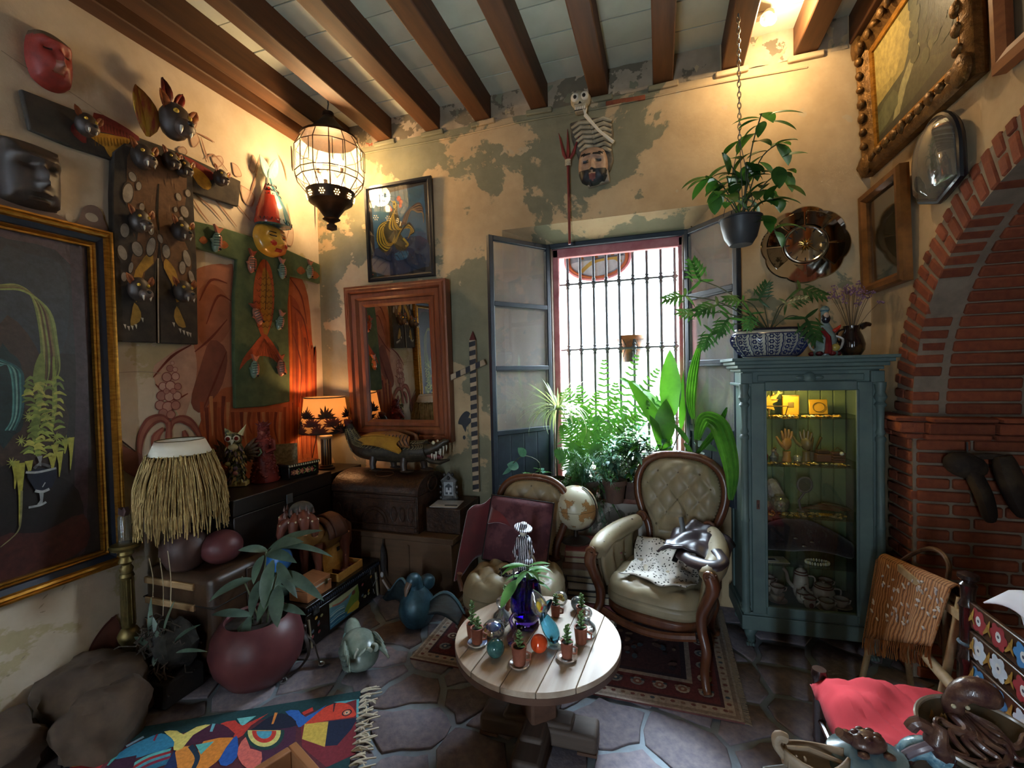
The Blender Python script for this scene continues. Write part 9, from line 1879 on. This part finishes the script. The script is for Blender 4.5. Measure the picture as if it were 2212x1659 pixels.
MB().lathe([(0, 0), (.04, 0), (.058, .03), (.062, .06), (.05, .105), (.036, .135), (.04, .16), (.036, .158), (.03, .135)], 22).b('body', JG, t); MB().tube(spl([(.038, 0, .15), (.065, -.005, .165), (.085, -.008, .16)], 3), [.016, .018, .016, .014, .012, .01, .008], 8).b('spout', JG, t); MB().tube(spl([(-.036, 0, .145), (-.065, 0, .13), (-.07, 0, .09), (-.055, 0, .07)], 3), .006, 6).b('handle', JG, t)
RQ = Rnd(111); PUR = M('dried_purple', '#6a4a60', '#8a6a80', scale=20, rough=.9); STK = M('dry_stem', '#5a4a34', rough=.9)
for k in range(22):
 a = RQ.uniform(0, 2*PI); sp_ = RQ.uniform(.2, .85); H = RQ.uniform(.12, .24); tip = Vector((cos(a)*sp_*.16, sin(a)*sp_*.1, .15+H)); MB().tube(spl([(0, 0, .1), tip*.55+Vector((0, 0, .06)), tip], 3), .0014, 4).b('stem', STK, t)
 mb = MB()
 for j in range(9): mb.ell(tip+Vector((RQ.uniform(-.018, .018), RQ.uniform(-.015, .015), RQ.uniform(-.01, .016))), RQ.uniform(.003, .006), 6, 4)
 mb.b('flower_head', PUR, t)

# ================================================================== RIGHT: RACK, PAINTED CHAIR, POTTERY
t = thing('shawl_rack', 'light wooden folding rack beside the brick pier', 'rack', (0, 0, 0)); BAM = wood('bamboo', '#a58d68', '#8c7450', scale=5, rough=.55)
r0, r1 = onX(1925, 1215, 1.02), onX(2078, 1292, 1.0)
MB().cyl(r0+Vector((0, .05, -.01)), r1+Vector((0, -.12, .0)), .013, n=10).b('rail', BAM, t)
MB().box(((r0.x+r1.x)/2-.03, (r0.y+r1.y)/2-.16, (r0.z+r1.z)/2+.0), (.02, .5, .03), rot=(0, 0, .02)).b('side_rail', BAM, t)
ymid = (r0.y+r1.y)/2
for yy, z_ in ((r0.y-.02, r0.z), (r1.y+.0, r1.z)):
 for s_ in (-1, 1): MB().cyl((1.01+s_*.012, yy, z_), (1.01+s_*.11-.02, yy+.015*s_, .0), .013, n=10).b('leg', BAM, t)
p0 = onX(1990, 1405, .95); p1 = onX(2062, 1488, .93); MB().cyl(p0, p0+(p1-p0)*1.5, .018, .02, n=12).b('cross_bar', BAM, t); MB().tube([p0+Vector((0, 0, 0)), p0+(p1-p0)*.05], .021, 10).b('binding', 'dry_stem', t)
hp0 = [onX(*p_, 1.06) for p_ in ((1948, 1212), (1975, 1195), (2008, 1185), (2035, 1195), (2050, 1220), (2048, 1250))]; MB().tube(spl(hp0, 4), .009, 8).b('bent_handle', wood('bent_wood', '#6a4c30', '#4a3220', rough=.5), t)
t = thing('fringed_shawl', 'orange-brown striped shawl with fringe draped over the rack', 'shawl', (0, 0, 0))
def shawlmat():
 m, nt, p, out_ = _nodes('shawl_weave'); tc_ = _n(nt, 'ShaderNodeTexCoord'); wv = _n(nt, 'ShaderNodeTexWave', bands_direction='Y'); wv.inputs['Scale'].default_value = 16; wv.inputs['Distortion'].default_value = 6; wv.inputs['Detail'].default_value = 3; nt.links.new(tc_.outputs['Object'], wv.inputs['Vector'])
 nt.links.new(ramp(nt, wv.outputs['Fac'], [(.1, lin('#5a3416')), (.5, lin('#a5692c')), (.8, lin('#7d4a1e')), (1.0, lin('#a88058'))]), p.inputs['Base Color']); p.inputs['Roughness'].default_value = .8; MATS['shawl_weave'] = m
shawlmat(); ys, ye, zs_, ze = r0.y+.01, r1.y+.02, r0.z+.014, r1.z+.016
def drape(s_, L0, L1): return lambda u, v: (1.0+s_*(.022+.055*v+.012*sin(u*19)*v), ys+(ye-ys)*u, zs_+(ze-zs_)*u+.006-(L0+(L1-L0)*u)*v)
MB().grid(drape(-1, .40, .22), 26, 14).b('front_fall', 'shawl_weave', t, solid=.005); MB().grid(drape(1, .30, .30), 26, 12).b('back_fall', 'shawl_weave', t, solid=.005)
MB().grid(lambda u, v: (1.0-.022+.044*v, ys+(ye-ys)*u, zs_+(ze-zs_)*u+.006+.014*sin(PI*v)), 26, 5).b('ridge', 'shawl_weave', t, solid=.005)
fr = MB(); RQ = Rnd(121)
for k in range(70):
 u = k/69; x, y, z = drape(-1, .40, .22)(u, 1.0); fr.tube([(x, y, z), (x-.004, y+RQ.uniform(-.008, .008), z-.04), (x-.002, y+RQ.uniform(-.012, .012), z-.075)], .002, 4)
for k in range(40):
 z = zs_-.40*k/40; x = 1.0-.022-.055*k/40; fr.tube([(x, ys, z), (x-.006, ys+.02, z-.02), (x-.008, ys+.024, z-.07)], .002, 4)
fr.b('fringe', M('shawl_fringe', '#7a4a22', '#a06a34', scale=20, rough=.9), t, kind='stuff')
fl = MB()
for k in range(60): u, v = RQ.uniform(.05, 1), RQ.uniform(.05, .75); x, y, z = drape(-1, .40, .22)(u, v); fl.ell((x-.005, y, z), (.004, .012, .005), 6, 4, rot=(RQ.uniform(0, 3), 0, 0))
fl.b('silver_embroidery', M('silver_thread', '#c2b8b0', rough=.4, metal=.3), t, kind='stuff')
# painted chair with red seat
ch = thing('painted_chair', 'dark turned-post chair with flower-painted back slats', 'chair', (0, 0, 0)); DW = M('chair_dark', '#241512', '#32201a', scale=9, rough=.25, coat=.3)
cx0, cx1, cy0, cy1, sz_ = .53, .955, 1.44, 1.87, .43
def turned(x, y, h_, nm, fin=True):
 pr = [(.0, 0), (.016, 0), (.02, .02), (.02, .2), (.024, .21), (.02, .23), (.022, .42), (.026, .44), (.022, .46)]
 if h_ > .6: pr += [(.021, .55), (.025, .56), (.025, .58), (.021, .59), (.022, h_-.12), (.026, h_-.11), (.018, h_-.09), (.02, h_-.06), (.024, h_-.04), (.016, h_-.03), (.028, h_-.018), (.028, h_-.006), (.015, h_)]
 MB().lathe(pr, 14, (x, y, 0)).b(nm, DW, ch)
turned(cx1, cy1, .86, 'back_post'); turned(cx1, cy0, .86, 'back_post'); turned(cx0, cy1, .47, 'front_leg'); turned(cx0, cy0, .47, 'front_leg')
MB().tube([(cx1+.0225*cos(a), cy1+.0225*sin(a), .625) for a in [2*PI*i/16 for i in range(17)]], .006, 6).b('post_band', M('band_blue', '#4a6070', rough=.3), ch)
for z_ in (.15, .28):
 for (xa, ya, xb, yb_) in ((cx0, cy0, cx0, cy1), (cx0, cy1, cx1, cy1), (cx1, cy0, cx1, cy1), (cx0, cy0, cx1, cy0)): MB().cyl((xa, ya, z_), (xb, yb_, z_), .010, n=8).b('stretcher', DW, ch)
MB().box(((cx0+cx1)/2, (cy0+cy1)/2, sz_-.02), (cx1-cx0, cy1-cy0, .03)).b('rush_seat', M('rush', '#8a6e44', rough=.9), ch, bevel=.006)
SLT = M('slat_brown', '#4a3222', '#3a2618', scale=10, rough=.3)
for i, z_ in enumerate((.54, .635, .73)):
 sl = MB().box((0, 0, 0), (cy1-cy0-.03, .014, .085)).b('painted_slat', SLT, ch, bevel=.004, loc=(cx1, (cy0+cy1)/2, z_), rotz=-PI/2)
 p = Paint(y=-.0078)
 for x in (-.15, -.06, .04, .13):
  c_ = ['#3a78a8', '#b9c8d0', '#8e2a2e'][int(abs(x*100)+i) % 3]
  for k in range(6): p.ell(x+.022*cos(k*1.05), .022*sin(k*1.05), .018, .015, c_, k*1.05, 9)
  p.ell(x, 0, .012, .016, '#c9d0cc', n=9); p.ell(x, 0, .005, .005, '#3a3a48', n=8)
 for x in (-.18, -.105, -.01, .085, .17): p.stroke([(x-.02, -.025), (x, .0), (x+.01, .028)], (.004, .014, .003), '#9a7a2c'); p.stroke([(x+.015, -.02), (x-.005, .01)], (.003, .012, .003), '#8a6a24')
 p.b('slat_flowers', sl)
t = thing('red_seat_cloth', 'bright red cloth covering the seat of the painted chair', 'cloth', (0, 0, 0)); RED = M('cloth_red', '#94161f', '#a31c26', scale=4, rough=.9, bump=.15)
def seatc(u, v):
 x, y = cx0-.025+(cx1-cx0-.0)*u, cy0-.02+(cy1-cy0+.03)*v; e = min(u, v, 1-v)*6; drop = .085*max(0, 1-e)**2
 return (x, y, sz_+.042-drop+.022*mnoise.noise(Vector((u*4, v*4, 3)))+.03*abs(mnoise.noise(Vector((u*7+v*4, v*3-u*2, 9))))+.004*sin(u*17+v*9))
MB().grid(seatc, 34, 34).b('cloth', RED, t, solid=.008)
MB().box(((cx0+cx1)/2+.01, (cy0+cy1)/2, sz_+.012), (.37, .37, .026)).b('pad', RED, t, bevel=.012, seg=3)
t = thing('white_cloth', 'white linen cloth hanging over the painted chair back', 'cloth', (0, 0, 0)); MB().grid(lambda u, v: (cx1+.02+.06*v+.01*sin(u*9), 1.46+.26*u, .87+.04*sin(PI*u)-.2*v+.01*sin(u*13+v*4)), 14, 10).b('cloth', M('linen', '#cfccd2', rough=.9), t, solid=.004)
MB().grid(lambda u, v: (cx1+.02-.06*v, 1.46+.26*u, .872+.04*sin(PI*u)-.045*v), 10, 4).b('fold', 'linen', t, solid=.004)
t = thing('lace_cloth', 'white lace panel hanging behind the painted chair slats', 'cloth', (0, 0, 0)); MB().grid(lambda u, v: (cx1+.05+.01*sin(u*8), 1.55+.5*u, .70-.06*u*0-.35*v), 10, 8).b('lace', M('lace', '#b5b8bc', '#6f747a', scale=40, rough=.9), t, solid=.003); MB().cyl((cx1+.05, 1.5, .703), (cx1+.05, 2.1, .703), .008, n=8).b('hanging_rod', BAM, t)
for y_ in (1.5, 2.1): MB().cyl((cx1+.05, y_, .0), (cx1+.05, y_, .71), .009, n=8).b('upright', BAM, t)
# hide bag on the jamb
t = thing('hide_bag', 'dark cowhide saddlebag hanging on the shaded brick', 'bag', (0, 0, 0)); HID = M('cowhide', '#241a14', '#4a3c2a', scale=4, rough=.8, lo=.5, hi=.62)
c = onY(2085, 1005, 2.64); MB().ell(c, (.085, .05, .06), 14, 9, rot=(0, .3, 0)).b('pouch', HID, t); c2 = onY(2125, 1070, 2.62); MB().tube(spl([c+Vector((.02, 0, -.02)), c2, onY(2140, 1125, 2.62)], 4), [.05, .052, .055, .055, .055, .052, .05, .045, .03], 12, flat=.6).b('strap_flap', HID, t); c3 = onY(2180, 1030, 2.62); MB().tube(spl([onY(2165, 985, 2.63), c3, onY(2215, 1110, 2.62)], 4), [.05, .06, .068, .072, .074, .074, .072, .065, .05], 12, flat=.6).b('pouch', HID, t)
MB().tube([onY(2090, 980, 2.66), onY(2089, 955, 2.675)], .004, 5).b('hook', 'iron', t); MB().tube(spl([c+Vector((0, 0, .03)), onY(2130, 985, 2.63), onY(2170, 990, 2.63)], 4), .015, 8).b('yoke', HID, t)
# low table and pottery at the bottom right
tz = .7205; A_, B_ = onZ(1640, 1652, .72), onZ(2250, 1588, .72); e_ = (B_-A_); ln_ = e_.length; e_.normalize(); n_ = Vector((e_.y, -e_.x, 0))
t = thing('low_side_table', 'dark side table carrying the octopus dish, mostly out of frame', 'table', (A_.x, A_.y, 0), math.atan2(e_.y, e_.x)); MB().box((ln_/2, -.16, .705), (ln_, .32, .03)).b('top', 'black_wood', t, bevel=.006)
for x in (.04, ln_-.04):
 for y in (-.04, -.28): MB().box((x, y, .345), (.045, .045, .69)).b('leg', 'black_wood', t, bevel=.005)
TQ = lambda px, py: (*onZ(px, py, tz).xy, tz)
t = thing('octopus_dish', 'glazed brown octopus clinging to an oval pottery dish', 'sculpture', TQ(2110, 1640), .1); t.scale = (.9, .9, .9); OCT = M('octopus_glaze', '#43262a', '#6d5040', scale=30, rough=.3, coat=.25, bump=.9); DSH = M('dish_glaze', '#5a4c3a', '#39443c', scale=14, rough=.3, bump=.4)
TL = Matrix.Translation((0, 0, .03)) @ rotm(.38, .12, 0)
o = MB().mat(TL).lathe([(0, .0), (.05, 0), (.085, .014), (.118, .032), (.122, .038), (.11, .038), (.08, .022), (0, .012)], 34, sx=1.05, sy=.72); o.b('dish', DSH, t); MB().mat(TL).tube([(.122*1.05*cos(a), .122*.72*sin(a), .038) for a in [2*PI*i/40 for i in range(41)]], .005, 6).b('rim', M('dish_rim', '#9a8e80', rough=.2), t); MB().lathe([(.06, 0), (.045, .03)], 18).b('foot', DSH, t)
MB().tube(spl([(-.01, .05, .05), (-.02, .045, .085), (-.016, .04, .115), (.002, .035, .138), (.03, .03, .14), (.052, .028, .122), (.06, .028, .112)], 4), [k_*.62 for k_ in (.045, .042, .04, .038, .036, .035, .034, .033, .034, .036, .038, .041, .044, .047, .049, .05, .05, .048, .045, .04, .034, .027, .02, .013, .005)], 16).b('body', OCT, t)
for k in range(8):
 a = -2.75+k*.36; P = [Vector((-.012+.018*cos(a), .045+.015*sin(a), .075))]
 for q_ in range(1, 9): rr_ = .018+.011*q_; aa = a+.28*sin(q_*1.1+k); x, y = -.012+rr_*cos(aa)*1.15, .045+rr_*sin(aa)*1.15; P.append(TL @ Vector((x, y*.85-.02, .03+.03*max(0, (math.hypot(x/1.05, y/.72)/.122)-.5)+.02*(8-q_)/8)))
 P = spl(P, 3); MB().tube(P, [.011-.008*i/len(P) for i in range(len(P))], 8).b('tentacle', OCT, t)
RQ = Rnd(131)
for k in range(7): MB().lathe([(.006, 0), (.004, .02), (0, .03)], 6).b('coral', M('coral_ochre', '#7a5a2c', rough=.5), t, loc=(-.10+.008*k, .02+.012*sin(k*2), .065), rot=(RQ.uniform(-.3, .3), RQ.uniform(-.5, .2), 0))
for sx in (-.032, -.004): MB().ell((sx, .022, .105), .005, 8, 6).b('eye', 'eye_pale', t)
t = thing('ceramic_mermaid', 'small glazed pottery figure with blue scales beside the octopus dish', 'sculpture', TQ(2005, 1662), -.3); t.scale = (.85, .85, .85); MB().tube(spl([(.03, 0, .03), (0, 0, .05), (-.03, -.01, .045), (-.05, -.015, .02)], 4), [.03, .03, .03, .028, .027, .026, .025, .024, .023, .022, .02, .018, .015], 10).b('tail', M('blue_scale', '#4a7890', '#9ac0cc', scale=40, rough=.15, bump=.5), t); MB().ell((-.045, -.01, .022), .022, 12, 9).b('head', OCT, t)
MB().tube([(.03, 0, .04), (.01, -.02, .09), (.02, -.01, .12)], [.022, .024, .014], 9).b('torso', OCT, t); MB().tube([(.0, -.03, .08), (-.03, -.04, .06), (-.045, -.03, .035)], .010, 8).b('arm', M('pale_glaze', '#7a6a70', '#958790', scale=9, rough=.2), t); MB().tube(spl([(.01, -.01, .1), (-.02, -.02, .12), (-.035, -.02, .10)], 3), .014, 8).b('bow', OCT, t)
t = thing('ceramic_turtle', 'blue-grey glazed pottery dish with a small turtle on top', 'sculpture', TQ(1872, 1668), .2); t.scale = (.9, .9, .9); o = MB().lathe([(0, 0), (.06, 0), (.085, .02), (.075, .045), (.04, .06), (0, .064)], 26); o.v = [(x*1.05, y*.8, z) for x, y, z in o.v]; o.b('dish', M('turtle_glaze', '#4a6470', '#8a9a98', scale=10, rough=.2, bump=.2), t)
MB().ell((0, 0, .072), (.04, .03, .02), 14, 9).b('shell', OCT, t); 
for k in range(7): a = 2*PI*k/7; MB().ell((.022*cos(a), .016*sin(a), .086), (.010, .008, .006), 8, 5).b('scute', 'octopus_glaze', t)
MB().tube([(-.035, 0, .075), (-.052, -.005, .085), (-.062, -.008, .095)], [.012, .010, .010], 8).b('head', OCT, t)
for s_ in (-1, 1):
 for x in (-.025, .028): MB().ell((x, s_*.032, .064), (.013, .010, .006), 8, 5).b('flipper', OCT, t)
t = thing('wooden_bird_bowl', 'carved pale wooden bowl with curled ends at the table corner', 'bowl', TQ(1750, 1678), .1); t.scale = (.72, .72, .72); WB = wood('driftwood', '#8a7660', '#a08c74', scale=6, rough=.6)
MB().grid(lambda u, v: (-.07+.16*u, .05*cos(PI*v)*sin(PI*(.1+.8*u)), .012+.05*(1-sin(PI*v))+.02*abs(2*u-1)**2), 14, 10).b('hull', WB, t, solid=.008); MB().tube(spl([(-.065, 0, .05), (-.085, 0, .08), (-.08, 0, .105), (-.06, 0, .1)], 4), [.012]*6+[.014]*7, 9).b('curled_prow', WB, t); MB().tube([(-.06, 0, .075), (.0, .012, .07), (.09, .0, .05)], .006, 6).b('rib', WB, t)
for k in range(3): MB().box((-.06+.02*k, -.02, .04), (.006, .01, .06)).b('carved_stave', WB, t, bevel=.002)
MB().box((0.0, 0, .006), (.1, .05, .012)).b('foot', WB, t, bevel=.003)
